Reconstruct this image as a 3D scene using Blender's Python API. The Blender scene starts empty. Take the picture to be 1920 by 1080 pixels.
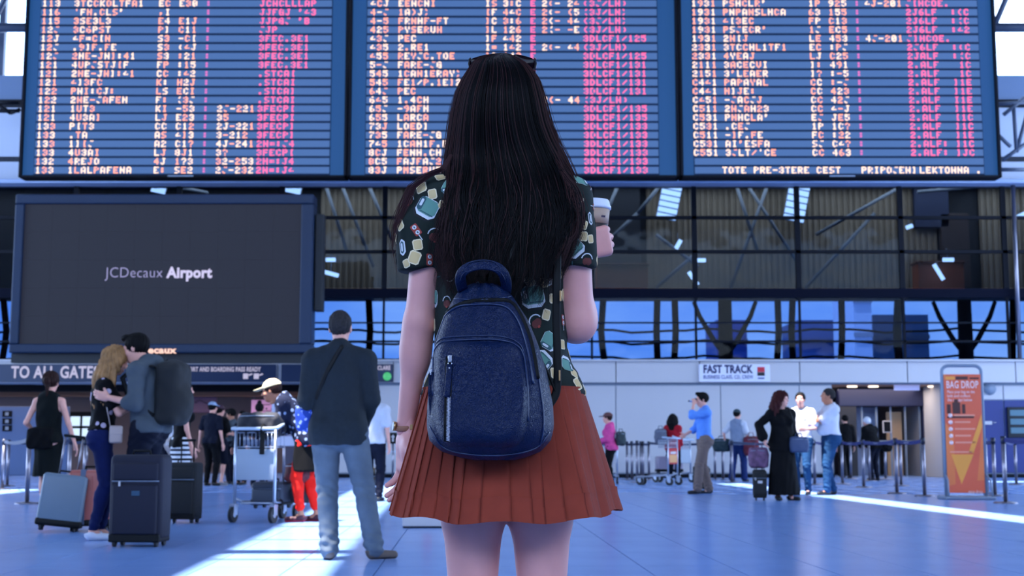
import bpy, bmesh, math, random
import numpy as np
from mathutils import Vector, Matrix, noise
from mathutils.bvhtree import BVHTree

random.seed(7); np.random.seed(7)
SC = bpy.context.scene
COL = SC.collection
PI = math.pi
R = math.radians

# ------------------------------------------------------------------ camera, sky, sun, exposure
FPX = 2500.0; TANP = 0.12; CAMH = 0.81
PITCH = math.atan(TANP); CP, SP = math.cos(PITCH), math.sin(PITCH)
cam_d = bpy.data.cameras.new('camera'); cam = bpy.data.objects.new('camera', cam_d); COL.objects.link(cam)
cam.location = (0, 0, CAMH); cam.rotation_euler = (PI/2+PITCH, 0, 0)
cam_d.sensor_width = 36; cam_d.lens = FPX/1920*36
cam_d.dof.use_dof = True; cam_d.dof.focus_distance = 2.84; cam_d.dof.aperture_fstop = 9.5
cam_d.clip_end = 500
SC.camera = cam
SC.view_settings.view_transform = 'Standard'; SC.view_settings.look = 'None'
SC.view_settings.gamma = 1; SC.view_settings.use_curve_mapping = False
EXPO = 1.5
SC.view_settings.exposure = EXPO
ES = 2**-EXPO     # keeps screens and lamps at their own brightness under this exposure
try:
    SC.cycles.use_denoising = True
    SC.cycles.max_bounces = 8; SC.cycles.transparent_max_bounces = 16
    SC.cycles.sample_clamp_indirect = 6
    SC.cycles.caustics_reflective = False; SC.cycles.caustics_refractive = False
except Exception: pass

W = bpy.data.worlds.new('world'); SC.world = W; W.use_nodes = True
def build_world():
    nt = W.node_tree; nt.nodes.clear(); N = nt.nodes; L = nt.links
    out = N.new('ShaderNodeOutputWorld'); bg = N.new('ShaderNodeBackground')
    tc = N.new('ShaderNodeTexCoord'); mp = N.new('ShaderNodeMapping'); mp.inputs['Scale'].default_value = (2.2, 2.2, 7)
    nz = N.new('ShaderNodeTexNoise'); nz.inputs['Scale'].default_value = 1.6; nz.inputs['Detail'].default_value = 5
    cr = N.new('ShaderNodeValToRGB'); cr.color_ramp.elements[0].position = .46; cr.color_ramp.elements[1].position = .66
    mx = N.new('ShaderNodeMix'); mx.data_type = 'RGBA'
    mx.inputs['A'].default_value = (0.32, 0.54, 0.96, 1); mx.inputs['B'].default_value = (0.88, 0.96, 1.08, 1)
    L.new(tc.outputs['Generated'], mp.inputs['Vector']); L.new(mp.outputs['Vector'], nz.inputs['Vector'])
    L.new(nz.outputs['Fac'], cr.inputs['Fac']); L.new(cr.outputs['Color'], mx.inputs['Factor'])
    L.new(mx.outputs['Result'], bg.inputs['Color']); bg.inputs['Strength'].default_value = 3.0
    L.new(bg.outputs['Background'], out.inputs['Surface'])
build_world()
SUN_DIR = Vector((.25, .20, -.947)).normalized()
sd = bpy.data.lights.new('sun', 'SUN'); sd.energy = 10; sd.angle = R(.55); sd.color = (1, .96, .93)
sun = bpy.data.objects.new('sun', sd); COL.objects.link(sun); sun.rotation_euler = SUN_DIR.to_track_quat('-Z', 'Y').to_euler()
def area(name, loc, size, energy, color, rot=(0, 0, 0)):
    d = bpy.data.lights.new(name, 'AREA'); d.shape = 'RECTANGLE'; d.size, d.size_y = size; d.energy = energy; d.color = color
    o = bpy.data.objects.new(name, d); COL.objects.link(o); o.location = loc; o.rotation_euler = rot; return o
area('gallery_fill', (0, 38.4, 8.6), (34, 1.6), 430, (1, .95, .9))  # added fill so the made-up gallery can be seen
area('passage_light', (-12, 40.6, 2.42), (13, 4), 95, (1, .80, .66))
area('vestibule_light', (10.4, 38.4, 2.5), (2.6, 1.2), 22, (1, .86, .75))

# ------------------------------------------------------------------ projection helpers (photo pixels <-> world)
def ray(px, py):
    u = (px-960)/FPX; v = (540-py)/FPX
    return Vector((u, CP - v*SP, SP + v*CP))
def P(px, py, d):
    r = ray(px, py); s = d/r.y
    return Vector((r.x*s, d, CAMH + r.z*s))
def G(px, py):
    r = ray(px, py); s = -CAMH/r.z
    return Vector((r.x*s, r.y*s, 0))

# ------------------------------------------------------------------ materials
def lin(c):
    c = c/255.0
    return c/12.92 if c <= .04045 else ((c+.055)/1.055)**2.4
def rgb(c): return (lin(c[0]), lin(c[1]), lin(c[2]), 1)
MATS = {}
def mat(name, c, rough=.6, metal=0, spec=.5, emit=None, es=0, noise_s=None, noise_a=.15, bump=None, bs=.3, bd=.01, coat=0, alpha=1, trans=0, sheen=0):
    if name in MATS: return MATS[name]
    m = bpy.data.materials.new(name); m.use_nodes = True; nt = m.node_tree; N = nt.nodes; L = nt.links
    b = N['Principled BSDF']; b.inputs['Base Color'].default_value = rgb(c)
    b.inputs['Roughness'].default_value = rough; b.inputs['Metallic'].default_value = metal
    b.inputs['Specular IOR Level'].default_value = spec; b.inputs['Coat Weight'].default_value = coat
    b.inputs['Alpha'].default_value = alpha; b.inputs['Transmission Weight'].default_value = trans
    b.inputs['Sheen Weight'].default_value = sheen
    if emit: b.inputs['Emission Color'].default_value = rgb(emit); b.inputs['Emission Strength'].default_value = es*ES
    tc = None
    if noise_s or bump: tc = N.new('ShaderNodeTexCoord')
    if noise_s:
        nz = N.new('ShaderNodeTexNoise'); nz.inputs['Scale'].default_value = noise_s; nz.inputs['Detail'].default_value = 4
        L.new(tc.outputs['Object'], nz.inputs['Vector'])
        mr = N.new('ShaderNodeMapRange'); mr.inputs['From Min'].default_value = .3; mr.inputs['From Max'].default_value = .7
        mr.inputs['To Min'].default_value = 1-noise_a; mr.inputs['To Max'].default_value = 1+noise_a
        hs = N.new('ShaderNodeHueSaturation'); hs.inputs['Color'].default_value = rgb(c)
        L.new(nz.outputs['Fac'], mr.inputs['Value']); L.new(mr.outputs['Result'], hs.inputs['Value']); L.new(hs.outputs['Color'], b.inputs['Base Color'])
    if bump:
        nz = N.new('ShaderNodeTexNoise'); nz.inputs['Scale'].default_value = bump; nz.inputs['Detail'].default_value = 3
        L.new(tc.outputs['Object'], nz.inputs['Vector'])
        bp = N.new('ShaderNodeBump'); bp.inputs['Strength'].default_value = bs; bp.inputs['Distance'].default_value = bd
        L.new(nz.outputs['Fac'], bp.inputs['Height']); L.new(bp.outputs['Normal'], b.inputs['Normal'])
    MATS[name] = m; return m
def emis(name, c, s):
    if name in MATS: return MATS[name]
    m = bpy.data.materials.new(name); m.use_nodes = True; N = m.node_tree.nodes; b = N['Principled BSDF']
    b.inputs['Base Color'].default_value = (0, 0, 0, 1); b.inputs['Emission Color'].default_value = rgb(c); b.inputs['Emission Strength'].default_value = s*ES
    MATS[name] = m; return m

# ------------------------------------------------------------------ mesh building
def newobj(name, me, parent=None, loc=None):
    o = bpy.data.objects.new(name, me); COL.objects.link(o)
    if parent: o.parent = parent
    if loc is not None: o.location = loc
    return o
def empty(name, loc, rz=0, label=None, cat=None, group=None):
    o = bpy.data.objects.new(name, None); COL.objects.link(o); o.location = loc; o.rotation_euler = (0, 0, rz); o.empty_display_size = .1
    tag(o, label, cat, group); return o
def tag(o, label=None, cat=None, group=None, kind=None):
    if label: o['label'] = label
    if cat: o['category'] = cat
    if group: o['group'] = group
    if kind: o['kind'] = kind
    return o
def cptree(o, parent=None):
    c = o.copy(); COL.objects.link(c)
    if parent: c.parent = parent
    for ch in list(o.children): cptree(ch, c)
    return c

class MB:
    def __init__(self): self.bm = bmesh.new(); self.mats = []
    def mi(self, m):
        if m is None: return 0
        if m not in self.mats: self.mats.append(m)
        return self.mats.index(m)
    def _fin(self, verts, m, smooth=False):
        i = self.mi(m); fs = set()
        for v in verts:
            for f in v.link_faces: fs.add(f)
        for f in fs: f.material_index = i; f.smooth = smooth
    def box(self, c, h, m=None, bev=0, seg=2, rot=None, smooth=False):
        """box centred at c with half sizes h"""
        t = bmesh.new(); bmesh.ops.create_cube(t, size=2)
        for v in t.verts: v.co = Vector((v.co.x*h[0], v.co.y*h[1], v.co.z*h[2]))
        if bev: bmesh.ops.bevel(t, geom=list(t.edges), offset=min(bev, min(h)*.98), segments=seg, affect='EDGES', profile=.5)
        M = Matrix.Translation(Vector(c)) @ (rot.to_4x4() if rot is not None else Matrix.Identity(4))
        for v in t.verts: v.co = M @ v.co
        i = self.mi(m)
        for f in t.faces: f.material_index = i; f.smooth = bool(bev and smooth)
        me = bpy.data.meshes.new('t'); t.to_mesh(me); t.free(); self.bm.from_mesh(me); bpy.data.meshes.remove(me)
        return self
    def bb(self, a, b, m=None, bev=0, **k):
        return self.box([(a[i]+b[i])/2 for i in range(3)], [abs(b[i]-a[i])/2 for i in range(3)], m, bev, **k)
    def cyl(self, a, b, r, r2=None, m=None, n=12, caps=True, smooth=True):
        a = Vector(a); b = Vector(b); r2 = r if r2 is None else r2
        z = (b-a).normalized(); x = z.orthogonal().normalized(); y = z.cross(x)
        va = [self.bm.verts.new(a+(x*math.cos(2*PI*k/n)+y*math.sin(2*PI*k/n))*r) for k in range(n)]
        vb = [self.bm.verts.new(b+(x*math.cos(2*PI*k/n)+y*math.sin(2*PI*k/n))*r2) for k in range(n)]
        i = self.mi(m)
        for k in range(n):
            f = self.bm.faces.new((va[k], va[(k+1) % n], vb[(k+1) % n], vb[k])); f.material_index = i; f.smooth = smooth
        if caps:
            f = self.bm.faces.new(va[::-1]); f.material_index = i; f = self.bm.faces.new(vb); f.material_index = i
        return self
    def tube(self, pts, r, m=None, n=8, closed=False, flat=None, up=None, nrm=None):
        """swept tube, r float or list; flat=(w,t) rectangular-ish ellipse with width direction up"""
        pts = [Vector(p) for p in pts]; N = len(pts); rings = []; i = self.mi(m)
        prev = None
        for k, p in enumerate(pts):
            if closed: t = (pts[(k+1) % N]-pts[k-1]).normalized()
            else: t = (pts[min(k+1, N-1)]-pts[max(k-1, 0)]).normalized()
            if nrm is not None: x = t.cross(Vector(nrm)).normalized()
            elif up is not None: x = t.cross(Vector(up)).normalized(); x = t.cross(x).normalized()
            elif prev is None: x = t.orthogonal().normalized()
            else: x = (prev - t*prev.dot(t)).normalized()
            prev = x; y = t.cross(x)
            rr = r[k] if isinstance(r, (list, tuple)) else r
            w, th = (flat if flat else (rr, rr))
            rings.append([self.bm.verts.new(p + x*math.cos(2*PI*j/n)*w + y*math.sin(2*PI*j/n)*th) for j in range(n)])
        M = N if closed else N-1
        for k in range(M):
            A, B = rings[k], rings[(k+1) % N]
            for j in range(n):
                f = self.bm.faces.new((A[j], A[(j+1) % n], B[(j+1) % n], B[j])); f.material_index = i; f.smooth = True
        if not closed:
            f = self.bm.faces.new(rings[0][::-1]); f.material_index = i; f = self.bm.faces.new(rings[-1]); f.material_index = i
        return self
    def lathe(self, prof, m=None, n=24, c=(0, 0, 0), axis=None):
        i = self.mi(m); rings = []; c = Vector(c)
        for r, z in prof: rings.append([self.bm.verts.new(c+Vector((r*math.cos(2*PI*j/n), r*math.sin(2*PI*j/n), z))) for j in range(n)])
        for A, B in zip(rings, rings[1:]):
            for j in range(n):
                f = self.bm.faces.new((A[j], A[(j+1) % n], B[(j+1) % n], B[j])); f.material_index = i; f.smooth = True
        for rg, fl in ((rings[0], True), (rings[-1], False)):
            f = self.bm.faces.new(rg[::-1] if fl else rg); f.material_index = i
        return self
    def quad(self, p, m=None):
        f = self.bm.faces.new([self.bm.verts.new(Vector(q)) for q in p]); f.material_index = self.mi(m); return self
    def rings(self, rs, m=None, cap=True, smooth=True, closed=True):
        i = self.mi(m); V = [[self.bm.verts.new(Vector(p)) for p in r] for r in rs]; n = len(V[0])
        for A, B in zip(V, V[1:]):
            for j in range(n if closed else n-1):
                f = self.bm.faces.new((A[j], A[(j+1) % n], B[(j+1) % n], B[j])); f.material_index = i; f.smooth = smooth
        if cap: self.bm.faces.new(V[0][::-1]).material_index = i; self.bm.faces.new(V[-1]).material_index = i
        return self
    def prism(self, poly, y0, y1, m=None):
        """poly: (x,z) list extruded along y"""
        i = self.mi(m)
        A = [self.bm.verts.new((x, y0, z)) for x, z in poly]; B = [self.bm.verts.new((x, y1, z)) for x, z in poly]; n = len(poly)
        for k in range(n): self.bm.faces.new((A[k], A[(k+1) % n], B[(k+1) % n], B[k])).material_index = i
        self.bm.faces.new(A[::-1]).material_index = i; self.bm.faces.new(B).material_index = i
        return self
    def mesh(self, name='m'):
        bmesh.ops.recalc_face_normals(self.bm, faces=list(self.bm.faces))
        me = bpy.data.meshes.new(name); self.bm.to_mesh(me); self.bm.free()
        for m in self.mats: me.materials.append(m)
        return me
    def obj(self, name, parent=None, mat=None, loc=None):
        me = self.mesh(name)
        if mat: me.materials.clear(); me.materials.append(mat)
        return newobj(name, me, parent, loc)
def struct(name, mb, m=None, parent=None):
    o = mb.obj(name, parent, m)
    if parent is None: o['kind'] = 'structure'
    return o

def text_mesh(s, size, m, align='CENTER', bold=0, ext=.002, xs=1.0):
    cu = bpy.data.curves.new('txt', 'FONT'); cu.body = s; cu.size = size; cu.align_x = align; cu.align_y = 'CENTER'; cu.extrude = ext; cu.offset = bold
    cu.space_character = 1.0 if not bold else 1.06
    cu.resolution_u = 3
    o = bpy.data.objects.new('txt', cu); COL.objects.link(o)
    dg = bpy.context.evaluated_depsgraph_get(); me = bpy.data.meshes.new_from_object(o.evaluated_get(dg))
    bpy.data.objects.remove(o); bpy.data.curves.remove(cu)
    for v in me.vertices: v.co = Vector((v.co.x*xs, -v.co.z, v.co.y))    # stand up, facing -Y
    me.materials.clear(); me.materials.append(m); return me
def fit_text(name, s, x0, x1, y, z, size, m, parent, bold=0):
    me = text_mesh(s, size, m, align='LEFT', bold=bold); xs = [v.co.x for v in me.vertices]; k = (x1-x0)/(max(xs)-min(xs)); a = min(xs)
    for v in me.vertices: v.co.x = (v.co.x-a)*k
    return newobj(name, me, parent, (x0, y, z))
def text(name, s, loc, size, m, parent=None, **k):
    o = newobj(name, text_mesh(s, size, m, **k), parent, loc); return o

# ------------------------------------------------------------------ signed distance modelling
def smin(a, b, k):
    if k <= 0: return np.minimum(a, b)
    h = np.clip(.5+.5*(b-a)/k, 0, 1)
    return b*(1-h)+a*h - k*h*(1-h)
class Field:
    def __init__(s, lo, hi, h):
        s.lo = np.array(lo, float); s.h = h
        s.n = np.ceil((np.array(hi)-s.lo)/h).astype(int)+1
        s.ax = [(s.lo[i]+np.arange(s.n[i])*h).astype(np.float32) for i in range(3)]
        s.F = np.ones(s.n, np.float32)
    def _sl(s, lo, hi, mg):
        a = np.maximum(((np.array(lo)-mg-s.lo)/s.h).astype(int), 0); b = np.minimum(((np.array(hi)+mg-s.lo)/s.h).astype(int)+2, s.n)
        if (b <= a).any(): return None
        return tuple(slice(a[i], b[i]) for i in range(3))
    def _xyz(s, sl): return s.ax[0][sl[0]][:, None, None], s.ax[1][sl[1]][None, :, None], s.ax[2][sl[2]][None, None, :]
    def put(s, d, sl, k, op):
        if op == 'u': s.F[sl] = smin(s.F[sl], d, k)
        elif op == 's': s.F[sl] = -smin(-s.F[sl], d, k)
    def cone(s, a, b, r1, r2, k=.02, sq=None, op='u'):
        a = np.array(a, float); b = np.array(b, float); rm = max(r1, r2); mg = k+3*s.h
        sl = s._sl(np.minimum(a, b)-rm, np.maximum(a, b)+rm, mg)
        if sl is None: return s
        X, Y, Z = s._xyz(sl); ba = b-a; L2 = float(ba@ba)+1e-9
        px, py, pz = X-a[0], Y-a[1], Z-a[2]
        t = np.clip((px*ba[0]+py*ba[1]+pz*ba[2])/L2, 0, 1)
        vx, vy, vz = px-t*ba[0], py-t*ba[1], pz-t*ba[2]
        d2 = vx*vx+vy*vy+vz*vz
        if sq is not None:
            n, kk = sq; n = np.array(n, float); n /= np.linalg.norm(n); vn = vx*n[0]+vy*n[1]+vz*n[2]; d2 = d2+(kk*kk-1)*vn*vn
        s.put((np.sqrt(d2)-(r1+(r2-r1)*t)).astype(np.float32), sl, k, op); return s
    def ell(s, c, r, k=.02, Rm=None, op='u'):
        c = np.array(c, float); r = np.array(r, float); rm = r.max() if Rm is not None else r
        sl = s._sl(c-rm, c+rm, k+3*s.h)
        if sl is None: return s
        X, Y, Z = s._xyz(sl); q = [X-c[0], Y-c[1], Z-c[2]]
        if Rm is not None:
            M = np.array(Rm.transposed()); q = [M[i][0]*q[0]+M[i][1]*q[1]+M[i][2]*q[2] for i in range(3)]
        k0 = np.sqrt((q[0]/r[0])**2+(q[1]/r[1])**2+(q[2]/r[2])**2); k1 = np.sqrt((q[0]/r[0]**2)**2+(q[1]/r[1]**2)**2+(q[2]/r[2]**2)**2)+1e-6
        s.put((k0*(k0-1)/k1).astype(np.float32), sl, k, op); return s
    def box(s, c, hf, rd=.01, k=.0, Rm=None, op='u'):
        c = np.array(c, float); hf = np.array(hf, float); rm = np.full(3, np.linalg.norm(hf)) if Rm is not None else hf
        sl = s._sl(c-rm, c+rm, k+3*s.h)
        if sl is None: return s
        X, Y, Z = s._xyz(sl); q = [X-c[0], Y-c[1], Z-c[2]]
        if Rm is not None:
            M = np.array(Rm.transposed()); q = [M[i][0]*q[0]+M[i][1]*q[1]+M[i][2]*q[2] for i in range(3)]
        q = [np.abs(q[i])-(hf[i]-rd) for i in range(3)]
        d = np.sqrt(sum(np.maximum(x, 0)**2 for x in q))+np.minimum(np.maximum(np.maximum(q[0], q[1]), q[2]), 0)-rd
        s.put(d.astype(np.float32), sl, k, op); return s
    def plane(s, p, n):
        """keep the side where (x-p).n < 0"""
        n = np.array(n, float); n /= np.linalg.norm(n)
        X, Y, Z = s.ax[0][:, None, None], s.ax[1][None, :, None], s.ax[2][None, None, :]
        s.F = np.maximum(s.F, ((X-p[0])*n[0]+(Y-p[1])*n[1]+(Z-p[2])*n[2]).astype(np.float32)); return s
    def mesh(s):
        F = s.F; F[0] = 1; F[-1] = 1; F[:, 0] = 1; F[:, -1] = 1; F[:, :, 0] = 1; F[:, :, -1] = 1
        I = F < 0; nx, ny, nz = F.shape
        c = np.zeros((nx-1, ny-1, nz-1), np.uint8)
        for dx in (0, 1):
            for dy in (0, 1):
                for dz in (0, 1): c += I[dx:nx-1+dx, dy:ny-1+dy, dz:nz-1+dz]
        act = (c > 0) & (c < 8); idx = np.argwhere(act)
        imap = np.full(act.shape, -1, np.int32); imap[act] = np.arange(len(idx))
        g = lambda dx, dy, dz: F[idx[:, 0]+dx, idx[:, 1]+dy, idx[:, 2]+dz]
        cn = [(a, b, d) for a in (0, 1) for b in (0, 1) for d in (0, 1)]; val = {q: g(*q) for q in cn}
        acc = np.zeros((len(idx), 3)); cnt = np.zeros(len(idx))
        for q in cn:
            for ax in range(3):
                if q[ax] == 0:
                    q2 = list(q); q2[ax] = 1; q2 = tuple(q2); v0, v1 = val[q], val[q2]; m = (v0 < 0) != (v1 < 0)
                    t = np.where(m, v0/np.where(m, v0-v1, 1), 0); pt = np.tile(np.array(q, float), (len(idx), 1)); pt[:, ax] = t
                    acc[m] += pt[m]; cnt[m] += 1
        V = (idx+acc/np.maximum(cnt, 1)[:, None])*s.h+s.lo
        Q = []
        for ax in range(3):
            A = np.moveaxis(I, ax, 0); ch = A[:-1] != A[1:]; ch = ch[:, 1:-1, 1:-1]; e = np.argwhere(ch); sg = A[:-1][:, 1:-1, 1:-1][ch]
            e = e+np.array([0, 1, 1]); o = [(0, -1, -1), (0, 0, -1), (0, 0, 0), (0, -1, 0)]
            im = np.moveaxis(imap, ax, 0); q = np.stack([im[e[:, 0]+a, e[:, 1]+b, e[:, 2]+d] for a, b, d in o], 1)
            fl = sg if ax != 1 else ~sg
            q[~fl] = q[~fl][:, ::-1]; Q.append(q)
        return V, np.concatenate(Q)
def np_normals(V, Q):
    n = np.cross(V[Q[:, 2]]-V[Q[:, 0]], V[Q[:, 3]]-V[Q[:, 1]]); N = np.zeros_like(V)
    for j in range(4): np.add.at(N, Q[:, j], n)
    return N/(np.linalg.norm(N, axis=1)[:, None]+1e-12)
def mk_mesh(name, V, Q, mats, mi=None, smooth=True):
    me = bpy.data.meshes.new(name); me.vertices.add(len(V)); me.vertices.foreach_set('co', np.ascontiguousarray(V, np.float32).ravel())
    me.loops.add(Q.size); me.loops.foreach_set('vertex_index', np.ascontiguousarray(Q, np.int32).ravel())
    me.polygons.add(len(Q)); me.polygons.foreach_set('loop_start', np.arange(0, Q.size, Q.shape[1], dtype=np.int32))
    if mi is not None: me.polygons.foreach_set('material_index', np.ascontiguousarray(mi, np.int32))
    me.update(calc_edges=True)
    if smooth: me.shade_smooth()
    for m in (mats if isinstance(mats, (list, tuple)) else [mats]): me.materials.append(m)
    return me
def smoothv(V, Q, it=1, f=.5):
    for _ in range(it):
        A = np.zeros_like(V); c = np.zeros(len(V))
        for j in range(4):
            np.add.at(A, Q[:, j], V[Q[:, (j+1) % 4]]+V[Q[:, (j-1) % 4]]); np.add.at(c, Q[:, j], 2)
        V = V*(1-f)+A/c[:, None]*f
    return V
# ------------------------------------------------------------------ people
M_skin = mat('skin', (216, 156, 138), .5, spec=.35, noise_s=14, noise_a=.05)
M_skin_tan = mat('skin_tan', (176, 118, 92), .5, spec=.35, noise_s=14, noise_a=.06)
M_eye = mat('eye', (30, 24, 24), .2)
M_lip = mat('lip', (170, 104, 100), .45)
def head_mesh(h=.006, female=False):
    f = Field((-.11, -.14, -.15), (.11, .15, .15), h)
    f.ell((0, -.018, .035), (.073, .094, .088), .0)
    f.ell((0, .03, -.035), (.058, .064, .075), .03)
    f.ell((0, .055, -.088), (.026 if female else .032, .028, .022), .03)
    f.ell((0, .073, .03), (.052, .022, .03), .02)
    f.cone((0, .088, .018), (0, .112, -.018), .007, .0125, .012)
    f.ell((0, .098, -.02), (.017, .012, .009), .008)
    for s in (-1, 1):
        f.ell((s*.031, .104, .012), (.017, .014, .012), .012, op='s')
        f.ell((s*.042, .062, -.02), (.024, .022, .022), .02)
        f.ell((s*.0745, -.008, .0), (.009, .019, .031), .005)
        f.ell((s*.031, .080, .012), (.013, .013, .011), .002)
    f.ell((0, .092, -.055), (.022, .009, .0055), .004); f.ell((0, .090, -.065), (.018, .009, .006), .004)
    f.cone((0, -.01, -.15), (0, -.015, -.04), .052 if not female else .045, .05, .03)
    V, Q = f.mesh(); V = smoothv(V, Q, 1, .4)
    c = V[Q].mean(1); mi = np.zeros(len(Q), int)
    e = (np.minimum(np.abs(c[:, 0]-.031), np.abs(c[:, 0]+.031)) < .009) & (np.abs(c[:, 2]-.012) < .006) & (c[:, 1] > .08)
    mi[e] = 1
    mi[(np.abs(c[:, 0]) < .02) & (np.abs(c[:, 2]+.06) < .009) & (c[:, 1] > .088)] = 2
    return V, Q, mi
def hand_mesh(curl=.3, h=.0045, spread=0, thumb=.0):
    f = Field((-.09, -.06, -.06), (.1, .11, .21), h)
    f.box((0, 0, .048), (.039, .0145, .046), .013, .01); f.cone((0, 0, -.05), (0, 0, .025), .023, .026, .02, sq=((0, 1, 0), 1.35))
    f.ell((.022, .01, .035), (.018, .014, .03), .012)
    for k, (x, l) in enumerate(((.0295, .074), (.01, .083), (-.0095, .077), (-.028, .06))):
        p = np.array((x, 0, .085+(0, .004, .002, -.006)[k])); a = 0; sx = spread*(1.5-k)*.12; r = .0094
        for j, fr in enumerate((.46, .3, .24)):
            a += curl*(.8, 1.1, .8)[j]
            q = p+np.array((sx*math.cos(a), math.sin(a), math.cos(a)))*l*fr
            f.cone(p, q, r, r-.001, .004); p = q; r -= .001
    a = .25+thumb; p = np.array((.03, .006, .02)); q = p+np.array((.7, .25+thumb, .65))*.045; f.cone(p, q, .0135, .0105, .012)
    q2 = q+np.array((.42-thumb*.7, .3+thumb, .85))*.034; f.cone(q, q2, .0105, .0085, .004)
    return f.mesh()
HEADS = {}; HANDS = {}
def get_head(fem, h):
    k = (fem, h)
    if k not in HEADS: HEADS[k] = head_mesh(h, fem)
    return HEADS[k]
def get_hand(curl, h, spread=0, thumb=0):
    k = (round(curl, 2), h, spread, thumb)
    if k not in HANDS: HANDS[k] = hand_mesh(curl, h, spread, thumb)
    return HANDS[k]
def ik(S, W, l1, l2, hint):
    S = Vector(S); W = Vector(W); d = W-S; L = d.length
    if L > (l1+l2)*.995: d = d*((l1+l2)*.995/L); W = S+d; L = d.length
    a = (l1*l1-l2*l2+L*L)/(2*L); hgt = math.sqrt(max(l1*l1-a*a, 0)); u = d.normalized()
    v = Vector(hint); v = (v-u*v.dot(u)).normalized()
    return S+u*a+v*hgt, W
def euler3(yaw=0, pitch=0, roll=0):
    return (Matrix.Rotation(yaw, 3, 'Z') @ Matrix.Rotation(-pitch, 3, 'X') @ Matrix.Rotation(roll, 3, 'Y'))
def folds(V, Q, amp, kind, sc=1.0):
    N = np_normals(V, Q); x, y, z = V[:, 0], V[:, 1], V[:, 2]
    if kind == 'drape': w = np.sin(x*38+2*np.sin(z*5)+y*20)*.6+np.sin(x*71+z*9-y*33+1.7)*.4
    elif kind == 'legs':
        kn = np.exp(-((z-.5)/.09)**2)*.9+np.exp(-((z-.13)/.1)**2)*1.5+np.exp(-((z-.88)/.07)**2)*.8+.25
        w = (np.sin(z*95+x*30+3*np.sin(y*25))*.6+np.sin(z*55-x*60+1)*.5)*kn
    else: w = np.sin(z*40+x*35+2*np.sin(y*18))*.5+np.sin(x*50-z*30+y*30)*.5
    return V+N*(w*amp)[:, None]

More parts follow.
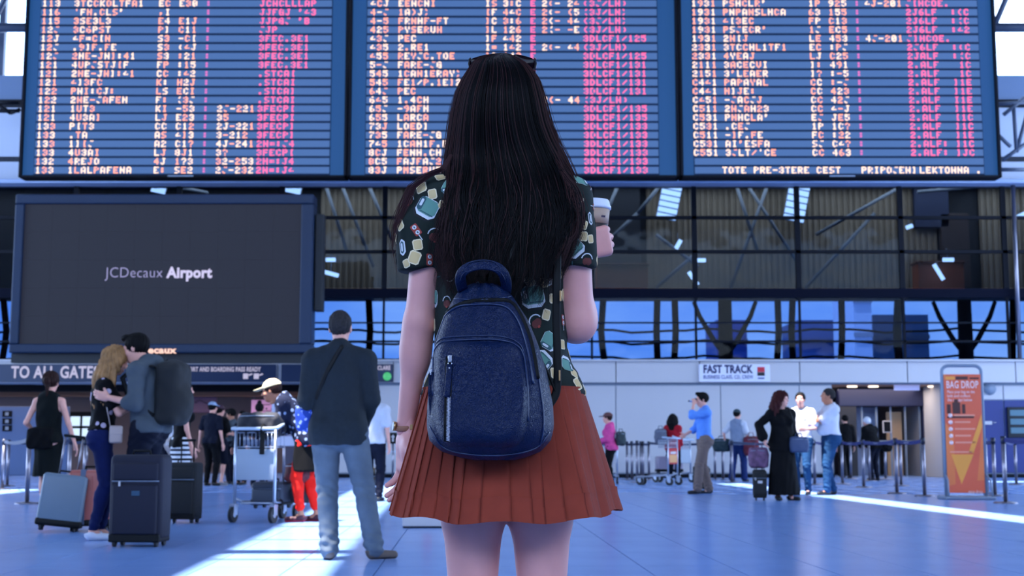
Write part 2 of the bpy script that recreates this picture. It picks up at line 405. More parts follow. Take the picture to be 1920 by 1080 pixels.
def person(label, pos, H, yaw, group=None, build=1.0, fem=False, h=.013, lean=0, turn=0, head=(0, 0, 0), headoff=(0, 0, 0),
           hands=None, handn=None, curl=.35, feet=None, toes=None, skin=M_skin, garments=(), hair=None, shoe=None, elbow=None, belly=0, knee=None):
    s = H/1.75; b = build
    root = empty('person', pos, yaw, label, 'person', group)
    J = {}
    Rl = Matrix.Rotation(turn, 3, 'Z') @ Matrix.Rotation(-lean, 3, 'X')
    hp = Vector((0, 0, .96*s))
    def up(x, y, z): return hp+Rl @ (Vector((x, y, z))*s-hp)
    J['pel'] = hp.copy(); J['waist'] = up(0, .005, 1.10); J['chest'] = up(0, .0, 1.30); J['neck'] = up(0, -.015, 1.47)
    J['head'] = up(*(Vector((0, .03, 1.628))+Vector(headoff)))
    sw = (.155 if fem else .178)*b
    ft = {'L': (-.095, 0), 'R': (.095, 0)}; ft.update(feet or {}); hn = {'L': None, 'R': None}; hn.update(hands or {})
    nn = {'L': None, 'R': None}; nn.update(handn or {}); el = {'L': (-.35, -1, 0), 'R': (.35, -1, 0)}; el.update(elbow or {})
    ty = {'L': .12, 'R': -.12}; ty.update(toes or {})
    for S, sg in (('L', -1), ('R', 1)):
        J['sh'+S] = up(sg*sw, -.01, 1.40); J['hip'+S] = Vector((sg*.088*s*b, 0, .93*s))
        t = hn[S]
        w = up(sg*(sw+.085), .03, .86) if t is None else Vector(t)*s
        J['el'+S], J['wr'+S] = ik(J['sh'+S], w, .285*s, .255*s, Vector(el[S]))
        a = Vector((ft[S][0]*s, ft[S][1]*s, (.075 if len(ft[S]) < 3 else ft[S][2])*s))
        J['kn'+S], J['an'+S] = ik(J['hip'+S], a, .44*s, .43*s, (Vector((sg*.1, 1, 0)) if not knee else Vector(knee)))
    def torso(f, t, lo='hip'):
        X = tuple(Rl @ Vector((0, 1, 0)))
        f.cone(J['pel']+Vector((0, 0, -.02*s)), J['waist'], (.155 if fem else .15)*s*b+t, (.125 if fem else .142)*s*b+t, .03, sq=((0, 1, 0), 1.35))
        f.cone(J['waist'], J['chest'], (.125 if fem else .142)*s*b+t, .155*s*b+t, .03, sq=(X, 1.42))
        if belly: f.ell(J['waist']+Rl @ Vector((0, .05*s+belly*.5, -.0)), ((.13*s+t), .07*s+belly+t, .14*s+t), .05)
        if fem:
            for q in (-1, 1): f.ell(J['chest']+Rl @ (Vector((q*.07, .085, -.02))*s), Vector((.06, .055, .06))*s+Vector((t, t, t)), .03)
        f.cone(J['shL'], J['shR'], .045*s*b+t, .045*s*b+t, .05); f.cone(J['chest'], J['neck'], .12*s*b+t, .055*s+t, .05, sq=(X, 1.3))
        for S in 'LR': f.ell(J['hip'+S]+Vector((0, -.04*s, -.01)), (.085*s*b+t, .09*s*b+t, .1*s+t), .04)
        for S in 'LR': f.cone(J['sh'+S], J['neck']+Rl @ Vector((0, -.01, .0)), .042*s+t, .046*s+t, .04)
    def arm(f, S, t, frac=1.0, t2=None):
        a, e, w = J['sh'+S], J['el'+S], J['wr'+S]; t2 = t if t2 is None else t2; k = s*(.9 if fem else 1.0)*(.5+.5*b)
        if frac <= .5:
            e2 = a+(e-a)*frac*2; f.cone(a, e2, .048*k+t, .042*k+t2, .03)
        else:
            f.cone(a, e, .048*k+t, .038*k+t, .03); fr = (frac-.5)*2; w2 = e+(w-e)*fr; f.cone(e, w2, .038*k+t, (.038-.012*fr)*k+t2, .015)
    def leg(f, S, t, frac=1.0, t2=None):
        a, e, w = J['hip'+S], J['kn'+S], J['an'+S]; t2 = t if t2 is None else t2
        if frac <= .5: f.cone(a, a+(e-a)*frac*2, .088*s*b+t, (.088-.036*frac*2)*s*b+t2, .03)
        else:
            f.cone(a, e, .088*s*b+t, .052*s*b+t, .03); fr = (frac-.5)*2; w2 = e+(w-e)*fr
            f.cone(e, w2, .052*s+t, (.052-.018*fr)*s+t2, .02); f.ell(e+(w-e)*.28+Vector((0, -.012*s, 0)), (.052*s+t*.8, .056*s+t*.8, .11*s), .02)
    pts = [J[k] for k in J]; lo = Vector([min(p[i] for p in pts) for i in range(3)]); hi = Vector([max(p[i] for p in pts) for i in range(3)])
    lo -= Vector((.26, .26, .1)); hi += Vector((.26, .30, .12)); J['lo'], J['hi'] = lo, hi
    fd = Field(lo, hi, h); torso(fd, -.012)
    fd.cone(J['neck']-Rl @ Vector((0, 0, .03)), J['head']+Vector((0, -.02, -.03)), .056*s, .05*s, .02)
    for S in 'LR': arm(fd, S, -.002); leg(fd, S, -.004); fd.cone(J['an'+S], J['an'+S]+Vector((0, .06*s, -.03*s)), .036*s, .03*s, .01)
    V, Q = fd.mesh(); V = smoothv(V, Q, 1, .5); parts = [(V, Q, np.zeros(len(Q), int))]
    hV, hQ, hm = get_head(fem, .006 if h < .012 else .0085)
    HR = Matrix.Rotation(turn, 3, 'Z') @ euler3(*head); J['HR'] = HR; HM = np.array(HR)
    parts.append(((hV*s*1.0) @ HM.T+np.array(J['head']), hQ, hm))
    for S, sg in (('L', -1), ('R', 1)):
        d = (J['wr'+S]-J['el'+S]).normalized(); n = Vector(nn[S]) if nn[S] is not None else Rl @ Vector((-sg, .2, 0))
        n = (n-d*n.dot(d)).normalized(); x = n.cross(d)
        gV, gQ = get_hand(curl if not isinstance(curl, dict) else curl.get(S, .35), .0045 if h < .012 else .0075)
        gV = gV*s*.98
        A = np.array([x, n, d]); g = gV.copy(); gq = gQ
        if S == 'R': g[:, 0] *= -1; gq = gQ[:, ::-1]
        parts.append((g @ A+np.array(J['wr'+S]), gq, np.zeros(len(gq), int)))
    off = 0; Vs, Qs, Ms = [], [], []
    for v, q, m in parts: Vs.append(v); Qs.append(q+off); Ms.append(m); off += len(v)
    newobj('body', mk_mesh('body', np.concatenate(Vs), np.concatenate(Qs), [skin, M_eye, M_lip], np.concatenate(Ms)), root)
    HRt = HR
    hd = lambda x, y, z: J['head']+HRt @ (Vector((x, y, z))*s)
    J['hd'] = hd
    # garments
    for g in garments:
        kind = g['k']; t = g.get('t', .014); fd = Field(lo, hi, g.get('h', h))
        if kind == 'top':
            torso(fd, t)
            if g.get('flare'): fd.cone(J['pel']-Vector((0, 0, .1*s)), J['waist'], (.175*s*b+t), .14*s*b+t, .03, sq=((0, 1, 0), 1.3))
            if g.get('sl', .3) > 0:
                for S in 'LR': arm(fd, S, t*g.get('st', 1), g.get('sl', .3), t*g.get('se', 1.3))
            if g.get('hood'): fd.ell(J['neck']+Rl @ Vector((0, -.075, .0)), (.10, .055, .075), .03); fd.cone(J['neck']+Rl @ Vector((-.07, .0, .02)), J['neck']+Rl @ Vector((.07, 0, .02)), .035, .035, .03)
            if g.get('collar'): fd.cone(J['neck']-Rl @ Vector((0, 0, .03)), J['neck']+Rl @ Vector((0, .0, g['collar'])), .064*s, .062*s, .01)
            if lean: fd.plane(up(0, 0, g.get('hem', .88)), tuple(Rl @ Vector((0, 0, -1))) if lean < 1 else (0, 0, -1))
            else: fd.plane((0, 0, g.get('hem', .88)*s), (0, 0, -1))
            nk = J['neck']+Rl @ Vector((0, .02, g.get('neck', .03)))
            if not g.get('collar') and not g.get('hood'): fd.plane(nk, tuple(Rl @ Vector((0, .45, 1))))
            if g.get('tank'):
                for S, sg in (('L', -1), ('R', 1)): fd.plane(J['sh'+S]-Rl @ Vector((sg*g['tank'], 0, 0)), tuple(Rl @ Vector((sg, 0, .12))))
            V, Q = fd.mesh(); V = folds(smoothv(V, Q, 1), Q, g.get('fold', .004), g.get('fk', 'mix'))
        elif kind == 'pants':
            fr = g.get('len', .98)
            for S in 'LR': leg(fd, S, t, fr, g.get('t2', t))
            fd.cone(J['pel']+Vector((0, 0, -.03*s)), J['pel']+(J['waist']-J['pel'])*.5, .152*s*b+t*.6, .145*s*b+t*.6, .03, sq=((0, 1, 0), 1.35))
            for S in 'LR': fd.ell(J['hip'+S]+Vector((0, -.04*s, -.01)), (.085*s*b+t*.7, .09*s*b+t*.7, .1*s+t), .04)
            fd.plane(J['pel']+(J['waist']-J['pel'])*g.get('rise', .45), tuple((J['waist']-J['pel'])))
            V, Q = fd.mesh(); V = folds(smoothv(V, Q, 1), Q, g.get('fold', .005), 'legs')
        elif kind == 'skirt':
            z0, z1 = g['z0']*s, g['z1']*s; r0, r1 = g['r0']*s, g['r1']*s
            c = (J['anL']+J['anR'])/2; c = Vector((c.x, c.y, z1))*g.get('sw', .4); c.z = z1
            fd.cone((0, 0, z0+.0), c, r0, r1, .02, sq=((0, 1, 0), g.get('q', 1.25)))
            for S in 'LR': leg(fd, S, .01, .5)
            fd.plane((0, 0, z1), (0, 0, -1)); fd.plane((0, 0, z0), (0, 0, 1))
            V, Q = fd.mesh(); V = folds(smoothv(V, Q, 1), Q, g.get('fold', .006), 'drape')
        elif kind == 'socks':
            for S in 'LR': fd.cone(J['an'+S]+(J['kn'+S]-J['an'+S])*g.get('top', .5), J['an'+S], .05*s, .038*s, .01)
            V, Q = fd.mesh()
        newobj(g['name'], mk_mesh(g['name'], V, Q, g['m']), root)
    # shoes
    if shoe:
        for S in 'LR':
            a = J['an'+S]; f = Field((-.09, -.13, -.09), (.09, .25, .1), .009); zb = -a.z/1.0
            f.cone((0, -.02, zb*.5+.0), (0, .16*s, zb*.62), .037, .030, .02); f.cone((0, -.035, -.015), (0, .0, -.01), .036, .036, .02)
            f.plane((0, 0, max(zb, -.085)), (0, 0, -1)); f.plane((0, 0, shoe.get('top', .01)), (0, -.4, 1))
            V, Q = f.mesh(); c = V[Q].mean(1); mi = (c[:, 2] < max(zb, -.085)+.018).astype(int)
            o = newobj('shoe', mk_mesh('shoe', V, Q, [shoe['m'], shoe.get('sole', M_sole)], mi), root, a); o.rotation_euler = (0, 0, ty[S])
    if hair: make_hair(root, J, s, h, hair)
    return root, J
M_sole = mat('shoe_sole', (30, 28, 32), .7)
def make_hair(root, J, s, h, g):
    HR = J['HR']; hh = min(h, .009); k = g['k']
    f = Field(J['head']-Vector((.22, .26, .75 if k in ('long', 'midlong') else .26)), J['head']+Vector((.22, .22, .20)), hh)
    hd = J['hd']; t = g.get('t', .012)
    f.ell(hd(0, -.022, .038), ((.075*s+t), (.096*s+t), (.090*s+t)), 0, Rm=HR)
    hl = g.get('line', .055)
    # face window
    f.ell(hd(0, .115, -.025), (.088*s, .085*s, .10*s), .01, Rm=HR, op='s')
    if k in ('short', 'bald'):
        f.plane(hd(0, -.03, -.03 if k == 'short' else .0), tuple(HR @ Vector((0, .55, -1))))
        for sg in (-1, 1): f.ell(hd(sg*.095, .015, -.01), (.022, .032, .04), .005, Rm=HR, op='s')
    if k == 'quiff': f.ell(hd(0, .06, .115), (.05, .05, .03), .02, Rm=HR)
    if k in ('bun', 'topbun'):
        f.plane(hd(0, -.03, -.05), tuple(HR @ Vector((0, .6, -1))))
        f.ell(hd(0, -.125, .02) if k == 'bun' else hd(0, -.04, .145), (.045*s, .042*s, .045*s), .01)
        if g.get('tail'): f.cone(hd(0, -.125, .0), hd(0.01, -.12, -.16), .032, .016, .02)
    if k == 'pony': f.plane(hd(0, -.03, -.05), tuple(HR @ Vector((0, .6, -1)))); f.cone(hd(0, -.12, .03), hd(.0, -.15, -.05), .03, .034, .02); f.cone(hd(0, -.15, -.05), hd(.01, -.125, -.2), .034, .012, .02)
    if k in ('long', 'midlong'):
        L = g.get('len', .35); w = g.get('w', .075)
        for x, y, ll in ((-w, -.04, .9), (w, -.04, .9), (-w*.5, -.085, 1), (w*.5, -.085, 1), (0, -.095, 1.0), (-w*1.05, .0, .75), (w*1.05, .0, .75)):
            a = hd(x*.9, y, .03); e = hd(x*g.get('sp', 1.15), y-g.get('back', .05), .03); e.z = a.z-L*ll; md = a.lerp(e, .45)+(e-a).cross(Vector((0, 0, 1)))*0; md.z = a.z-L*ll*.45; mo = (e-a); mo.z = 0; md += mo*.4; f.cone(a, md, .045, .05, .03); f.cone(md, e, .05, g.get('r2', .022), .03)
    V, Q = f.mesh(); N = np_normals(V, Q)
    ang = np.arctan2(V[:, 0]-J['head'][0], V[:, 1]-J['head'][1])
    am = g.get('wave', .003)
    V = V+N*(am*(np.sin(ang*22+3*np.sin(V[:, 2]*14))+.7*np.sin(ang*47+V[:, 2]*g.get('curl', 12))))[:, None]
    if len(V): newobj('hair', mk_mesh('hair', V, Q, g['m']), root)
def cap(root, J, m, brim=True, name='cap', s=1.0):
    HR = J['HR']; hd = J['hd']; f = Field(J['head']-Vector((.22, .22, .1)), J['head']+Vector((.22, .22, .2)), .008)
    f.ell(hd(0, -.02, .045), (.092, .112, .098), 0, Rm=HR); f.plane(hd(0, 0, .045), tuple(HR @ Vector((0, -.12, -1))))
    if brim: f.box(hd(0, .125, .052), (.065, .065, .007), .006, .01, Rm=HR @ Matrix.Rotation(-.12, 3, 'X'))
    V, Q = f.mesh(); newobj(name, mk_mesh(name, V, Q, m), root)
def to_local(root, p):
    v = Vector(p)-root.location; return Matrix.Rotation(-root.rotation_euler.z, 3, 'Z') @ v
def to_world(root, p): return root.location+Matrix.Rotation(root.rotation_euler.z, 3, 'Z') @ Vector(p)
# ------------------------------------------------------------------ the hall
YW = 37.0; ROOF = 14.7
zW = lambda py, d=YW: P(960, py, d).z
xW = lambda px, d=YW, py=800: P(px, py, d).x
M_floor = mat('floor_stone', (118, 150, 204), .22, spec=.5, noise_s=1.6, noise_a=.05)
M_grout = mat('grout', (52, 62, 84), .6)
M_white = mat('white_panel', (190, 186, 188), .55, noise_s=.6, noise_a=.02)
M_fascia = mat('fascia_panel', (192, 187, 188), .5)
M_grey = mat('grey_steel', (120, 132, 150), .5)
M_dark = mat('dark_frame', (7, 10, 20), .65, spec=.15)
M_navy = mat('navy_sign', (16, 34, 66), .45)
M_truss = mat('truss_steel', (62, 72, 92), .5)
M_roof = mat('roof_sheet', (70, 80, 100), .8)
M_chrome = mat('brushed_steel', (132, 128, 138), .3, metal=.9)
M_txt = emis('lit_lettering', (214, 210, 246), .75)
M_beige = mat('beige_ceiling', (150, 120, 104), .7)

# floor
f = MB(); f.bb((-26, -14, -.2), (26, 46, -.008), M_grout); floor = struct('floor', f)
tm = MB(); tm.bb((-.2965, -.5965, -.012), (.2965, .5965, 0), M_floor); tme = tm.mesh('floor_tile')
ta = R(1.9); cells = []
for i in range(-44, 45):
    for j in range(-14, 40):
        u, v = .3+.6*i, 1.2*j+.35; x = u*math.cos(ta)-v*math.sin(ta); y = u*math.sin(ta)+v*math.cos(ta)
        if abs(x) < 26 and -14 < y < 45.4: cells.append((x, y))
seen = sorted([c for c in cells if c[1] > 8.3 and abs(c[0]) < c[1]*.384+.3], key=lambda c: c[1])[:300]; ss = set(seen)
for x, y in seen:
    o = newobj('floor_tile', tme, floor, (x, y, 0)); o.rotation_euler = (0, 0, ta)
rest = MB(); RZ = Matrix.Rotation(ta, 3, 'Z')
vs, qs = [], []
for x, y in cells:
    if (x, y) in ss: continue
    b0 = len(vs)
    for z in (0, -.012):
        for a, b in ((-1, -1), (1, -1), (1, 1), (-1, 1)):
            p = RZ @ Vector((a*.2965, b*.5965, z)); vs.append((p.x+x, p.y+y, z))
    qs.append([b0, b0+1, b0+2, b0+3])
    for k in range(4): qs.append([b0+k, b0+4+k, b0+4+(k+1) % 4, b0+(k+1) % 4])
o = newobj('outer_floor_tiles', mk_mesh('outer_floor_tiles', np.array(vs), np.array(qs), M_floor, smooth=False), floor); o['kind'] = 'stuff'

# unseen roof, skylight slots shaped to throw the sun streaks on the floor
def sky_u(u, y): return u-.055*y
OFF = (SUN_DIR.x/-SUN_DIR.z*ROOF, SUN_DIR.y/-SUN_DIR.z*ROOF)
rf = MB()
def roof_patch(u0, u1, y0, y1, m=M_roof, z0=ROOF, z1=ROOF+.05, mb=None):
    """(u, y) are floor coordinates of the shade it throws"""
    mb = mb or rf
    c = [(sky_u(u, y)-OFF[0], y-OFF[1]) for u, y in ((u0, y0), (u1, y0), (u1, y1), (u0, y1))]
    A = [mb.bm.verts.new((x, y, z0)) for x, y in c]; B = [mb.bm.verts.new((x, y, z1)) for x, y in c]; i = mb.mi(m)
    for k in range(4): mb.bm.faces.new((A[k], A[(k+1) % 4], B[(k+1) % 4], B[k])).material_index = i
    mb.bm.faces.new(A[::-1]).material_index = i; mb.bm.faces.new(B).material_index = i
Y0, Y1 = -11, 40.6
U = [(-26, -8.5), (-7.75, -1.66), (-.72, 6.36), (6.98, 32)]
for u0, u1 in U[:3]: roof_patch(u0, u1, Y0, Y1)
roof_patch(-8.5, -7.75, Y0, 15); roof_patch(-8.5, -7.75, 26.7, Y1)
roof_patch(-1.66, -.72, Y0, 5.0); roof_patch(-1.66, -.72, 29, Y1)
roof_patch(6.36, 6.98, Y0, 9); roof_patch(6.36, 6.98, 31, Y1)
roof_patch(6.98, 13.3, Y0, Y1); roof_patch(13.3, 32, Y0, 32.0); roof_patch(13.3, 32, 33.0, Y1)
struct('ceiling', rf)
# glazing bars of the middle skylight: these throw the dark bars on the floor
for y, w in ((9.93, .07), (10.65, .38), (12.05, .07), (14.06, .12), (16.5, .1), (18.6, .1), (20.7, .1), (22.8, .1), (25, .1)):
    b = MB(); roof_patch(-1.75, -.65, y-w/2, y+w/2, M_truss, ROOF-.02, ROOF+.03, b); struct('trim_1', b)

# unseen side and rear walls, built up near the camera to dim light; rest open
w = MB(); w.bb((-26.3, -14, -.2), (-26, 46, 1.2), M_white); w.bb((-26.3, -14, 1.2), (-26, 9, ROOF), M_white); struct('wall_left', w)
w = MB(); w.bb((26, -14, -.2), (26.3, 46, 1.2), M_white); w.bb((26, -14, 1.2), (26.3, 9, ROOF), M_white); struct('wall_right', w)
w = MB(); w.bb((-26, -14.3, -.2), (26, -14, 7.5), M_white); struct('wall_front', w)

# back wall, lower part
zb, zt = zW(720), zW(675)
XL, XV0, XV1 = xW(562), xW(1562), xW(1771)
wb = MB(); wb.bb((XL, YW+.03, 0), (XV0, YW+.3, zb), M_grey); wb.bb((XV1, YW+.03, 0), (26, YW+.3, zb), M_grey)
wb.bb((-26, YW+.02, zb), (26, YW+.3, zt), M_grey)
wall = struct('wall_back', wb)
def panel(x0, x1, z0, z1, y=YW, m=M_white, name='wall_panel', th=.05, par=None):
    p = MB(); p.bb((x0+.012, y, z0+.012), (x1-.012, y+th, z1-.012), m, bev=.008, seg=1); return p.obj(name, par or wall)
edges = [XL]+[xW(p) for p in (760, 958, 1155, 1352, 1500)]+[XV0]
for a, b in zip(edges, edges[1:]): panel(a, b, .12, zb-.03)
M_bluepanel = mat('blue_panel', (22, 40, 110), .45)
xs = [XV1, xW(1846), xW(1884), xW(1960), xW(2060), 19, 22, 26]
for a, b in zip(xs, xs[1:]):
    zz = zW(750); panel(a, b, zz, zb-.03); panel(a, b, .12, zz, m=(M_bluepanel if a > XV1+.1 else M_white))
fx = [-26, -20, -14.5]+[xW(p) for p in (130, 325, 520, 737, 958, 1155, 1312, 1500, 1702, 1905)]+[17, 21, 26]
for a, b in zip(fx, fx[1:]): panel(a, b, zb+.02, zt-.03, y=YW-.15, m=M_fascia, name='fascia_panel', th=.16)
b = MB(); b.bb((XL, YW-.03, 0), (XV0, YW+.03, .1), M_dark); b.bb((XV1, YW-.03, 0), (26, YW+.03, .1), M_dark); struct('baseboard_back', b)
b = MB(); b.bb((-26, YW-.25, zt-.05), (26, YW+.3, zt), M_fascia); struct('trim_2', b)

# glazed band
M_fr = M_dark
M_glassu = None
def glass(name, tint, refl):
    m = bpy.data.materials.new(name); m.use_nodes = True; nt = m.node_tree; nt.nodes.clear(); N = nt.nodes; L = nt.links
    o = N.new('ShaderNodeOutputMaterial'); t = N.new('ShaderNodeBsdfTransparent'); t.inputs['Color'].default_value = tint
    g = N.new('ShaderNodeBsdfGlossy'); g.inputs['Roughness'].default_value = .03; g.inputs['Color'].default_value = (.8, .9, 1, 1)
    mx = N.new('ShaderNodeMixShader'); mx.inputs['Fac'].default_value = refl
    nz = N.new('ShaderNodeTexNoise'); nz.inputs['Scale'].default_value = .8; bp = N.new('ShaderNodeBump'); bp.inputs['Strength'].default_value = .25; bp.inputs['Distance'].default_value = .05
    tc = N.new('ShaderNodeTexCoord'); L.new(tc.outputs['Object'], nz.inputs['Vector']); L.new(nz.outputs['Fac'], bp.inputs['Height']); L.new(bp.outputs['Normal'], g.inputs['Normal'])
    L.new(t.outputs[0], mx.inputs[1]); L.new(g.outputs[0], mx.inputs[2]); L.new(mx.outputs[0], o.inputs['Surface']); return m
M_glassu = glass('clear_blue_glass', (.36, .42, .48, 1), .005)
M_glassl = glass('dark_blue_glass', (.16, .225, .33, 1), .004)
ztop = zW(341); step = xW(1505)-xW(1308); x0g = xW(1308); rows_up = [ztop, zW(408), zW(472), zW(540)]; rows_lo = [zW(558), zW(605), zW(640), zt]
win = MB(); ncols = range(-9, 9)
for k in ncols:
    x = x0g+k*step; win.bb((x-.07, YW-.02, zW(560)), (x+.07, YW+.1, ztop), M_fr)
    win.bb((x-.03, YW-.02, zt), (x+.03, YW+.06, zW(560)), M_fr)
for z, t in ((rows_up[1], .045), (rows_up[2], .045), (rows_lo[1], .02), (rows_lo[2], .025)): win.bb((-25, YW-.02, z-t), (24.4, YW+.08, z+t), M_fr)
window = struct('window_1', win)
pm = {}
for rows, m in ((rows_up, M_glassu), (rows_lo, M_glassl)):
    for a, b in zip(rows, rows[1:]):
        q = MB(); q.bb((-step/2+.03, -.006, 0), (step/2-.03, .006, a-b), m); me = q.mesh('glass_pane')
        for k in list(ncols)[:-1]: newobj('glass_pane', me, window, (x0g+(k+.5)*step, YW+.04, b))
s_ = MB(); s_.bb((-26, YW-.04, zW(558)), (26, 37.5, zW(541)), mat('slab_navy', (5, 9, 26), .8, spec=.1)); s_.bb((-26, 37.5, zW(541)-.06), (26, 39.75, zW(541)), mat('slab_navy', (5, 9, 26), .8, spec=.1)); struct('trim_3', s_)

# made-up gallery behind the upper glass, shaped after its reflections
M_corr = mat('corrugated_cladding', (150, 138, 124), .6, noise_s=1.2, noise_a=.1)
M_groom = mat('gallery_dark', (30, 36, 50), .7)
g = MB(); g.bb((-26, 39.75, zW(541)), (26, 39.9, ztop+.7), M_groom); g.bb((-26, YW+.1, ztop+.6), (26, 39.9, ztop+.75), M_groom)
gal = struct('wall_gallery', g)
cp = MB()
cp.bb((-.62, 0, 0), (.62, .04, ztop+.5-zW(541)), M_corr)
for k in range(7): cp.bb((-.58+k*.18, -.05, 0), (-.50+k*.18, 0, ztop+.5-zW(541)), M_corr)
cme = cp.mesh('cladding_sheet')
GY = 39.65; zg = zW(541)
def gx(px): return xW(px, GY, 500)
x = gx(1213)
while x < gx(1700): newobj('cladding_sheet', cme, gal, (x+.62, GY, zg)); x += 1.25
x = gx(1840)
while x < gx(1930): newobj('cladding_sheet', cme, gal, (x+.62, GY, zg)); x += 1.25
x = gx(600)
while x < gx(760): newobj('cladding_sheet', cme, gal, (x+.62, GY, zg)); x += 1.25
for k, (px, py, w_, h_, c) in enumerate([(1152, 440, 90, 190, (38, 44, 58)), (1745, 385, 60, 80, (48, 60, 96)), (1790, 470, 50, 130, (60, 50, 56))]):
    q = MB(); p = P(px, py, 39.5); q.box(p, (w_/2/58, .1, h_/2/58), mat('gallery_block%d' % k, c, .7), bev=.03); q.obj('partition_panel', gal)
# orange counters in the gallery, imitating reflected shapes
for (a, b_, t_, lab) in ((1118, 1212, 496, 'dark orange reflected counter set behind the gallery glass right of the cup'), (1716, 1800, 492, 'orange red reflected counter set behind the gallery glass above the orange totem')):
    c = empty('gallery_counter', (P((a+b_)/2, 500, 38.9).x, 38.9, zg), 0, lab, 'counter', 'orange counters imitating reflections')
    wd = (b_-a)/2/62.5; ht = zW(t_, 38.9)-zg+.0
    q = MB(); q.bb((-wd, -.3, .0), (wd, .3, ht-.06), mat('orange_brown', (170, 92, 66), .6), bev=.02); q.obj('counter_front', c)
    q = MB(); q.bb((-wd-.04, -.34, ht-.06), (wd+.04, .34, ht), mat('orange_top', (120, 70, 60), .4), bev=.015); q.obj('counter_top', c)
# glowing panels imitating louvre reflections in the glass
M_glint = emis('reflection_white', (190, 214, 255), 7)
def reflection_panel(px0, px1, py0, py1, lab, sl=.35, yy=38.9):
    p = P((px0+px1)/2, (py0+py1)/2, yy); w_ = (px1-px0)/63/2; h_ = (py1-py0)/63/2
    c = empty('louvre_reflection', p, 0, lab, 'light', 'glowing panels imitating louvre reflections')
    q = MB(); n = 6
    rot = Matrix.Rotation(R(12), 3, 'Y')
    q.box((0, 0.06, 0), (w_, .03, h_), M_grey, rot=rot); q.obj('slat_backing', c)
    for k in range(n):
        z = -h_+(k+.5)*2*h_/n; q = MB(); q.box(rot @ Vector((0, 0, z)), (w_*.94, .025, h_/n*.72), M_glint, rot=rot); q.obj('glow_slat', c)
reflection_panel(1236, 1274, 344, 412, 'bright louvre reflection as a glowing panel behind the glass left of the two right-hand ones')
reflection_panel(1474, 1514, 342, 416, 'bright louvre reflection as a glowing panel behind the glass, under the right board')
reflection_panel(530, 566, 341, 362, 'small bright louvre reflection as a glowing panel above the right end of the big dark screen')
reflection_panel(284, 312, 341, 362, 'small bright louvre reflection as a glowing panel above the middle of the big dark screen')
for px, py, lg, an, lab in ((1272, 458, 18, 60, 'short tilted lamp behind the glass below the left louvre reflection'), (1312, 488, 22, 0, 'short level lamp behind the glass left of the forked column'),
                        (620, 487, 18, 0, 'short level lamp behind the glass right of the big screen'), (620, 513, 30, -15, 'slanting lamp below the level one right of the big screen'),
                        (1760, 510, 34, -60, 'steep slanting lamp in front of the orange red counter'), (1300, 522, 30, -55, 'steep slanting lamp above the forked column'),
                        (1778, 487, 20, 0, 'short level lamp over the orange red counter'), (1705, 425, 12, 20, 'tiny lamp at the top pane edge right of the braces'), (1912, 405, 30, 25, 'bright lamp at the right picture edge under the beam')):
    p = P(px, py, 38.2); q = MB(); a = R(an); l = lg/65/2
    q.cyl((-l*math.cos(a), 0, -l*math.sin(a)), (l*math.cos(a), 0, l*math.sin(a)), .06, m=M_glint, n=10); q.cyl((0, .05, .03), (0, .12, .35), .012, m=M_grey, n=6)
    o = q.obj('glint_bar', None, None, p); tag(o, lab, 'glint', 'glowing bars imitating reflections')  # glowing bars imitating small bright reflections in the glass
# diagonal braces, stand-ins for reflected trusses
br = [((1120, 470), (1195, 400)), ((1195, 400), (1240, 345)), ((1160, 345), (1120, 440)), ((1310, 500), (1230, 440)), ((1370, 540), (1440, 345)), ((1400, 345), (1500, 500)), ((1530, 440), (1690, 350)), ((1510, 540), (1640, 400)), ((1230, 540), (1310, 470)),
      ((640, 345), (700, 500)), ((610, 345), (650, 470)), ((690, 345), (735, 450)), ((1420, 470), (1380, 345)), ((1720, 360), (1830, 350)), ((60, 345), (160, 345)), ((330, 350), (390, 362))]
bt = empty('brace_frame', P(1400, 450, 38.6), 0, 'thin pale diagonal steel braces imitating reflections in the gallery glass', 'brace')
for (a, b_) in br:
    q = MB(); q.cyl(P(*a, 38.6)-bt.location, P(*b_, 38.6)-bt.location, .05, m=mat('brace_pale', (120, 134, 156), .4), n=8); q.obj('brace', bt)

# forked columns, posts, rails and blocks imitating reflections in the lower glass (open air beyond)
M_post = mat('dark_steel', (4, 6, 12), .8, spec=.1)
def cpost(px, lean, lab, r=.09, yy=39.4):
    a, b_ = P(px, 676, yy), P(px+lean*.3, 560, yy); mid = P(px+lean, 620, yy); o_ = a.copy()
    q = MB(); q.tube([a-o_, (a+mid)/2-o_+Vector((.02*lean*.1, 0, 0)), mid-o_, b_-o_], r, M_post, n=8)
    o = q.obj('reflected_post', None, None, o_); tag(o, lab, 'post', 'dark posts imitating reflections')
for px, ln, lab in ((1133, -6, 'first dark bent reflected post right of the elbow behind the lower glass'), (1233, -2, 'dark reflected post left of the close pair behind the lower glass'), (1264, 3, 'dark bent reflected post just left of the left forked column'),
                (1457, 3, 'dark reflected post right of the left forked column'), (1487, -3, 'dark bent reflected post beside the one right of the left forked column'), (1577, 2, 'dark reflected post left of the pale pillar'),
                (1686, -4, 'thick dark reflected post between the pale pillar and right forked column'), (1899, 0, 'dark reflected post right of the right forked column'), (690, 4, 'dark reflected post behind the lower glass right of the grey-jacketed man'), (4, 8, 'dark reflected post at the left picture edge under the gallery')):
    cpost(px, ln, lab, .1 if px != 1686 else .13)
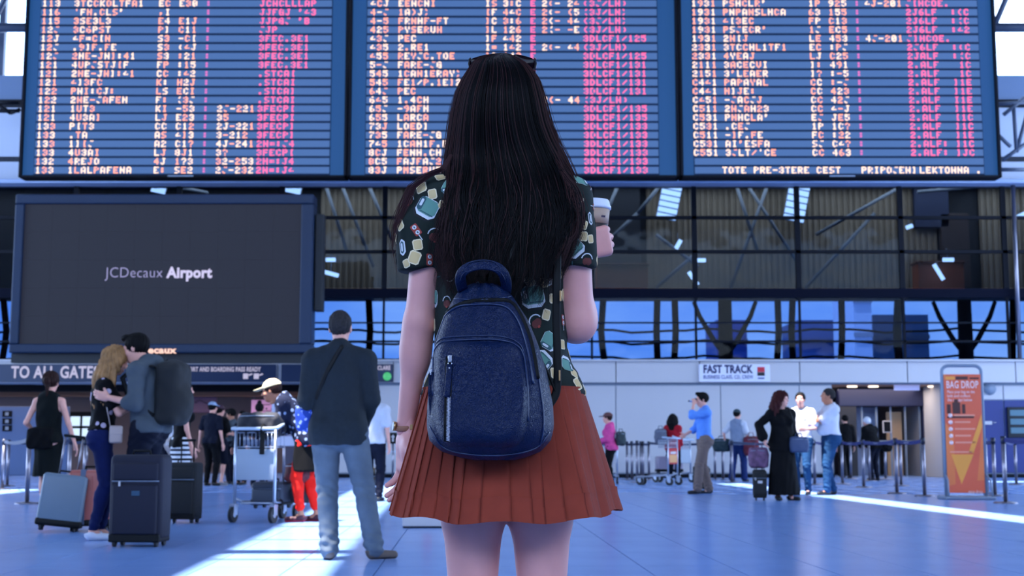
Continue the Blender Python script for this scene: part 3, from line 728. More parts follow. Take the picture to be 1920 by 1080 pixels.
for px, lab in ((1361, 'left forked dark reflected column behind the lower glass'), (1812, 'right forked dark reflected column behind the lower glass')):
    o_ = P(px, 676, 39.3); c = empty('reflected_column', o_, 0, lab, 'column', 'forked dark columns imitating reflections')
    q = MB(); q.cyl((0, 0, 0), (0, 0, P(px, 560, 39.3).z-o_.z), .22, .2, m=M_post, n=12); q.obj('trunk', c)
    for sg in (-1, 1):
        q = MB(); q.tube([(0, 0, .15), (sg*.35, 0, .6), (sg*.75, 0, 1.3), (sg*.92, 0, 1.75)], [.09, .08, .07, .06], M_post, n=8); q.obj('branch', c)
def rail(py, lab, amp=.03, yy=39.5):
    pts = []
    for k in range(60):
        px = -40+k*34; p = P(px, py+3*math.sin(k*.9)*amp*33+1.5*math.sin(k*2.3), yy); pts.append(p)
    o_ = pts[0].copy(); q = MB(); q.tube([p-o_ for p in pts], .035, M_post, n=6); o = q.obj('rail', None, None, o_); tag(o, lab, 'rail', 'sagging rails imitating reflections')
rail(620, 'upper dark sagging reflected rail behind the lower glass'); rail(642, 'lower dark sagging reflected rail behind the lower glass'); rail(671, 'thick dark reflected rail along the foot of the lower glass')
for (a, b_, c, dd, yy, col, lab) in ((1345, 1400, 600, 700, 70, (30, 60, 130), 'dim blue building block reflected in the lower glass by the forked column'), (1604, 1632, 520, 700, 62, (205, 212, 235), 'pale upright pillar building reflected in the lower glass'),
                             (1640, 1740, 590, 700, 66, (30, 60, 90), 'greenish dark reflected building right of the pale pillar'), (1498, 1575, 600, 700, 68, (56, 84, 140), 'low blue reflected building left of the pale pillar')):
    p0 = P(a, 700, yy); p1 = P(b_, c, yy); q = MB(); q.bb((p0.x, yy, 0), (p1.x, yy+4, p1.z), mat('far_%d' % a, col, .8)); 
    for k in range(3): q.bb((p0.x-.02, yy-.1, p1.z-1.2-k*1.6), (p1.x+.02, yy, p1.z-1.0-k*1.6), mat('far_band_%d' % a, tuple(int(v*.7) for v in col), .8))
    o = q.obj('far_building'); tag(o, lab, 'building')

# long ledge under the boards, upper wall and clerestory
b = MB(); b.bb((-26, YW-.5, zW(343, 36.5)), (26, YW+.3, zW(335, 36.5)), mat('pale_ledge', (150, 165, 196), .5), bev=.02); struct('trim_4', b)
u = MB()
M_uw = mat('upper_cladding', (176, 184, 202), .6)
u.bb((-26, YW+.1, zW(338)), (26, YW+.3, zW(200)), M_uw); u.bb((-26, YW-.1, zW(190)), (26, YW+.3, zW(143)), mat('upper_grey', (96, 116, 146), .6)); u.bb((-26, YW-.15, zW(199)), (26, YW+.3, zW(189)), M_dark)
u.bb((-26, YW+.05, zW(54)), (26, YW+.25, zW(46)), M_truss)
for k in range(-9, 10): u.bb((k*3.1-.08+.9, YW+.02, zW(143)), (k*3.1+.08+.9, YW+.2, ROOF+.2), M_truss)
struct('wall_upper', u)
def truss(x0, x1, lab, yy=35.6):
    c = empty('roof_truss', ((x0+x1)/2, yy, zW(60, yy)), 0, lab, 'truss', 'steel trusses beside the boards'); o_ = c.location
    n = 5; dx = (x1-x0)/n; za, zb_ = zW(52, yy)-o_.z, ROOF-o_.z-.1
    q = MB(); q.cyl((x0-o_.x, 0, za), (x1-o_.x, 0, za), .13, m=M_truss, n=10); q.obj('bottom_chord', c)
    q = MB(); q.cyl((x0-o_.x, 0, zb_), (x1-o_.x, 0, zb_), .12, m=M_truss, n=10); q.obj('top_chord', c)
    for k in range(n):
        a = x0-o_.x+k*dx; q = MB(); q.cyl((a, 0, za if k % 2 else zb_), (a+dx, 0, zb_ if k % 2 else za), .08, m=M_truss, n=8); q.obj('diagonal', c)
        q = MB(); q.cyl((a, 0, za), (a, 0, zb_), .06, m=M_truss, n=8); q.obj('upright', c)
truss(-17.5, -12.3, 'grey roof truss against the bright window left of the boards')
truss(12.2, 17.5, 'grey roof truss against the bright window right of the boards')
# right hand low truss web under the window
c = empty('wall_bracket', P(1895, 260, 35.8), 0, 'dark steel bracket web beside the lower right corner of the right board', 'bracket')
for a, b_ in (((1872, 318), (1930, 318)), ((1880, 300), (1925, 268)), ((1882, 215), (1925, 180)), ((1900, 195), (1906, 285)), ((1906, 285), (1925, 215)), ((1868, 250), (1895, 275)), ((1870, 195), (1930, 192))):
    q = MB(); q.cyl(P(*a, 35.8)-c.location, P(*b_, 35.8)-c.location, .055, m=M_truss, n=8); q.obj('strut', c)
c = empty('wall_bracket', P(12, 200, 35.8), 0, 'dark steel bracket web beside the left board edge', 'bracket')
for a, b_ in (((-10, 192), (36, 192)), ((-5, 196), (20, 212)), ((20, 212), (38, 205)), ((-20, 208), (36, 208))):
    q = MB(); q.cyl(P(*a, 35.8)-c.location, P(*b_, 35.8)-c.location, .055, m=M_dark, n=8); q.obj('strut', c)
# light slender post at the right
p = P(1912, 674, 36.84); q = MB(); q.cyl((0, 0, 0), P(1899, 345, 36.84)-p, .06, m=M_chrome, n=10); o = q.obj('slender_post', None, None, p); tag(o, 'slender pale steel post in front of the glazing at the right edge', 'post')

# passage on the left
M_pas = mat('passage_wall', (112, 96, 98), .7)
q = MB(); q.bb((-26, 44.5, 0), (XL, 44.7, 3.3), M_pas); struct('wall_passage', q)
q = MB(); q.bb((-26, YW+.3, zb+.1), (XL, 44.7, zb+.2), M_beige); q.bb((-26, 39.0, zb-.12), (XL, 39.4, zb+.1), M_dark); q.bb((-26, 41.5, zb-.16), (XL, 42.3, zb+.1), mat('brown_soffit', (120, 86, 70), .7)); struct('ceiling_passage', q)
q = MB(); q.bb((XL-.02, YW, 0), (XL+.25, 44.5, zb+.1), M_white); struct('wall_passage_side', q)
ld = emis('downlight', (255, 232, 210), 4)
for i, (px, yy) in enumerate(((-20, 38.3), (70, 38.3), (160, 38.2), (330, 38.2), (420, 38.2), (505, 38.2), (410, 40.3), (450, 43.2), (530, 40.5), (340, 43.4))):
    X = xW(px, yy); q = MB(); q.lathe([(.0, 0), (.16, 0), (.16, .03), (.0, .03)], ld, 16); q.lathe([(.16, -.01), (.2, -.01), (.2, .03), (.16, .03)], M_grey, 16)
    o = q.obj('ceiling_light', None, None, (X, yy, zb+.06)); tag(o, 'round downlight in the passage ceiling, '+['at the far left edge', 'above the woman in the dark dress', 'above the blonde woman', 'above the bare-shouldered woman', 'above the maroon cap', 'above the near trolley', 'deeper in, above the capped men', 'at the far end, left of the pink sign', 'deeper in, above the cream cap', 'at the far end, over the mauve sign'][i], 'light', 'downlights of the gate passage')
q = MB(); q.bb((P(-60, 800, 40).x, 40, 0), (P(128, 800, 40).x, 40.15, zW(762, 40)), mat('slate_blue', (70, 92, 134), .6), bev=.02); o = q.obj('screen_wall'); tag(o, 'slate blue partition behind the woman in the dark dress', 'partition')
for k, py in enumerate((776, 790, 803)):
    q = MB(); q.bb((-.14, 0, -.09), (.14, .02, .09), M_dark); q.bb((-.05, -.01, -.05), (.05, 0, .05), M_grey); q.obj('pictogram', o, None, P(13, py, 39.97))
c = empty('security_screens', P(318, 790, 43), 0, 'bright lit panes at the far end of the passage by the dark dress', 'window')
for a, b_ in ((0, 0), (.38, 0), (0, .38), (.38, .38)):
    q = MB(); q.bb((-.15+a, 0, -.15+b_), (.15+a, .04, .15+b_), emis('lit_pane', (200, 225, 255), 1.3), bev=.01); q.obj('lit_pane', c)
c.location = P(140, 812, 43)
q = MB(); q.bb((-.28, .04, -.3), (.66, .08, .68), M_dark); q.obj('frame', c)
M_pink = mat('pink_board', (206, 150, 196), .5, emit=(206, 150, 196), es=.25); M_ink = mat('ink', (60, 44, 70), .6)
c = empty('pink_sign', P(500, 764, 42.0), 0, 'pink notice board hanging in the passage above the trolley', 'sign', None)
q = MB(); q.box((0, 0, 0), (.48, .03, .24), M_pink, bev=.02); q.obj('board', c)
q = MB(); q.tube([(-.16, -.035, -.02), (-.14, -.035, -.11), (.14, -.035, -.11), (.16, -.035, -.02)], .012, M_ink, n=6); q.tube([(-.2, -.035, .08), (.12, -.035, .09)], .012, M_ink, n=6); q.cyl((0, -.03, -.04), (0, -.04, -.04), .03, m=M_ink); q.obj('printed_mark', c)
for sg in (-1, 1):
    q = MB(); q.cyl((sg*.4, 0, .24), (sg*.4, 0, 2.6-c.location.z), .008, m=M_grey, n=6); q.obj('hanger', c)
q = MB(); q.box((0, 0, 0), (.55, .03, .28), mat('mauve_board', (96, 70, 100), .6), bev=.02); q.tube([(-.3, -.035, .1), (-.1, -.035, .04), (.0, -.035, .12), (.3, -.035, -.02)], .02, M_ink, n=6); o = q.obj('mauve_sign', None, None, P(374, 757, 42.2)); tag(o, 'dim mauve notice board in the passage behind the capped men', 'sign')
c = empty('notice_stand', (P(533, 800, 27).x, 27, 0), 0, 'pale grey printed notice on a stand behind the cream-capped person', 'stand')
q = MB(); q.box((0, 0, zW(797, 27)), (.26, .02, .42), mat('pale_notice', (176, 178, 196), .5), bev=.01); q.obj('notice', c)
for k in range(5):
    q = MB(); q.bb((-.18, -.026, zW(797, 27)+.26-k*.12), (.16, -.022, zW(797, 27)+.28-k*.12), mat('notice_ink', (110, 90, 110), .6)); q.obj('printed_line', c)
q = MB(); q.cyl((0, .03, 0), (0, .03, zW(797, 27)), .025, m=M_chrome); q.obj('pole', c); q = MB(); q.lathe([(.18, 0), (.18, .015), (.03, .03)], M_dark, 20); q.obj('base', c)
# counters deep in the passage
for px, pw, ht, col, lab in ((300, 60, 1.1, (70, 80, 110), 'grey counter deep in the passage left of the capped men'), (560, 50, 1.2, (60, 64, 90), 'grey counter deep in the passage behind the bending person')):
    c = empty('desk', (xW(px, 41), 41, 0), 0, lab, 'counter'); w_ = pw/61/2
    q = MB(); q.bb((-w_, -.3, .0), (w_, .3, ht-.05), mat('desk%d' % px, col, .6), bev=.02); q.obj('front', c); q = MB(); q.bb((-w_-.04, -.34, ht-.05), (w_+.04, .34, ht), M_grey, bev=.01); q.obj('worktop', c)
    q = MB(); q.bb((-w_*.5, -.05, ht), (w_*.2, 0, ht+.35), M_dark, bev=.01); q.obj('monitor', c)

# vestibule on the right
q = MB(); q.bb((XV0-.02, YW+.3, 0), (XV0, 44, zb), M_white); q.bb((XV1, YW+.3, 0), (XV1+.02, 44, zb), M_white); q.bb((XV0, 43.6, 0), (XV1, 43.8, zb), mat('vest_wall', (110, 118, 140), .7)); struct('wall_vestibule', q)
q = MB(); q.bb((XV0, YW+.05, zb), (XV1, 44, zb+.08), M_beige); struct('ceiling_vestibule', q)
c = empty('portal', (xW(1655, 39), 39, 0), 0, 'deep blue doorway portal with glazed doors behind the queue posts', 'portal')
hx = (xW(1740, 39)-xW(1573, 39))/2; z1, z0_ = zW(728, 39), zW(762, 39)
q = MB(); q.bb((-hx, -.2, z0_), (hx, .2, z1), mat('portal_navy', (10, 18, 58), .5), bev=.02); q.obj('header', c)
q = MB(); q.bb((hx-.16, -.18, 0), (hx, .18, z0_), mat('portal_navy', (10, 18, 58), .5), bev=.01); q.obj('jamb', c)
q = MB(); q.bb((-hx, -.18, 0), (-hx+.5, .18, z0_), mat('portal_dark', (20, 20, 30), .6), bev=.01); q.obj('jamb', c)
for k in range(5):
    a = -hx+.7+k*.42; q = MB(); q.bb((a-.025, .0, 0), (a+.025, .05, z0_), M_grey); q.obj('glazing_bar', c)
q = MB(); q.bb((-hx+.5, .02, .95), (hx-.16, .06, 1.03), M_grey); q.obj('glazing_bar', c)
q = MB(); q.bb((.25, .5, 0), (.7, .55, z0_-.15), mat('pale_wood', (196, 158, 120), .6)); q.obj('wooden_leaf', c)
q = MB(); q.bb((-hx+.5, 1.2, 0), (.2, 1.25, z0_), mat('back_pale', (150, 168, 205), .6)); q.obj('pale_screen', c)
q = MB(); q.bb((.0, -.02, 1.25), (.25, .02, 1.6), M_white); q.bb((.03, -.03, 1.28), (.22, -.02, 1.57), M_dark); q.obj('notice', c)
for k in range(4):
    a = hx+.25+k*.22; q = MB(); q.bb((a-.02, .1, 0), (a+.02, .14, z0_), M_grey); q.obj('glazing_bar', c)
q = MB(); q.box((0, 0, 0), (.36, .03, .15), mat('white_lit', (180, 185, 225), .5, emit=(180, 185, 230), es=.4), bev=.01); q.box((0, .0, .22), (.03, .02, .1), M_grey); o = q.obj('ceiling_sign', None, None, P(1700, 722, 37.6)); tag(o, 'small white sign hung under the ceiling over the blue portal', 'sign')
for px, wh in ((1600, 'over the left jamb'), (1640, 'over the middle of the header'), (1752, 'right of the white hanging sign')):
    q = MB(); q.lathe([(.0, 0), (.14, 0), (.14, .03), (.0, .03)], ld, 16); o = q.obj('ceiling_light', None, None, (xW(px, 38), 38.0, zb-.04)); tag(o, 'small round downlight in front of the blue portal, '+wh, 'light', 'downlights over the portal')
c = empty('wall_screen', P(1912, 792, 36.95), 0, 'black departure screen on the blue wall at the right edge', 'screen')
q = MB(); q.box((0, 0, 0), (.34, .04, .42), mat('black_gloss', (12, 18, 26), .2), bev=.01); q.obj('bezel', c)
for k in range(3): q = MB(); q.bb((-.27, -.05, -.3+k*.24), (.27, -.04, -.14+k*.24), mat('screen_teal', (60, 92, 110), .3, emit=(60, 100, 120), es=.5)); q.obj('screen_line', c)
q = MB(); q.lathe([(0, 0), (.17, 0), (.17, .02), (0, .02)], M_grey, 20); o = q.obj('wall_disc', None, None, P(1856, 729, 36.98)); o.rotation_euler = (PI/2, 0, 0); tag(o, 'round grey plate high on the white wall right of the totem', 'plate')
q = MB(); q.box((0, 0, 0), (.12, .02, .05), M_white, bev=.01); q.lathe([(0, 0), (.05, 0), (.05, .02), (0, .02)], M_white, 12, c=(.18, 0, 0)); o = q.obj('wall_tag', None, None, P(1852, 793, 36.98)); tag(o, 'small white tag on the blue wall right of the totem', 'tag')
q = MB(); q.bb((-.42, -.5, 0), (.42, .5, .7), M_grey, bev=.03)
# ------------------------------------------------------------------ signs on the fascia
YS = YW-.22
def px_w(a, b, y): return (P(b, 700, y)-P(a, 700, y)).x
c = empty('gate_sign', P(245, 699, YS), 0, 'long navy sign reading TO ALL GATES over the left passage', 'sign')
w_ = px_w(-30, 515, YS)/2
q = MB(); q.bb((-w_, 0, zW(716, YS)-c.location.z), (w_, .06, zW(683, YS)-c.location.z), M_navy, bev=.01); q.obj('panel', c)
S1 = 2500/YS
fx_ = lambda px: P(px, 699, YS).x-c.location.x
fit_text('lettering', 'TO ALL GATES', fx_(21), fx_(186), -.01, .0, 31/S1, M_txt, c, bold=.012)
fit_text('lettering', 'HAVE YOUR PASSPORT AND BOARDING PASS READY', fx_(283), fx_(489), -.01, .09, 12/S1, M_txt, c, bold=.004)
for px in (462, 482):
    q = MB(); q.bb((-.09, -.012, -.07), (.05, -.004, .08), M_txt, bev=.003); q.cyl((.06, -.008, .03), (.16, -.008, .07), .02, m=M_txt); q.obj('pictogram', c, None, (P(px, 706, YS).x-c.location.x, 0, -.1))
c = empty('customs_sign', P(632, 699, YS), 0, 'navy sign reading GOODS TO DECLARE beside the grey-jacketed man', 'sign'); w_ = px_w(527, 737, YS)/2
q = MB(); q.bb((-w_, 0, zW(716, YS)-c.location.z), (w_, .06, zW(683, YS)-c.location.z), M_navy, bev=.01); q.obj('panel', c)
fit_text('lettering', 'GOODS TO DECLARE', fx_(652), fx_(732), -.01, .13, 11/S1, M_txt, c, bold=.004)
q = MB(); q.lathe([(0, 0), (.115, 0), (.115, .012), (0, .012)], emis('green_dot', (80, 200, 130), .9), 20); o = q.obj('green_dot', c, None, (P(726, 706, YS).x-c.location.x, -.002, -.1)); o.rotation_euler = (PI/2, 0, 0)
q = MB(); q.bb((-.2, -.01, -.02), (.1, -.002, .02), M_txt); q.bb((-.2, -.01, -.08), (0, -.002, -.05), M_txt); q.obj('small_print', c, None, (P(700, 706, YS).x-c.location.x, 0, -.07))
c = empty('fast_track_sign', P(1377, 699, YS), 0, 'white wall sign reading FAST TRACK with a red and black mark', 'sign'); w_ = px_w(1311, 1444, YS)/2
M_ftw = mat('sign_white', (205, 208, 226), .45, emit=(200, 205, 230), es=.12)
q = MB(); q.bb((-w_, 0, zW(716, YS)-c.location.z), (w_, .05, zW(683, YS)-c.location.z), M_ftw, bev=.01); q.obj('panel', c)
M_nt = mat('navy_text', (20, 30, 84), .5); M_bt = mat('blue_text', (70, 84, 140), .5)
fit_text('lettering', 'FAST TRACK', fx_(1319), fx_(1412), -.006, .09, 20.5/S1, M_nt, c, bold=.012)
fit_text('lettering', 'BUSINESS CLASS, CD, CREW', fx_(1319), fx_(1412), -.006, -.12, 10/S1, M_bt, c, bold=.002)
q = MB(); q.bb((-.1, -.01, -.02), (.1, 0, .12), mat('logo_red', (196, 30, 50), .5)); q.obj('red_mark', c, None, (P(1427, 695, YS).x-c.location.x, 0, .04))
q = MB(); q.bb((-.1, -.01, -.05), (.1, 0, .05), mat('logo_black', (20, 20, 26), .5)); q.obj('black_mark', c, None, (P(1427, 702, YS).x-c.location.x, 0, -.035))
q = MB(); q.bb((-.09, -.01, -.02), (.09, 0, .02), M_bt); q.obj('small_print', c, None, (P(1427, 709, YS).x-c.location.x, 0, -.15))

# ------------------------------------------------------------------ big dark advertising screen
YJ = 31.0; SJ = 2500/YJ
c = empty('video_screen', (P(300, 660, YJ).x, YJ, P(300, 662, YJ).z), 0, 'huge dark video screen in a navy frame over the left passage', 'screen'); o_ = c.location
M_jf = mat('screen_frame', (20, 36, 60), .45, spec=.3, noise_s=.5, noise_a=.1); M_js = mat('led_screen', (14, 15, 18), .6, spec=.2, emit=(44, 46, 60), es=.7)
l, r_, t, b = P(18, 662, YJ).x-o_.x, P(584, 662, YJ).x-o_.x, P(300, 365, YJ).z-o_.z, 0
il, ir, it, ib = P(36, 645, YJ).x-o_.x, P(561, 645, YJ).x-o_.x, P(300, 383, YJ).z-o_.z, P(300, 645, YJ).z-o_.z
for a, bb_ in (((l, -.08, b), (r_, .5, ib)), ((l, -.08, it), (r_, .5, t)), ((l, -.08, ib), (il, .5, it)), ((ir, -.08, ib), (r_, .5, it))):
    q = MB(); q.bb(a, bb_, M_jf, bev=.03); q.obj('frame_bar', c)
q = MB(); nxp, nzp = 10, 5; pw, ph = (ir-il)/nxp, (it-ib)/nzp
q.bb((-pw/2+.0015, 0, -ph/2+.0015), (pw/2-.0015, .1, ph/2-.0015), M_js); me = q.mesh('led_module')
for i in range(nxp):
    for j in range(nzp): newobj('led_module', me, c, (il+(i+.5)*pw, 0, ib+(j+.5)*ph))
M_lil = emis('lilac_glow', (176, 172, 226), .85); M_lil2 = emis('white_glow', (214, 208, 246), 1.0)
def jtext(s, px0, px1, py, size, m, bold, yoff, th=0):
    me = text_mesh(s, size/SJ, m, align='LEFT', bold=bold); xs = [v.co.x for v in me.vertices]; w0 = max(xs)-min(xs)
    k = (P(px1, py, YJ).x-P(px0, py, YJ).x)/w0
    for v in me.vertices: v.co.x = (v.co.x-min(xs))*k
    newobj('lettering', me, c, (P(px0, py, YJ).x-o_.x, yoff, P(px0, py, YJ).z-o_.z))
jtext('JCDecaux', 197, 305, 512, 28, M_lil, -.004, -.012); jtext('Airport', 312, 398, 512, 28, M_lil2, .014, -.012)
jtext('JCDecaux', 240, 333, 657.5, 17, emis('orange_glow', (255, 205, 185), 1.3), .008, -.095)
q = MB(); q.bb((r_+.02, .1, 1.0), (r_+.22, .45, 3.3), mat('black_box', (8, 10, 16), .6), bev=.02); q.obj('side_housing', c)
for k in (0, 1, 2): q = MB(); q.bb((l+1+k*2.6, .45, t-.6), (l+1.14+k*2.6, 6.0, t-.46), M_dark); q.obj('rear_arm', c)
q = MB(); q.bb((l, .1, -.22), (r_, .4, -.0), mat('black_box', (8, 10, 16), .6)); q.obj('bottom_rail', c)

# ------------------------------------------------------------------ departure boards
FONT = {}
for l_ in """0 3E5149453E|1 00427F4000|2 6251494946|3 2241494936|4 1814127F10|5 2745454539|6 3C4A494930|7 0171090503|8 3649494936|9 064949291E|: 0036360000|- 0808080808|. 0060600000|, 0050300000|' 0007030000|( 001C224100|) 0041221C00|= 1414141414|/ 2010080402|? 0201510906|A 7E1111117E|B 7F49494936|C 3E41414122|D 7F4141221C|E 7F49494941|F 7F09090901|G 3E4149497A|H 7F0808087F|I 00417F4100|J 2040413F01|K 7F08142241|L 7F40404040|M 7F020C027F|N 7F0408107F|O 3E4141413E|P 7F09090906|Q 3E4151215E|R 7F09192946|S 4649494931|T 01017F0101|U 3F4040403F|V 1F2040201F|W 3F4038403F|X 6314081463|Y 0708700807|Z 6151494543|* 14083E0814""".split('|'):
    FONT[l_[0]] = bytes.fromhex(l_[2:])
B1 = [("113","3TCCKOLTFA1","EC","E30","","JCNCLLLAP"),("116","'FN.CLS'",",I","","","JJFGJ '43"),("115","3SE3L3","E4","E1J","","JJPGJ 'B"),("12J","3C6PST","PI","C11","","JJP"),("12J","4F=CIN","S3","-CI","","3FEC.3E1"),("12J",".9IF.FE","S3","(4J","","3FEC.3E1"),("12J","2NE-JNI:41","S3",":21","","3FEC.3E1"),("121","4UPJSTJIF","FP",":15","","3FEC.3E1"),("121","2NE-JNI:41","CC",":42","",".STCAI"),("121","4I3FC","K:","H2J","",".STCAI"),("122","PNI:CJ:","LS","ECI","",".STCAI"),("122","2NE-JAFEN","F:","(3J","",".STCAI"),("121","1UT3","KI","-53","2J-221","3FECPI"),("121","4U3AI","LJ","E23","35","3FECPI"),("133","PIT3","CC","C12","2J-221","3FECPI"),("133",".TA","AS","4I3","3-212","3FECPI"),("133","1IIJ","A2","C1?","4J-241","2N=:J4"),("133","4U3AI","LJ","8J1","3?","3FECPI"),("132","4REJO","4J","1?3","32-253","2N=:J4"),("133","1LALPAFENA","E:","SE2","2J-232","2N=:J4")]
B2 = [("4CJ","EENCNI","IS","3:C","2(- 24","(3J/LN)"),("4-J","1A)J)","IF","44C","2(- (5","(3J/LN)"),("4-5","FRNHF-FT","IC","3:6","2(- 44","(3J/LN)"),("425","PYSERUH","IL","126","2(- -E","(3J/LN)"),("43J","PEC","IF","442","","3DLCF1/125"),("435","2_RE1".replace('_', '.'),"I=","142","2(- 44","(3J/LN)"),("455","REYJC.TOE","IC","142","","3DLCF1/125"),("5-J","FARE-JG","IF","14E","","3DLCF1/131"),("545","1CAN1ERAY)","IC","","","3DLCF1/131"),("545","FE1/P.1EI2","","","","3DLCF1/131"),("64J","PEC","","","","3DLCF1/131"),("645","1.4CH","","","2(- 44","(3J/LN)"),("65J","-9AFN","","","","3DLCF1/135"),("655","LARCA","","","","3DLCF1/135"),("73J","LOEDI","","","","3DLCF1/133"),("735","FARE-JG","","","","3DLCF1/133"),("745","1CAN1F.ED","","","","3DLCF1/133"),("8CJ","FENH.CH","","","","3DLCF1/133"),("8C5","FAJFAJ2","","","","3DLCF1/133"),("83J","PMSERUE","","","","3DLCF1/133")]
B3 = [("1931","PSHCLR'","1P","925","4J-201","JIHCOE."),("1931","PNPANSLNCA","63","155","","2J6LF  :(C"),("1931","4I3EC","FP","C13","","2J6LF  :(C"),("1931","PSJECR'","1J","EC5","","2J6LF  :42"),("1931","2NIJ","LE","453","4J-201","JIHCOE."),("2331","3TCCHL1TF1","EC",":PJ","","2J6LF  :(C"),("2331","4YEAJ","LJ","C25","","2JALF  :(C"),("2111","3ACECVI","I:","491","","2.ALF   1C"),("2151","3'LEAER","I?",":-5","","2.ALF   1C"),("C441","PAPAYAL","CC",":-J","","2.ALF  I1E"),("C441","NIJE:","CC","423","","2.ALF  I1E"),("C451","-JACJJ","CC","42J","","2.ALF  I1E"),("C511","2NJAH23","CC","4-J","","2.ALF  I1E"),("C531","PNHCLA'","EJ","JE5","","2.ALF  I1C"),("C531",".CEJ","1P","1C?","","2.ALF  I1C"),("C511","-IF.FE","FC",":22","","2.ALF  I1E"),("C531","AI'ESFA","SJ","C4?","","2.ALF: I1C"),("C551","3JLT/'CE","CC","463","","2.ALF: IJC"),(),("BANNER",)]
YB = 33.0; SB = 2500/YB; PITCHPX = 16.45
def col(a, e): return emis('led_%s' % a, e[0], e[1])
L_or = col('orange', ((255, 160, 136), 1.7)); L_cr = col('cream', ((255, 214, 190), 1.75)); L_pk = col('pink', ((255, 100, 158), 1.5)); L_mg = col('magenta', ((246, 120, 205), 1.0))
M_rowbg = mat('board_row', (30, 44, 64), .5, emit=(76, 112, 170), es=.9, spec=.2); M_bdbg = mat('board_face', (16, 36, 66), .5, emit=(38, 88, 146), es=.7, spec=.2); M_gap = mat('board_gap', (8, 18, 36), .6, emit=(24, 50, 92), es=.6, spec=.1)  # blue emission paints in the daylight reflected by the board faces
rng = random.Random(3)
def add_glyphs(runs, X0, zc):
    """runs: (string, px at bottom row, pitch px, material)"""
    q = {}
    dz = 12.2/7/SB; dxp = 1.65/SB
    for s, x0, pitch, mats in runs:
        for i, ch in enumerate(s):
            if ch not in FONT: continue
            mm = mats if not isinstance(mats, tuple) else mats[(i+int(zc*7)) % len(mats)]
            V, F = q.setdefault(mm, ([], []))
            bits = FONT[ch]; drop = rng.choice((1, 3, 3, 9))
            for cx in range(5):
                if cx == drop and ch not in "1-.:/": continue
                y = 0
                while y < 7:
                    if bits[cx] >> y & 1:
                        y2 = y
                        while y2+1 < 7 and bits[cx] >> (y2+1) & 1: y2 += 1
                        xa = x0+i*pitch/SB+(cx-.35)*dxp; xb = x0+i*pitch/SB+(cx+1.25)*dxp; za = (3.5-y+.25)*dz; zb_ = (3.5-y2-1-.25)*dz; e = dxp*.5
                        b = len(V); V += [(xa+e, 0, za), (xb-e, 0, za), (xb, 0, za-e*.8), (xb, 0, zb_+e*.8), (xb-e, 0, zb_), (xa+e, 0, zb_), (xa, 0, zb_+e*.8), (xa, 0, za-e*.8)]
                        F.append([b, b+1, b+2, b+3]); F.append([b, b+3, b+4, b+7]); F.append([b+4, b+5, b+6, b+7])
                        y = y2
                    y += 1
    if not q: return None
    Vs, Fs, Ms, mats = [], [], [], []
    for m, (V, F) in q.items():
        o = len(Vs); Vs += V; Fs += [[i+o for i in f] for f in F]; Ms += [len(mats)]*len(F); mats.append(m)
    return mk_mesh('characters', np.array(Vs, float), np.array(Fs), mats, Ms, smooth=False)
def board(pxL, pxR, inL, inR, data, cols, lab, namepl):
    oz = P(960, 333, YB).z; c = empty('departure_board', (P((pxL+pxR)/2, 333, YB).x, YB, oz), 0, lab, 'board', 'departure boards'); o_ = c.location
    X = lambda px: P(px, 319, YB).x-o_.x
    top = ROOF-o_.z-1.2
    l, r_ = X(pxL), X(pxR)
    for a, b in (((l, -.06, 0), (l+.07, .45, top)), ((r_-.07, -.06, 0), (r_, .45, top)), ((l, -.06, 0), (r_, .45, .055)), ((l, -.06, top-.07), (r_, .45, top))):
        q = MB(); q.bb(a, b, M_dark, bev=.01); q.obj('frame_bar', c)
    q = MB(); q.bb((l+.05, .04, .05), (r_-.05, .4, top-.05), M_bdbg); q.obj('face_panel', c)
    q = MB(); q.bb((X(inL)-.02, .02, P(960, 328, YB).z-oz), (X(inR)+.02, .045, top-.3), M_gap); q.obj('row_backing', c)
    zc = lambda i: P(960, 319-PITCHPX*i, YB).z-oz
    q = MB(); h_ = (zc(1)-zc(0))*.37; q.bb((X(inL), 0, -h_), (X(inR), .03, h_), M_rowbg); me = q.mesh('display_row')
    n = len(data); i = 0
    while zc(i)+.2 < top-.3:
        row = newobj('display_row', me, c, (0, 0, zc(i)))
        d = data[n-1-i] if i < n else data[(i*7) % n]
        if d and d[0] != 'BANNER':
            mo = (L_or, L_cr) if i > 12 else ((L_cr, L_cr, L_or) if i < 7 else (L_cr, L_or)); runs = []
            k = len(cols)-1
            for j, s in enumerate(d): 
                if s: runs.append((s, X(cols[j][0]), 12.4, (L_pk if cols[j][1] == 'p' else mo)))
            for px, ch, m in cols_extra[namepl]: runs.append((ch, X(px), 12.4, m))
            if namepl == 0 and i > 0: pass
        elif d: runs = [("TOTE PRE-3TERE CEST", X(1355), 12.0, L_cr), ("PRIPOJENI", X(1616), 12.0, L_cr), ("LEKTONNA .", X(1725), 12, L_cr)]
        else: runs = []
        if runs:
            me2 = add_glyphs(runs, 0, zc(i))
            if me2: newobj('characters', me2, row, (0, -.008, 0))['kind'] = 'stuff'
        i += 1
    q = MB(); q.bb((-.32, -.075, .01), (.32, -.06, .045), M_grey); q.obj('maker_plate', c, None, (X(namepl_px[namepl]), 0, 0))
    for px in (pxL+90, pxR-90): q = MB(); q.bb((X(px)-.06, .1, top), (X(px)+.06, .3, ROOF-o_.z), M_truss); q.obj('hanger', c)
    return c
cols_extra = {0: [(379, ':', L_mg)], 1: [(996, 'E', L_pk)], 2: [(1613, ':', L_mg)]}; namepl_px = {0: 340, 1: 950, 2: 1578}
board(36, 650, 64, 617, B1, [(67, 'o'), (128, 'o'), (289, 'o'), (328, 'o'), (405, 'o'), (481, 'p')], 'left departure board, daylit blue, rows of orange and pink letters', 0)
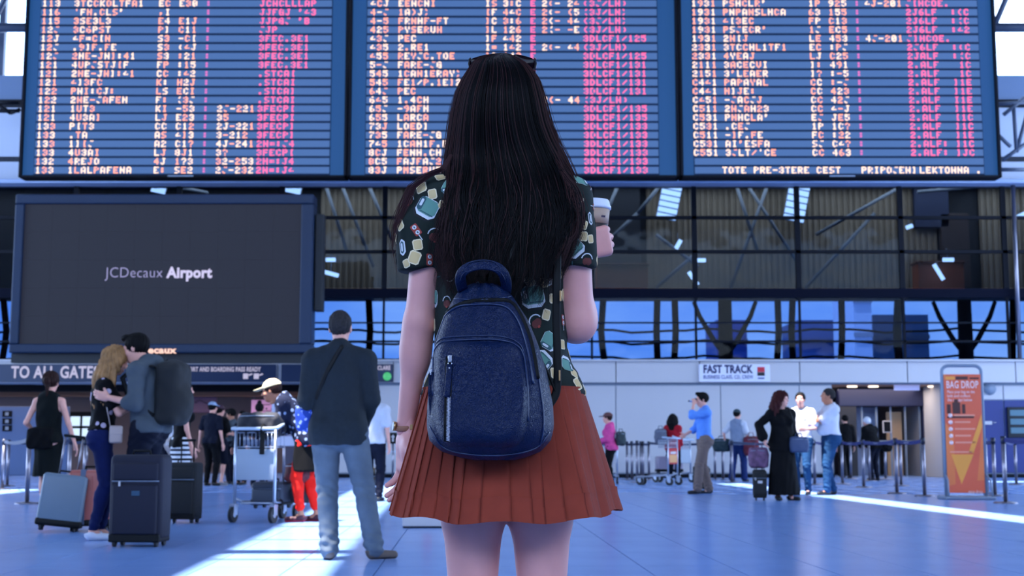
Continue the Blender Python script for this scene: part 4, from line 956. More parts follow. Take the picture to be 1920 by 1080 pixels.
board(652, 1274, 685, 1235, B2, [(692, 'o'), (745, 'o'), (910, 'o'), (944, 'o'), (1018, 'o'), (1096, 'p')], 'middle departure board behind the head of the long-haired woman', 1)
board(1268+8, 1877, 1303, 1845, B3, [(1302, 'o'), (1362, 'o'), (1525, 'o'), (1563, 'o'), (1632, 'o'), (1710, 'p')], 'right departure board, daylit blue, with a single banner line below', 2)

# ------------------------------------------------------------------ orange totem
g0 = G(1812, 936); c = empty('bag_drop_totem', g0, R(-3), 'tall orange BAG DROP totem in a rounded grey metal frame', 'sign'); sc = 2500/g0.y
wd = 34/sc; ht = zW(702, g0.y); z0_ = .1
def orange():
    m = mat('totem_orange', (232, 104, 62), .45); N = m.node_tree.nodes; L = m.node_tree.links; b = N['Principled BSDF']
    tc = N.new('ShaderNodeTexCoord'); mp = N.new('ShaderNodeMapping'); mp.inputs['Rotation'].default_value = (0, R(35), 0)
    v = N.new('ShaderNodeTexVoronoi'); v.inputs['Scale'].default_value = 1.3; cr = N.new('ShaderNodeValToRGB'); cr.color_ramp.interpolation = 'CONSTANT'
    cr.color_ramp.elements[0].color = rgb((228, 96, 60)); e = cr.color_ramp.elements[1]; e.position = .55; e.color = rgb((236, 122, 62)); e = cr.color_ramp.elements.new(.8); e.color = rgb((222, 84, 66))
    L.new(tc.outputs['Object'], mp.inputs[0]); L.new(mp.outputs[0], v.inputs['Vector']); L.new(v.outputs['Color'], cr.inputs['Fac']); L.new(cr.outputs['Color'], b.inputs['Base Color']); return m
q = MB(); q.bb((-wd, -.03, z0_), (wd, .03, ht), orange(), bev=.004); q.obj('poster', c)
pts = [(-wd-.02, 0, .03)]+[(-wd-.02, 0, ht+.03)]+[(-wd-.02+.12*(1-math.cos(a)), 0, ht+.05+.09*math.sin(a)) for a in np.linspace(0, PI/2, 6)]+[(wd+.02-.12*(1-math.cos(a)), 0, ht+.05+.09*math.sin(a)) for a in np.linspace(PI/2, 0, 6)]+[(wd+.02, 0, .03)]
q = MB(); q.tube(pts, .028, M_grey, n=10); q.obj('tube_frame', c)
q = MB(); q.bb((-wd-.1, -.28, 0), (wd+.1, .28, .05), M_grey, bev=.02); q.obj('base_plate', c)
for sg in (-1, 1): q = MB(); q.tube([(sg*(wd+.05), -.25, .05), (sg*(wd+.04), -.2, .3), (sg*(wd+.02), 0, .4)], .015, M_grey, n=6); q.obj('brace', c)
M_tw = mat('totem_white', (245, 210, 205), .5); M_tr = mat('totem_brown', (70, 24, 20), .5); M_ty = mat('totem_yellow', (246, 158, 60), .5)
M_tp = mat('totem_pale', (240, 150, 120), .5)
fit_text('lettering', 'BAG DROP', -wd*.86, wd*.86, -.033, zW(722, g0.y), 19/sc, M_tw, c, bold=.002)
for k, s in enumerate(('Place your bag on the', 'belt and collect', 'the receipt below')): fit_text('small_lettering', s, -wd*.84, wd*(.65, .4, .5)[k], -.033, zW(735+k*7.5, g0.y), 8/sc, M_tw, c)
q = MB(); q.bb((-wd*.9, -.036, zW(712, g0.y)), (-wd*.4, -.03, zW(706, g0.y)), M_ty); q.bb((-wd*.35, -.036, zW(712, g0.y)), (wd*.3, -.03, zW(706, g0.y)), M_tr); q.bb((wd*.4, -.036, zW(711, g0.y)), (wd*.9, -.03, zW(708, g0.y)), M_tr); q.obj('header_marks', c)
zc_ = zW(764, g0.y); q = MB(); q.bb((-.17, -.036, zc_-.1), (-.05, -.03, zc_+.08), M_tr); q.bb((-.26, -.036, zc_-.1), (-.2, -.03, zc_+.05), M_tr); q.bb((-.02, -.036, zc_-.1), (.03, -.03, zc_+.05), M_tr); q.bb((-.14, -.036, zc_+.08), (-.08, -.03, zc_+.13), M_tr); q.bb((-.26, -.036, zc_-.17), (.16, -.03, zc_-.14), M_tr); q.obj('suitcase_pictogram', c)
for k in range(5):
    z = zW(779+k*12.7, g0.y); q = MB(); q.lathe([(0, 0), (.033, 0), (.033, .008), (0, .008)], M_tw, 12); o = q.obj('bullet', c, None, (-wd*.72, -.03, z)); o.rotation_euler = (PI/2, 0, 0)
    q = MB(); q.bb((-wd*.5, -.034, z-.012), (wd*(.6-.25*(k % 2)), -.03, z+.016), M_tp); q.obj('bullet_line', c)
q = MB(); q.bb((-wd*.8, -.034, zW(849, g0.y)), (wd*.4, -.03, zW(846, g0.y)), M_tp); q.obj('bullet_line', c)
q = MB(); q.prism([(-wd*.75, zW(852, g0.y)), (wd*.45, zW(852, g0.y)), (-wd*.25, zW(908, g0.y))], -.034, -.03, M_ty); q.obj('yellow_wedge', c)
q = MB(); q.prism([(wd*.2, zW(848, g0.y)), (wd*.97, zW(776, g0.y)), (wd*.97, zW(800, g0.y)), (wd*.45, zW(850, g0.y))], -.034, -.03, M_ty); q.obj('yellow_wedge', c)
fit_text('small_lettering', 'easy drop', wd*.1, wd*.85, -.034, zW(922, g0.y), 9/sc, M_tw, c)

# ------------------------------------------------------------------ queue posts and belts
M_belt = mat('navy_belt', (14, 24, 90), .6); M_cass = mat('cassette', (20, 24, 44), .4); M_beltdark = mat('dark_belt', (24, 40, 72), .6)
q = MB(); q.lathe([(.0, 0), (.17, 0), (.17, .012), (.15, .022), (.04, .03), (.0, .03)], M_chrome, 20); me_b = q.mesh('base')
q = MB(); q.cyl((0, 0, .02), (0, 0, .92), .032, m=M_chrome, n=14); me_p = q.mesh('post')
q = MB(); q.cyl((0, 0, .88), (0, 0, .985), .038, m=M_cass, n=14); me_c = q.mesh('belt_cassette')
POSTS = []
def stanchion(px, pyb, lab, grp):
    g = G(px, pyb); c = empty('queue_post', g, 0, lab, 'post', grp)
    newobj('base', me_b, c); newobj('pole', me_p, c); newobj('belt_cassette', me_c, c); return c
def belt(a, b, m, mark=False):
    d = b.location-a.location; q = MB(); n = Vector((-d.y, d.x, 0)).normalized()*.003; z0, z1 = .905, .965
    L = d.length; A = [Vector((0, 0, 0)), d*.25, d*.5, d*.75, d]; sag = [0, .03, .04, .03, 0]
    rings_ = [[p+n+Vector((0, 0, z0-s)), p-n+Vector((0, 0, z0-s)), p-n+Vector((0, 0, z1-s)), p+n+Vector((0, 0, z1-s))] for p, s in zip(A, sag)]
    q.rings(rings_, m, smooth=False); bl = q.obj('belt', a)
    if mark: 
        q = MB(); p = d*.5; q.bb((p.x-.09, p.y-.012, .895), (p.x+.09, p.y-.006, .905), M_white); q.obj('belt_mark', bl)
R_ = [('left of the checked man in jeans', 1528, 909), ('right beside the man with folded arms', 1580, 908), ('left of the bending person', 1596, 898), ('before the bending person', 1620, 914), ('right of the bending person', 1631, 902), ('between the two middle queue posts', 1661, 899), ('in front of the portal', 1682, 926), ('just right of the portal middle', 1690, 911), ('left of the orange totem', 1734, 931), ('hidden half behind the totem', 1851, 925), ('second right of the totem', 1866, 930), ('third right of the totem, tallest', 1886, 944), ('at the right picture edge', 1906, 909)]
ps = [stanchion(px, py, 'steel queue post '+l, 'steel queue posts on the right') for l, px, py in R_]
near = [ps[0], ps[1], ps[3], ps[6], ps[8]]; far = [ps[2], ps[4], ps[5], ps[7]]
for a, b in zip(near, near[1:]): belt(a, b, M_belt, True)
for a, b in zip(far, far[1:]): belt(a, b, M_belt, True)
belt(ps[11], ps[12], M_belt); belt(ps[9], ps[10], M_belt)
e = stanchion(1955, 950, 'steel queue post beyond the right edge', 'steel queue posts on the right'); belt(ps[11], e, M_belt)
Mi = [('leftmost of the cluster by the far wall', 1176, 899), ('second of the cluster by the far wall', 1185, 900), ('fat middle one of the cluster by the wall', 1195, 905), ('fourth of the cluster by the far wall', 1202, 899), ('fifth of the cluster by the far wall', 1206, 900), ('rightmost of the cluster by the far wall', 1217, 899), ('behind the man in the blue shirt', 1341, 899), ('left of the grey-vested traveller', 1356, 899), ('right beside the grey-vested traveller', 1373, 905)]
pm_ = [stanchion(px, py, 'dull steel queue post '+l, 'queue posts by the far wall') for l, px, py in Mi]
for a, b in zip(pm_, pm_[1:]): belt(a, b, M_beltdark)
belt(stanchion(1100, 899, 'dull steel queue post hidden behind the skirt', 'queue posts by the far wall'), pm_[0], M_beltdark); belt(pm_[-1], ps[0], M_beltdark)
Li = [('at the far left edge of the picture', 4, 918), ('second from the left picture edge', 13, 912), ('left of the dark dress', 50, 945), ('behind the pulled grey suitcase', 128, 930), ('left of the blonde woman', 157, 912)]
pl = [stanchion(px, py, 'white-lit queue post '+l, 'queue posts on the left') for l, px, py in Li]
for a, b in ((pl[0], pl[2]), (pl[2], pl[3]), (pl[1], pl[4])): belt(a, b, M_beltdark)
# ------------------------------------------------------------------ luggage
M_rub = mat('rubber', (20, 22, 28), .6); M_blk = mat('black_plastic', (7, 8, 11), .55, spec=.2)
def suitcase(name, loc, w, d, hgt, m, label, yaw=0, tilt=0, handle=0, hard=False, strap=None, group=None, four=True, tilt_axis=0, mark=None, ribs=0, htilt=0):
    c = empty(name, loc, yaw, label, 'suitcase', group); c.rotation_euler = ((tilt if not tilt_axis else 0), (tilt if tilt_axis else 0), yaw)
    z0 = .055
    q = MB(); q.box((0, 0, z0+hgt/2), (w/2, d/2, hgt/2), m, bev=min(w, d)*.16, seg=4, smooth=True); q.obj('shell', c)
    if hard:
        for k in range(ribs):
            x = -w*.36+k*w*.72/(ribs-1); q = MB(); q.bb((x-.008, -d/2-.004, z0+hgt*.1), (x+.008, -d/2+.01, z0+hgt*.9), m, bev=.003); q.obj('rib', c)
        q = MB(); q.box((0, 0, z0+.03), (w/2+.006, d/2+.006, .035), M_blk, bev=.02, smooth=True); q.obj('bottom_trim', c)
    else:
        q = MB(); q.box((0, -d/2-.008, z0+hgt*.36), (w*.42, .022, hgt*.29), m, bev=.018, seg=3, smooth=True); q.obj('front_pocket', c)
        q = MB(); q.box((0, -d/2-.004, z0+hgt*.80), (w*.42, .02, hgt*.10), m, bev=.016, seg=3, smooth=True); q.obj('top_pocket', c)
        q = MB(); q.tube([(-w*.44, -d/2-.004, z0+hgt*.69), (w*.44, -d/2-.004, z0+hgt*.69)], .005, M_grey, n=6); q.obj('zipper', c)
        q = MB(); q.bb((-w/2+.01, -d/2-.012, z0-.015), (w/2-.01, d/2, z0+.05), M_blk, bev=.012); q.obj('bottom_trim', c)
    q = MB(); q.tube([(-.075, 0, z0+hgt-.01), (-.07, 0, z0+hgt+.03), (.07, 0, z0+hgt+.03), (.075, 0, z0+hgt-.01)], .011, M_blk, n=8); q.obj('carry_handle', c)
    if mark:
        q = MB(); q.box((w*.03, -d/2-.032, z0+hgt*.55), (.035, .003, .02), mark, bev=.002); q.obj('badge', c)
        q = MB(); q.box((-w*.28, -d/2-.03, z0+hgt*.66), (.008, .004, .02), M_white, bev=.002); q.obj('zip_pull', c)
    for sx in (-1, 1):
        for sy in ((-1, 1) if four else (1,)):
            q = MB(); q.cyl((sx*(w/2-.05)-.012, sy*(d/2-.04), .03), (sx*(w/2-.05)+.012, sy*(d/2-.04), .03), .03, m=M_rub, n=14); q.bb((sx*(w/2-.05)-.02, sy*(d/2-.04)-.02, .035), (sx*(w/2-.05)+.02, sy*(d/2-.04)+.02, .065), M_blk); q.obj('wheel', c)
    if handle:
        for sx in (-1, 1): q = MB(); q.cyl((sx*w*.2, d/2-.04, z0+hgt-.02), (sx*w*.2, d/2-.04, z0+hgt+handle), .009, m=(M_chrome if htilt == 0 else M_blk), n=8); q.obj('telescopic_rod', c)
        q = MB(); q.box((0, d/2-.04, z0+hgt+handle), (w*.2+.02, .014, .014), M_blk, bev=.008); q.obj('pull_grip', c)
    if strap:
        q = MB(); q.bb((-.025+strap[1], -d/2-.012, z0+.01), (.025+strap[1], d/2+.01, z0+hgt+.004), strap[0], bev=.004); q.obj('luggage_strap', c)
    return c
M_nav = mat('navy_fabric', (7, 10, 34), .8, bump=300, bs=.2); M_ltb = mat('pale_blue_shell', (98, 116, 132), .45, noise_s=3, noise_a=.05)
M_coral = mat('coral_shell', (170, 88, 78), .45); M_bls = mat('black_fabric', (11, 14, 18), .8, bump=300, bs=.2); M_gst = mat('grey_strap', (92, 104, 128), .7)
suitcase('suitcase', G(261, 1024), .45, .27, .70, M_nav, 'large navy fabric suitcase standing in front of the kissing couple', R(-4), mark=mat('badge_teal', (30, 66, 90), .4))
s1 = suitcase('suitcase', G(108, 997), .42, .24, .50, M_ltb, 'pale grey-blue hard suitcase pulled by the woman in the dark dress', R(14), tilt=-.1, handle=.38, hard=True, ribs=0)
s1.rotation_euler = (-.05, .12, R(12))
suitcase('suitcase', G(170, 995), .42, .26, .54, M_coral, 'coral hard suitcase with a grey strap behind the blonde woman', R(4), handle=.28, hard=True, ribs=6, strap=(M_gst, -.06))
suitcase('suitcase', G(343, 980), .36, .24, .60, M_bls, 'black fabric suitcase with its pull handle raised, held by the bare-shouldered woman', R(-8), handle=.24, htilt=1)
suitcase('suitcase', G(1315, 921), .24, .28, .42, M_bls, 'black cabin suitcase behind the legs of the man in the blue shirt', R(70))
suitcase('suitcase', G(1425, 938), .22, .26, .42, M_bls, 'small black cabin suitcase with a striped bag on top', R(-10), handle=.3, htilt=1, mark=M_white)
suitcase('suitcase', G(686, 938), .26, .22, .46, M_bls, 'black suitcase half hidden behind the blue jeans', R(20), handle=.2, htilt=1)

def bag(name, loc, size, m, label, cat='bag', yaw=0, parent=None, handles=True, group=None, slump=.2, flap=True):
    w, d, hh = size; c = empty(name, loc, yaw, label, cat, group) 
    f = Field((-w*.7, -d*.8, -.03), (w*.7, d*.8, hh*1.2), .012)
    f.box((0, 0, hh*.47), (w*.5, d*.5, hh*.47), min(w, d, hh)*.32); f.ell((0, 0, hh*.45), (w*.52, d*.56, hh*.42), .04); f.plane((0, 0, .0), (0, 0, -1))
    V, Q = f.mesh(); V = folds(V, Q, .008*slump*5, 'mix'); newobj('shell', mk_mesh('shell', V, Q, m), c)
    if flap: q = MB(); q.tube([(-w*.4, -d*.45, hh*.78), (0, -d*.52, hh*.8), (w*.4, -d*.45, hh*.78)], .006, M_grey, n=6); q.obj('zipper', c)
    if handles: q = MB(); q.tube([(-w*.2, 0, hh*.9), (-w*.15, 0, hh*1.12), (w*.15, 0, hh*1.12), (w*.2, 0, hh*.9)], .01, m, n=8); q.obj('handle', c)
    return c
# ------------------------------------------------------------------ trolleys
M_tr_st = mat('trolley_steel', (176, 184, 200), .3, metal=.75); M_poster = mat('trolley_panel', (150, 162, 176), .35)
def trolley(loc, yaw, label, w=.56, L=.85, panelm=M_poster, poster=None, wires=11, hz=1.0):
    c = empty('luggage_trolley', loc, yaw, label, 'trolley', 'airport luggage trolleys')
    for sx in (-1, 1): q = MB(); q.cyl((sx*w/2, 0, .18), (sx*w/2, 0, hz), .018, m=M_tr_st, n=10); q.obj('upright', c)
    q = MB(); q.tube([(-w/2-.03, .12, hz+.02), (-w/2-.02, 0, hz+.01), (-w/2, -.10, hz), (w/2, -.10, hz), (w/2+.02, 0, hz+.01), (w/2+.03, .12, hz+.05)], .019, mat('trolley_handle', (170, 186, 206), .35), n=10); q.obj('handle', c)
    q = MB()
    for z in (hz-.04, hz-.2): q.tube([(-w/2, 0, z), (-w/2, .22, z), (w/2, .22, z), (w/2, 0, z)], .008, M_tr_st, n=6, closed=True)
    q.obj('basket_rim', c)
    q = MB()
    for k in range(wires):
        x = -w/2+w*k/(wires-1)
        for y in (0, .22): q.cyl((x, y, hz-.2), (x, y, hz-.04), .004, m=M_tr_st, n=5)
        q.cyl((x, 0, hz-.2), (x, .22, hz-.2), .004, m=M_tr_st, n=5)
    q.obj('basket_wires', c)
    q = MB(); q.bb((-w/2+.01, -.012, .46), (w/2-.01, .012, hz-.22), panelm, bev=.006); q.obj('advert_panel', c)
    if poster: 
        for (a, b, cc, d, m) in poster: q = MB(); q.bb((a*w, -.016, .46+b*(hz-.68)), (cc*w, -.0125, .46+d*(hz-.68)), m); q.bb((a*w, .0125, .46+b*(hz-.68)), (cc*w, .016, .46+d*(hz-.68)), m); q.obj('printed_patch', c)
    q = MB()
    for sx in (-1, 1): q.tube([(sx*w/2, 0, .26), (sx*w*.42, .1, .22), (sx*w*.3, L, .17)], .016, M_tr_st, n=8)
    for y in (.08, .35, .62, L): q.cyl((-w*.44+.1*y, y, .21-.04*y), (w*.44-.1*y, y, .21-.04*y), .012, m=M_tr_st, n=8)
    q.obj('base_frame', c)
    for x, y in ((-w/2, 0), (w/2, 0), (-.09, L-.08), (.09, L-.08)):
        q = MB(); q.cyl((x-.02, y-.03, .085), (x+.02, y-.03, .085), .085, m=M_rub, n=20); q.cyl((x-.024, y-.03, .085), (x+.024, y-.03, .085), .03, m=M_tr_st, n=12); wh = q.obj('wheel', c)
        q = MB(); q.bb((x-.032, y-.06, .08), (x-.024, y+.02, .19), M_tr_st, bev=.003); q.bb((x+.024, y-.06, .08), (x+.032, y+.02, .19), M_tr_st, bev=.003); q.bb((x-.032, y-.05, .175), (x+.032, y+.03, .2), M_tr_st, bev=.003); q.obj('fork', wh)
    return c
tg = G(476, 980); t1 = trolley(tg, R(-16), 'steel luggage trolley with a grey panel pushed by the person in the cream cap', w=.48, L=1.0, hz=1.02)
M_darkbag = mat('dark_duffel', (20, 22, 34), .8, bump=60, bs=.3)
def on(t, x, y, z): return to_world(t, (x, y, z))
bag('duffel_bag', on(t1, .0, .14, .94), (.52, .3, .28), M_darkbag, 'black duffel bag lying in the basket of the near trolley', yaw=R(-14), handles=False)
suitcase('suitcase', on(t1, .02, .4, .14), .40, .30, .24, mat('grey_case', (58, 66, 80), .7), 'low dark grey case at the bottom of the near trolley', R(-16))
bag('holdall', on(t1, .24, .62, .20), (.5, .3, .20), mat('olive_grey', (62, 60, 66), .8), 'grey holdall on the trolley base beside the red leggings', yaw=R(-50))
bag('handbag', on(t1, .33, .42, .42), (.3, .22, .24), mat('wine_red', (84, 22, 30), .7, noise_s=20, noise_a=.5), 'wine red patterned handbag on the trolley behind its right upright', yaw=R(-30))
q = MB(); q.bb((-.028, -.02, 0), (.028, .0, .26), M_blk, bev=.01); q.tube([(0, -.03, .24), (0, -.05, .28), (0, .04, .32)], .02, M_blk, n=8); o = q.obj('strap', None, None, on(t1, .11, -.06, .74)); tag(o, 'black bag strap hanging over the near trolley handle', 'strap')
red = mat('poster_red', (168, 28, 34), .5); ochre = mat('poster_ochre', (206, 150, 96), .5); yel = mat('poster_yellow', (226, 190, 90), .5)
t2 = trolley(G(1262, 910), R(78), 'luggage trolley with a red poster standing left of the man in the blue shirt', panelm=red, poster=[(-.4, .1, .4, .6, ochre), (-.3, .65, .3, .8, M_white)], hz=1.02)
t2.rotation_euler.z = R(62)
t3 = trolley(G(1136, 908), R(-8), 'luggage trolley with a pale yellow poster by the edge of the pleated skirt', panelm=M_white, poster=[(-.35, .1, .1, .35, yel), (.1, .3, .3, .8, mat('poster_mauve', (150, 110, 150), .5))], hz=1.04, w=.52)
t4 = trolley(G(1283, 905), R(50), 'second trolley nested behind the red poster trolley', hz=1.0)
suitcase('suitcase', on(t4, .0, .42, .2), .62, .3, .36, mat('silver_pink', (150, 136, 152), .4), 'large silvery mauve suitcase lying on the nested trolley', R(5), hard=True, ribs=5)
# ------------------------------------------------------------------ people clothes materials
def clothm(n, c, **k): return mat(n, c, .85, spec=.15, bump=120, bs=.15, bd=.004, **k)
K_jack = clothm('charcoal_wool', (34, 40, 46), noise_s=40, noise_a=.08); K_jean = clothm('blue_jeans', (84, 94, 106), noise_s=7, noise_a=.16); K_navy = clothm('navy_denim', (14, 24, 66), noise_s=6, noise_a=.2)
K_black = clothm('black_cloth', (6, 6, 9)); K_dress = clothm('dark_green_dress', (10, 15, 15)); K_grey = clothm('grey_jersey', (70, 78, 86), noise_s=6, noise_a=.08); K_white = clothm('white_cotton', (186, 188, 198))
K_tan = clothm('tan_chino', (112, 96, 90)); K_blue = clothm('light_blue_shirt', (90, 138, 214)); K_dj = clothm('teal_jeans', (26, 60, 96), noise_s=6, noise_a=.25); K_red = clothm('red_knit', (150, 22, 36)); K_pink = clothm('pink_jacket', (196, 70, 128), noise_s=20, noise_a=.15)
K_redleg = clothm('red_leggings', (236, 36, 26)); K_dk = clothm('dark_blue_cloth', (12, 16, 32))
def floral(n, base, c2, sc):
    m = clothm(n, base); N = m.node_tree.nodes; L = m.node_tree.links; tc = N.new('ShaderNodeTexCoord'); v = N.new('ShaderNodeTexVoronoi'); v.inputs['Scale'].default_value = sc
    cr = N.new('ShaderNodeValToRGB'); cr.color_ramp.interpolation = 'CONSTANT'; cr.color_ramp.elements[0].color = rgb(c2); cr.color_ramp.elements[1].position = .3; cr.color_ramp.elements[1].color = rgb(base)
    L.new(tc.outputs['Object'], v.inputs['Vector']); L.new(v.outputs['Distance'], cr.inputs['Fac']); L.new(cr.outputs['Color'], N['Principled BSDF'].inputs['Base Color']); return m
K_flor = floral('black_floral', (6, 6, 9), (170, 156, 176), 12); K_coat = floral('navy_floral', (18, 24, 46), (120, 136, 170), 16)
def stripes():
    m = clothm('striped_cloth', (200, 204, 214)); N = m.node_tree.nodes; L = m.node_tree.links; tc = N.new('ShaderNodeTexCoord'); w_ = N.new('ShaderNodeTexWave'); w_.bands_direction = 'Z'; w_.inputs['Scale'].default_value = 5.6
    cr = N.new('ShaderNodeValToRGB'); cr.color_ramp.interpolation = 'CONSTANT'; cr.color_ramp.elements[0].color = rgb((30, 36, 50)); cr.color_ramp.elements[1].position = .5; cr.color_ramp.elements[1].color = rgb((214, 216, 222))
    L.new(tc.outputs['Object'], w_.inputs['Vector']); L.new(w_.outputs['Fac'], cr.inputs['Fac']); L.new(cr.outputs['Color'], N['Principled BSDF'].inputs['Base Color']); return m
K_str = stripes()
H_grey = mat('grey_hair', (46, 43, 44), .8, spec=.15, noise_s=60, noise_a=.3); H_blond = mat('blonde_hair', (150, 110, 70), .6, spec=.25, noise_s=16, noise_a=.35); H_dark = mat('dark_hair', (10, 8, 9), .7, spec=.12, noise_s=40, noise_a=.3)
H_brown = mat('brown_hair', (44, 24, 20), .65, spec=.15, noise_s=30, noise_a=.35); H_white = mat('white_hair', (206, 206, 214), .6)
S_tan = dict(m=mat('tan_suede', (88, 76, 70), .85)); S_white = dict(m=mat('white_canvas', (206, 208, 220), .7), sole=mat('white_rubber', (216, 218, 226), .6)); S_black = dict(m=mat('black_leather', (14, 14, 18), .4))
S_grey = dict(m=mat('grey_trainer', (120, 120, 130), .7), sole=M_white)
def ribbon(path, obj_list, w, m, name, parent, off=.006, th=.003, toward=(0, 1, 0), n=24, axis_xz=True):
    """strap draped on garments: path of local (x,z), cast along `toward`"""
    bms = [BVHTree.FromPolygons([v.co.copy() for v in o.data.vertices], [tuple(p.vertices) for p in o.data.polygons]) for o in obj_list]
    t = Vector(toward).normalized(); P_ = []
    for k in range(n+1):
        s = k/n*(len(path)-1); i = min(int(s), len(path)-2); a = Vector(path[i]).lerp(Vector(path[i+1]), s-i); o = a-t*1.0; best = None
        for b in bms:
            h_ = b.ray_cast(o, t)
            if h_[0] is not None and (best is None or (h_[0]-o).length < (best[0]-o).length): best = h_
        if best: P_.append(best[0]-t*off)
    if len(P_) < 3: return
    for _ in range(2): P_ = [P_[0]]+[(P_[i-1]+P_[i]*2+P_[i+1])/4 for i in range(1, len(P_)-1)]+[P_[-1]]
    q = MB(); q.tube(P_, 0, m, n=6, flat=(w, th), nrm=-t); return q.obj(name, parent)
# ------------------------------------------------------------------ people
# man in charcoal jacket
r1, J1 = person('man in a charcoal jacket and light blue jeans seen from behind', G(631, 1050), 1.82, R(3), build=1.05, h=.0095, head=(R(-4), R(-6), 0),
    hands={'L': (-.13, .15, .93), 'R': (.14, .17, .93)}, elbow={'L': (-1, -1, 0), 'R': (1, -1, 0)}, feet={'L': (-.05, 0), 'R': (.265, -.03)}, toes={'L': .25, 'R': -1.0},
    garments=[dict(k='top', name='jacket', m=K_jack, sl=1, t=.026, hem=.80, flare=1, fold=.0045, fk='drape', collar=.03), dict(k='pants', name='jeans', m=K_jean, t=.022, t2=.034, fold=.0045, len=1.0)],
    hair=dict(k='short', m=H_grey, t=.006), shoe=S_tan)
jk = [c_ for c_ in r1.children if c_.name.startswith('jacket')]
hh = 1.82/1.75
st = ribbon([(.03, 0, 1.50*hh), (-.02, 0, 1.42*hh), (-.10, 0, 1.27*hh), (-.16, 0, 1.12*hh)], jk, .015, M_blk, 'strap', None, off=.006)
if st: st.location = r1.location; st.rotation_euler = r1.rotation_euler; tag(st, 'thin black bag strap slung across the charcoal jacket', 'strap')
o = bag('pouch', to_world(r1, (-.235, .06, .93)), (.16, .14, .22), floral('blue_floral', (40, 66, 150), (130, 150, 220), 26), 'blue patterned pouch under the left elbow of the charcoal jacket', handles=False)
# woman in dark dress
rA, JA = person('woman in a sleeveless dark green dress with tied brown hair, back turned', G(84, 972), 1.69, R(-4), fem=True, h=.012, hands={'R': (.36, .02, .80), 'L': (-.2, .12, 1.0)}, handn={'R': (0, 0, -1)},
    feet={'L': (-.07, .1), 'R': (.06, -.12)}, garments=[dict(k='top', name='dress_top', m=K_dress, sl=0, t=.02, tank=.03, hem=.9), dict(k='skirt', name='dress_skirt', m=K_dress, z0=1.06, z1=.50, r0=.15, r1=.165, q=1.35)], hair=dict(k='bun', m=H_brown, t=.016, tail=1, wave=.006), shoe=S_black)
o = bag('cardigan', to_world(rA, (-.05, -.10, .80)), (.30, .1, .26), K_black, 'black cardigan carried over the hip of the woman in the dark dress', handles=False, flap=False, cat='clothing')
# kissing couple
rB, JB = person('blonde woman in a black flowered top and navy jeans kissing the man', G(183, 1012), 1.70, R(-72), fem=True, h=.0105, lean=.04, head=(R(5), R(22), 0), headoff=(.0, .055, .01),
    hands={'R': (.06, .34, 1.27), 'L': (-.16, .30, 1.22)}, elbow={'R': (.5, -.6, -1), 'L': (-.5, -.4, -1)}, feet={'L': (-.06, .02), 'R': (.07, -.05)}, curl={'R': .5, 'L': .5},
    garments=[dict(k='top', name='blouse', m=K_flor, sl=.27, t=.018, st=1.4, se=2.4, hem=.99, fold=.006), dict(k='pants', name='jeans', m=K_navy, t=.008, t2=.012, len=.94, fold=.004)], hair=dict(k='long', m=H_blond, len=.46, t=.022, w=.085, sp=1.35, wave=.009, back=.09, r2=.045), shoe=S_white)
rC, JC = person('man in a grey hooded jacket kissing the blonde woman', G(272, 1012), 1.86, R(76), h=.0105, build=1.04, lean=.07, head=(R(4), R(14), 0), headoff=(0, .07, -.02), skin=M_skin,
    hands={'L': (-.27, .235, 1.18), 'R': (.12, .40, 1.16)}, elbow={'L': (-.3, -.6, -1.4), 'R': (.4, -.8, -1)}, handn={'L': (.9, .1, .2)}, curl={'L': .35, 'R': .5},
    garments=[dict(k='top', name='hooded_jacket', m=K_grey, sl=.60, t=.030, hem=.88, hood=1, fold=.006, fk='mix'), dict(k='pants', name='trousers', m=K_dk, t=.02)], hair=dict(k='quiff', m=H_dark, t=.012), shoe=S_black)
def backpack(root, J, m, label, size=(.31, .2, .5), dz=0, s=1):
    p = J['chest']+Vector((0, -.155*s-size[1]*.42, -.06+dz)); wp = to_world(root, p); c = empty('backpack', wp, root.rotation_euler.z, label, 'backpack'); w, d, hh_ = size
    f = Field((-w*.7, -d, -hh_*.7), (w*.7, d, hh_*.7), .012); f.box((0, 0, 0), (w/2, d/2, hh_/2), .07); f.ell((0, 0, hh_*.25), (w*.46, d*.5, hh_*.3), .05); f.ell((0, -d*.35, -hh_*.15), (w*.44, d*.42, hh_*.34), .03)
    V, Q = f.mesh(); V = folds(V, Q, .003, 'mix'); newobj('pack', mk_mesh('pack', V, Q, m), c)
    q = MB(); q.tube([(-w*.42, -d*.3, -.02), (-w*.3, -d*.42, hh_*.3), (0, -d*.42, hh_*.42), (w*.3, -d*.42, hh_*.3), (w*.42, -d*.3, -.02)], .005, M_grey, n=6); q.obj('zipper', c)
    for sx in (-1, 1):
        q = MB(); q.tube([(sx*.09, d*.4, hh_*.36), (sx*.12, d*.55, hh_*.44), (sx*.15, d*.5+.17, hh_*.44), (sx*.155, d*.5+.30, hh_*.25), (sx*.17, d*.5+.22, -.05), (sx*.14, d*.45, -hh_*.36)], 0, M_blk, n=6, flat=(.026, .007), up=(0, 1, .3)); q.obj('shoulder_strap', c)
    q = MB(); q.tube([(-.04, d*.3, hh_*.47), (0, d*.3, hh_*.56), (.04, d*.3, hh_*.47)], .01, M_blk, n=6); q.obj('grab_loop', c)
    return c
backpack(rC, JC, M_bls, 'black backpack on the back of the man in the grey hooded jacket', size=(.32, .24, .56), dz=-.03)
cb = empty('crossbody_bag', to_world(rB, (.185, .12, .93)), rB.rotation_euler.z, 'small beige crossbody bag hanging at the blonde woman’s hip', 'bag')
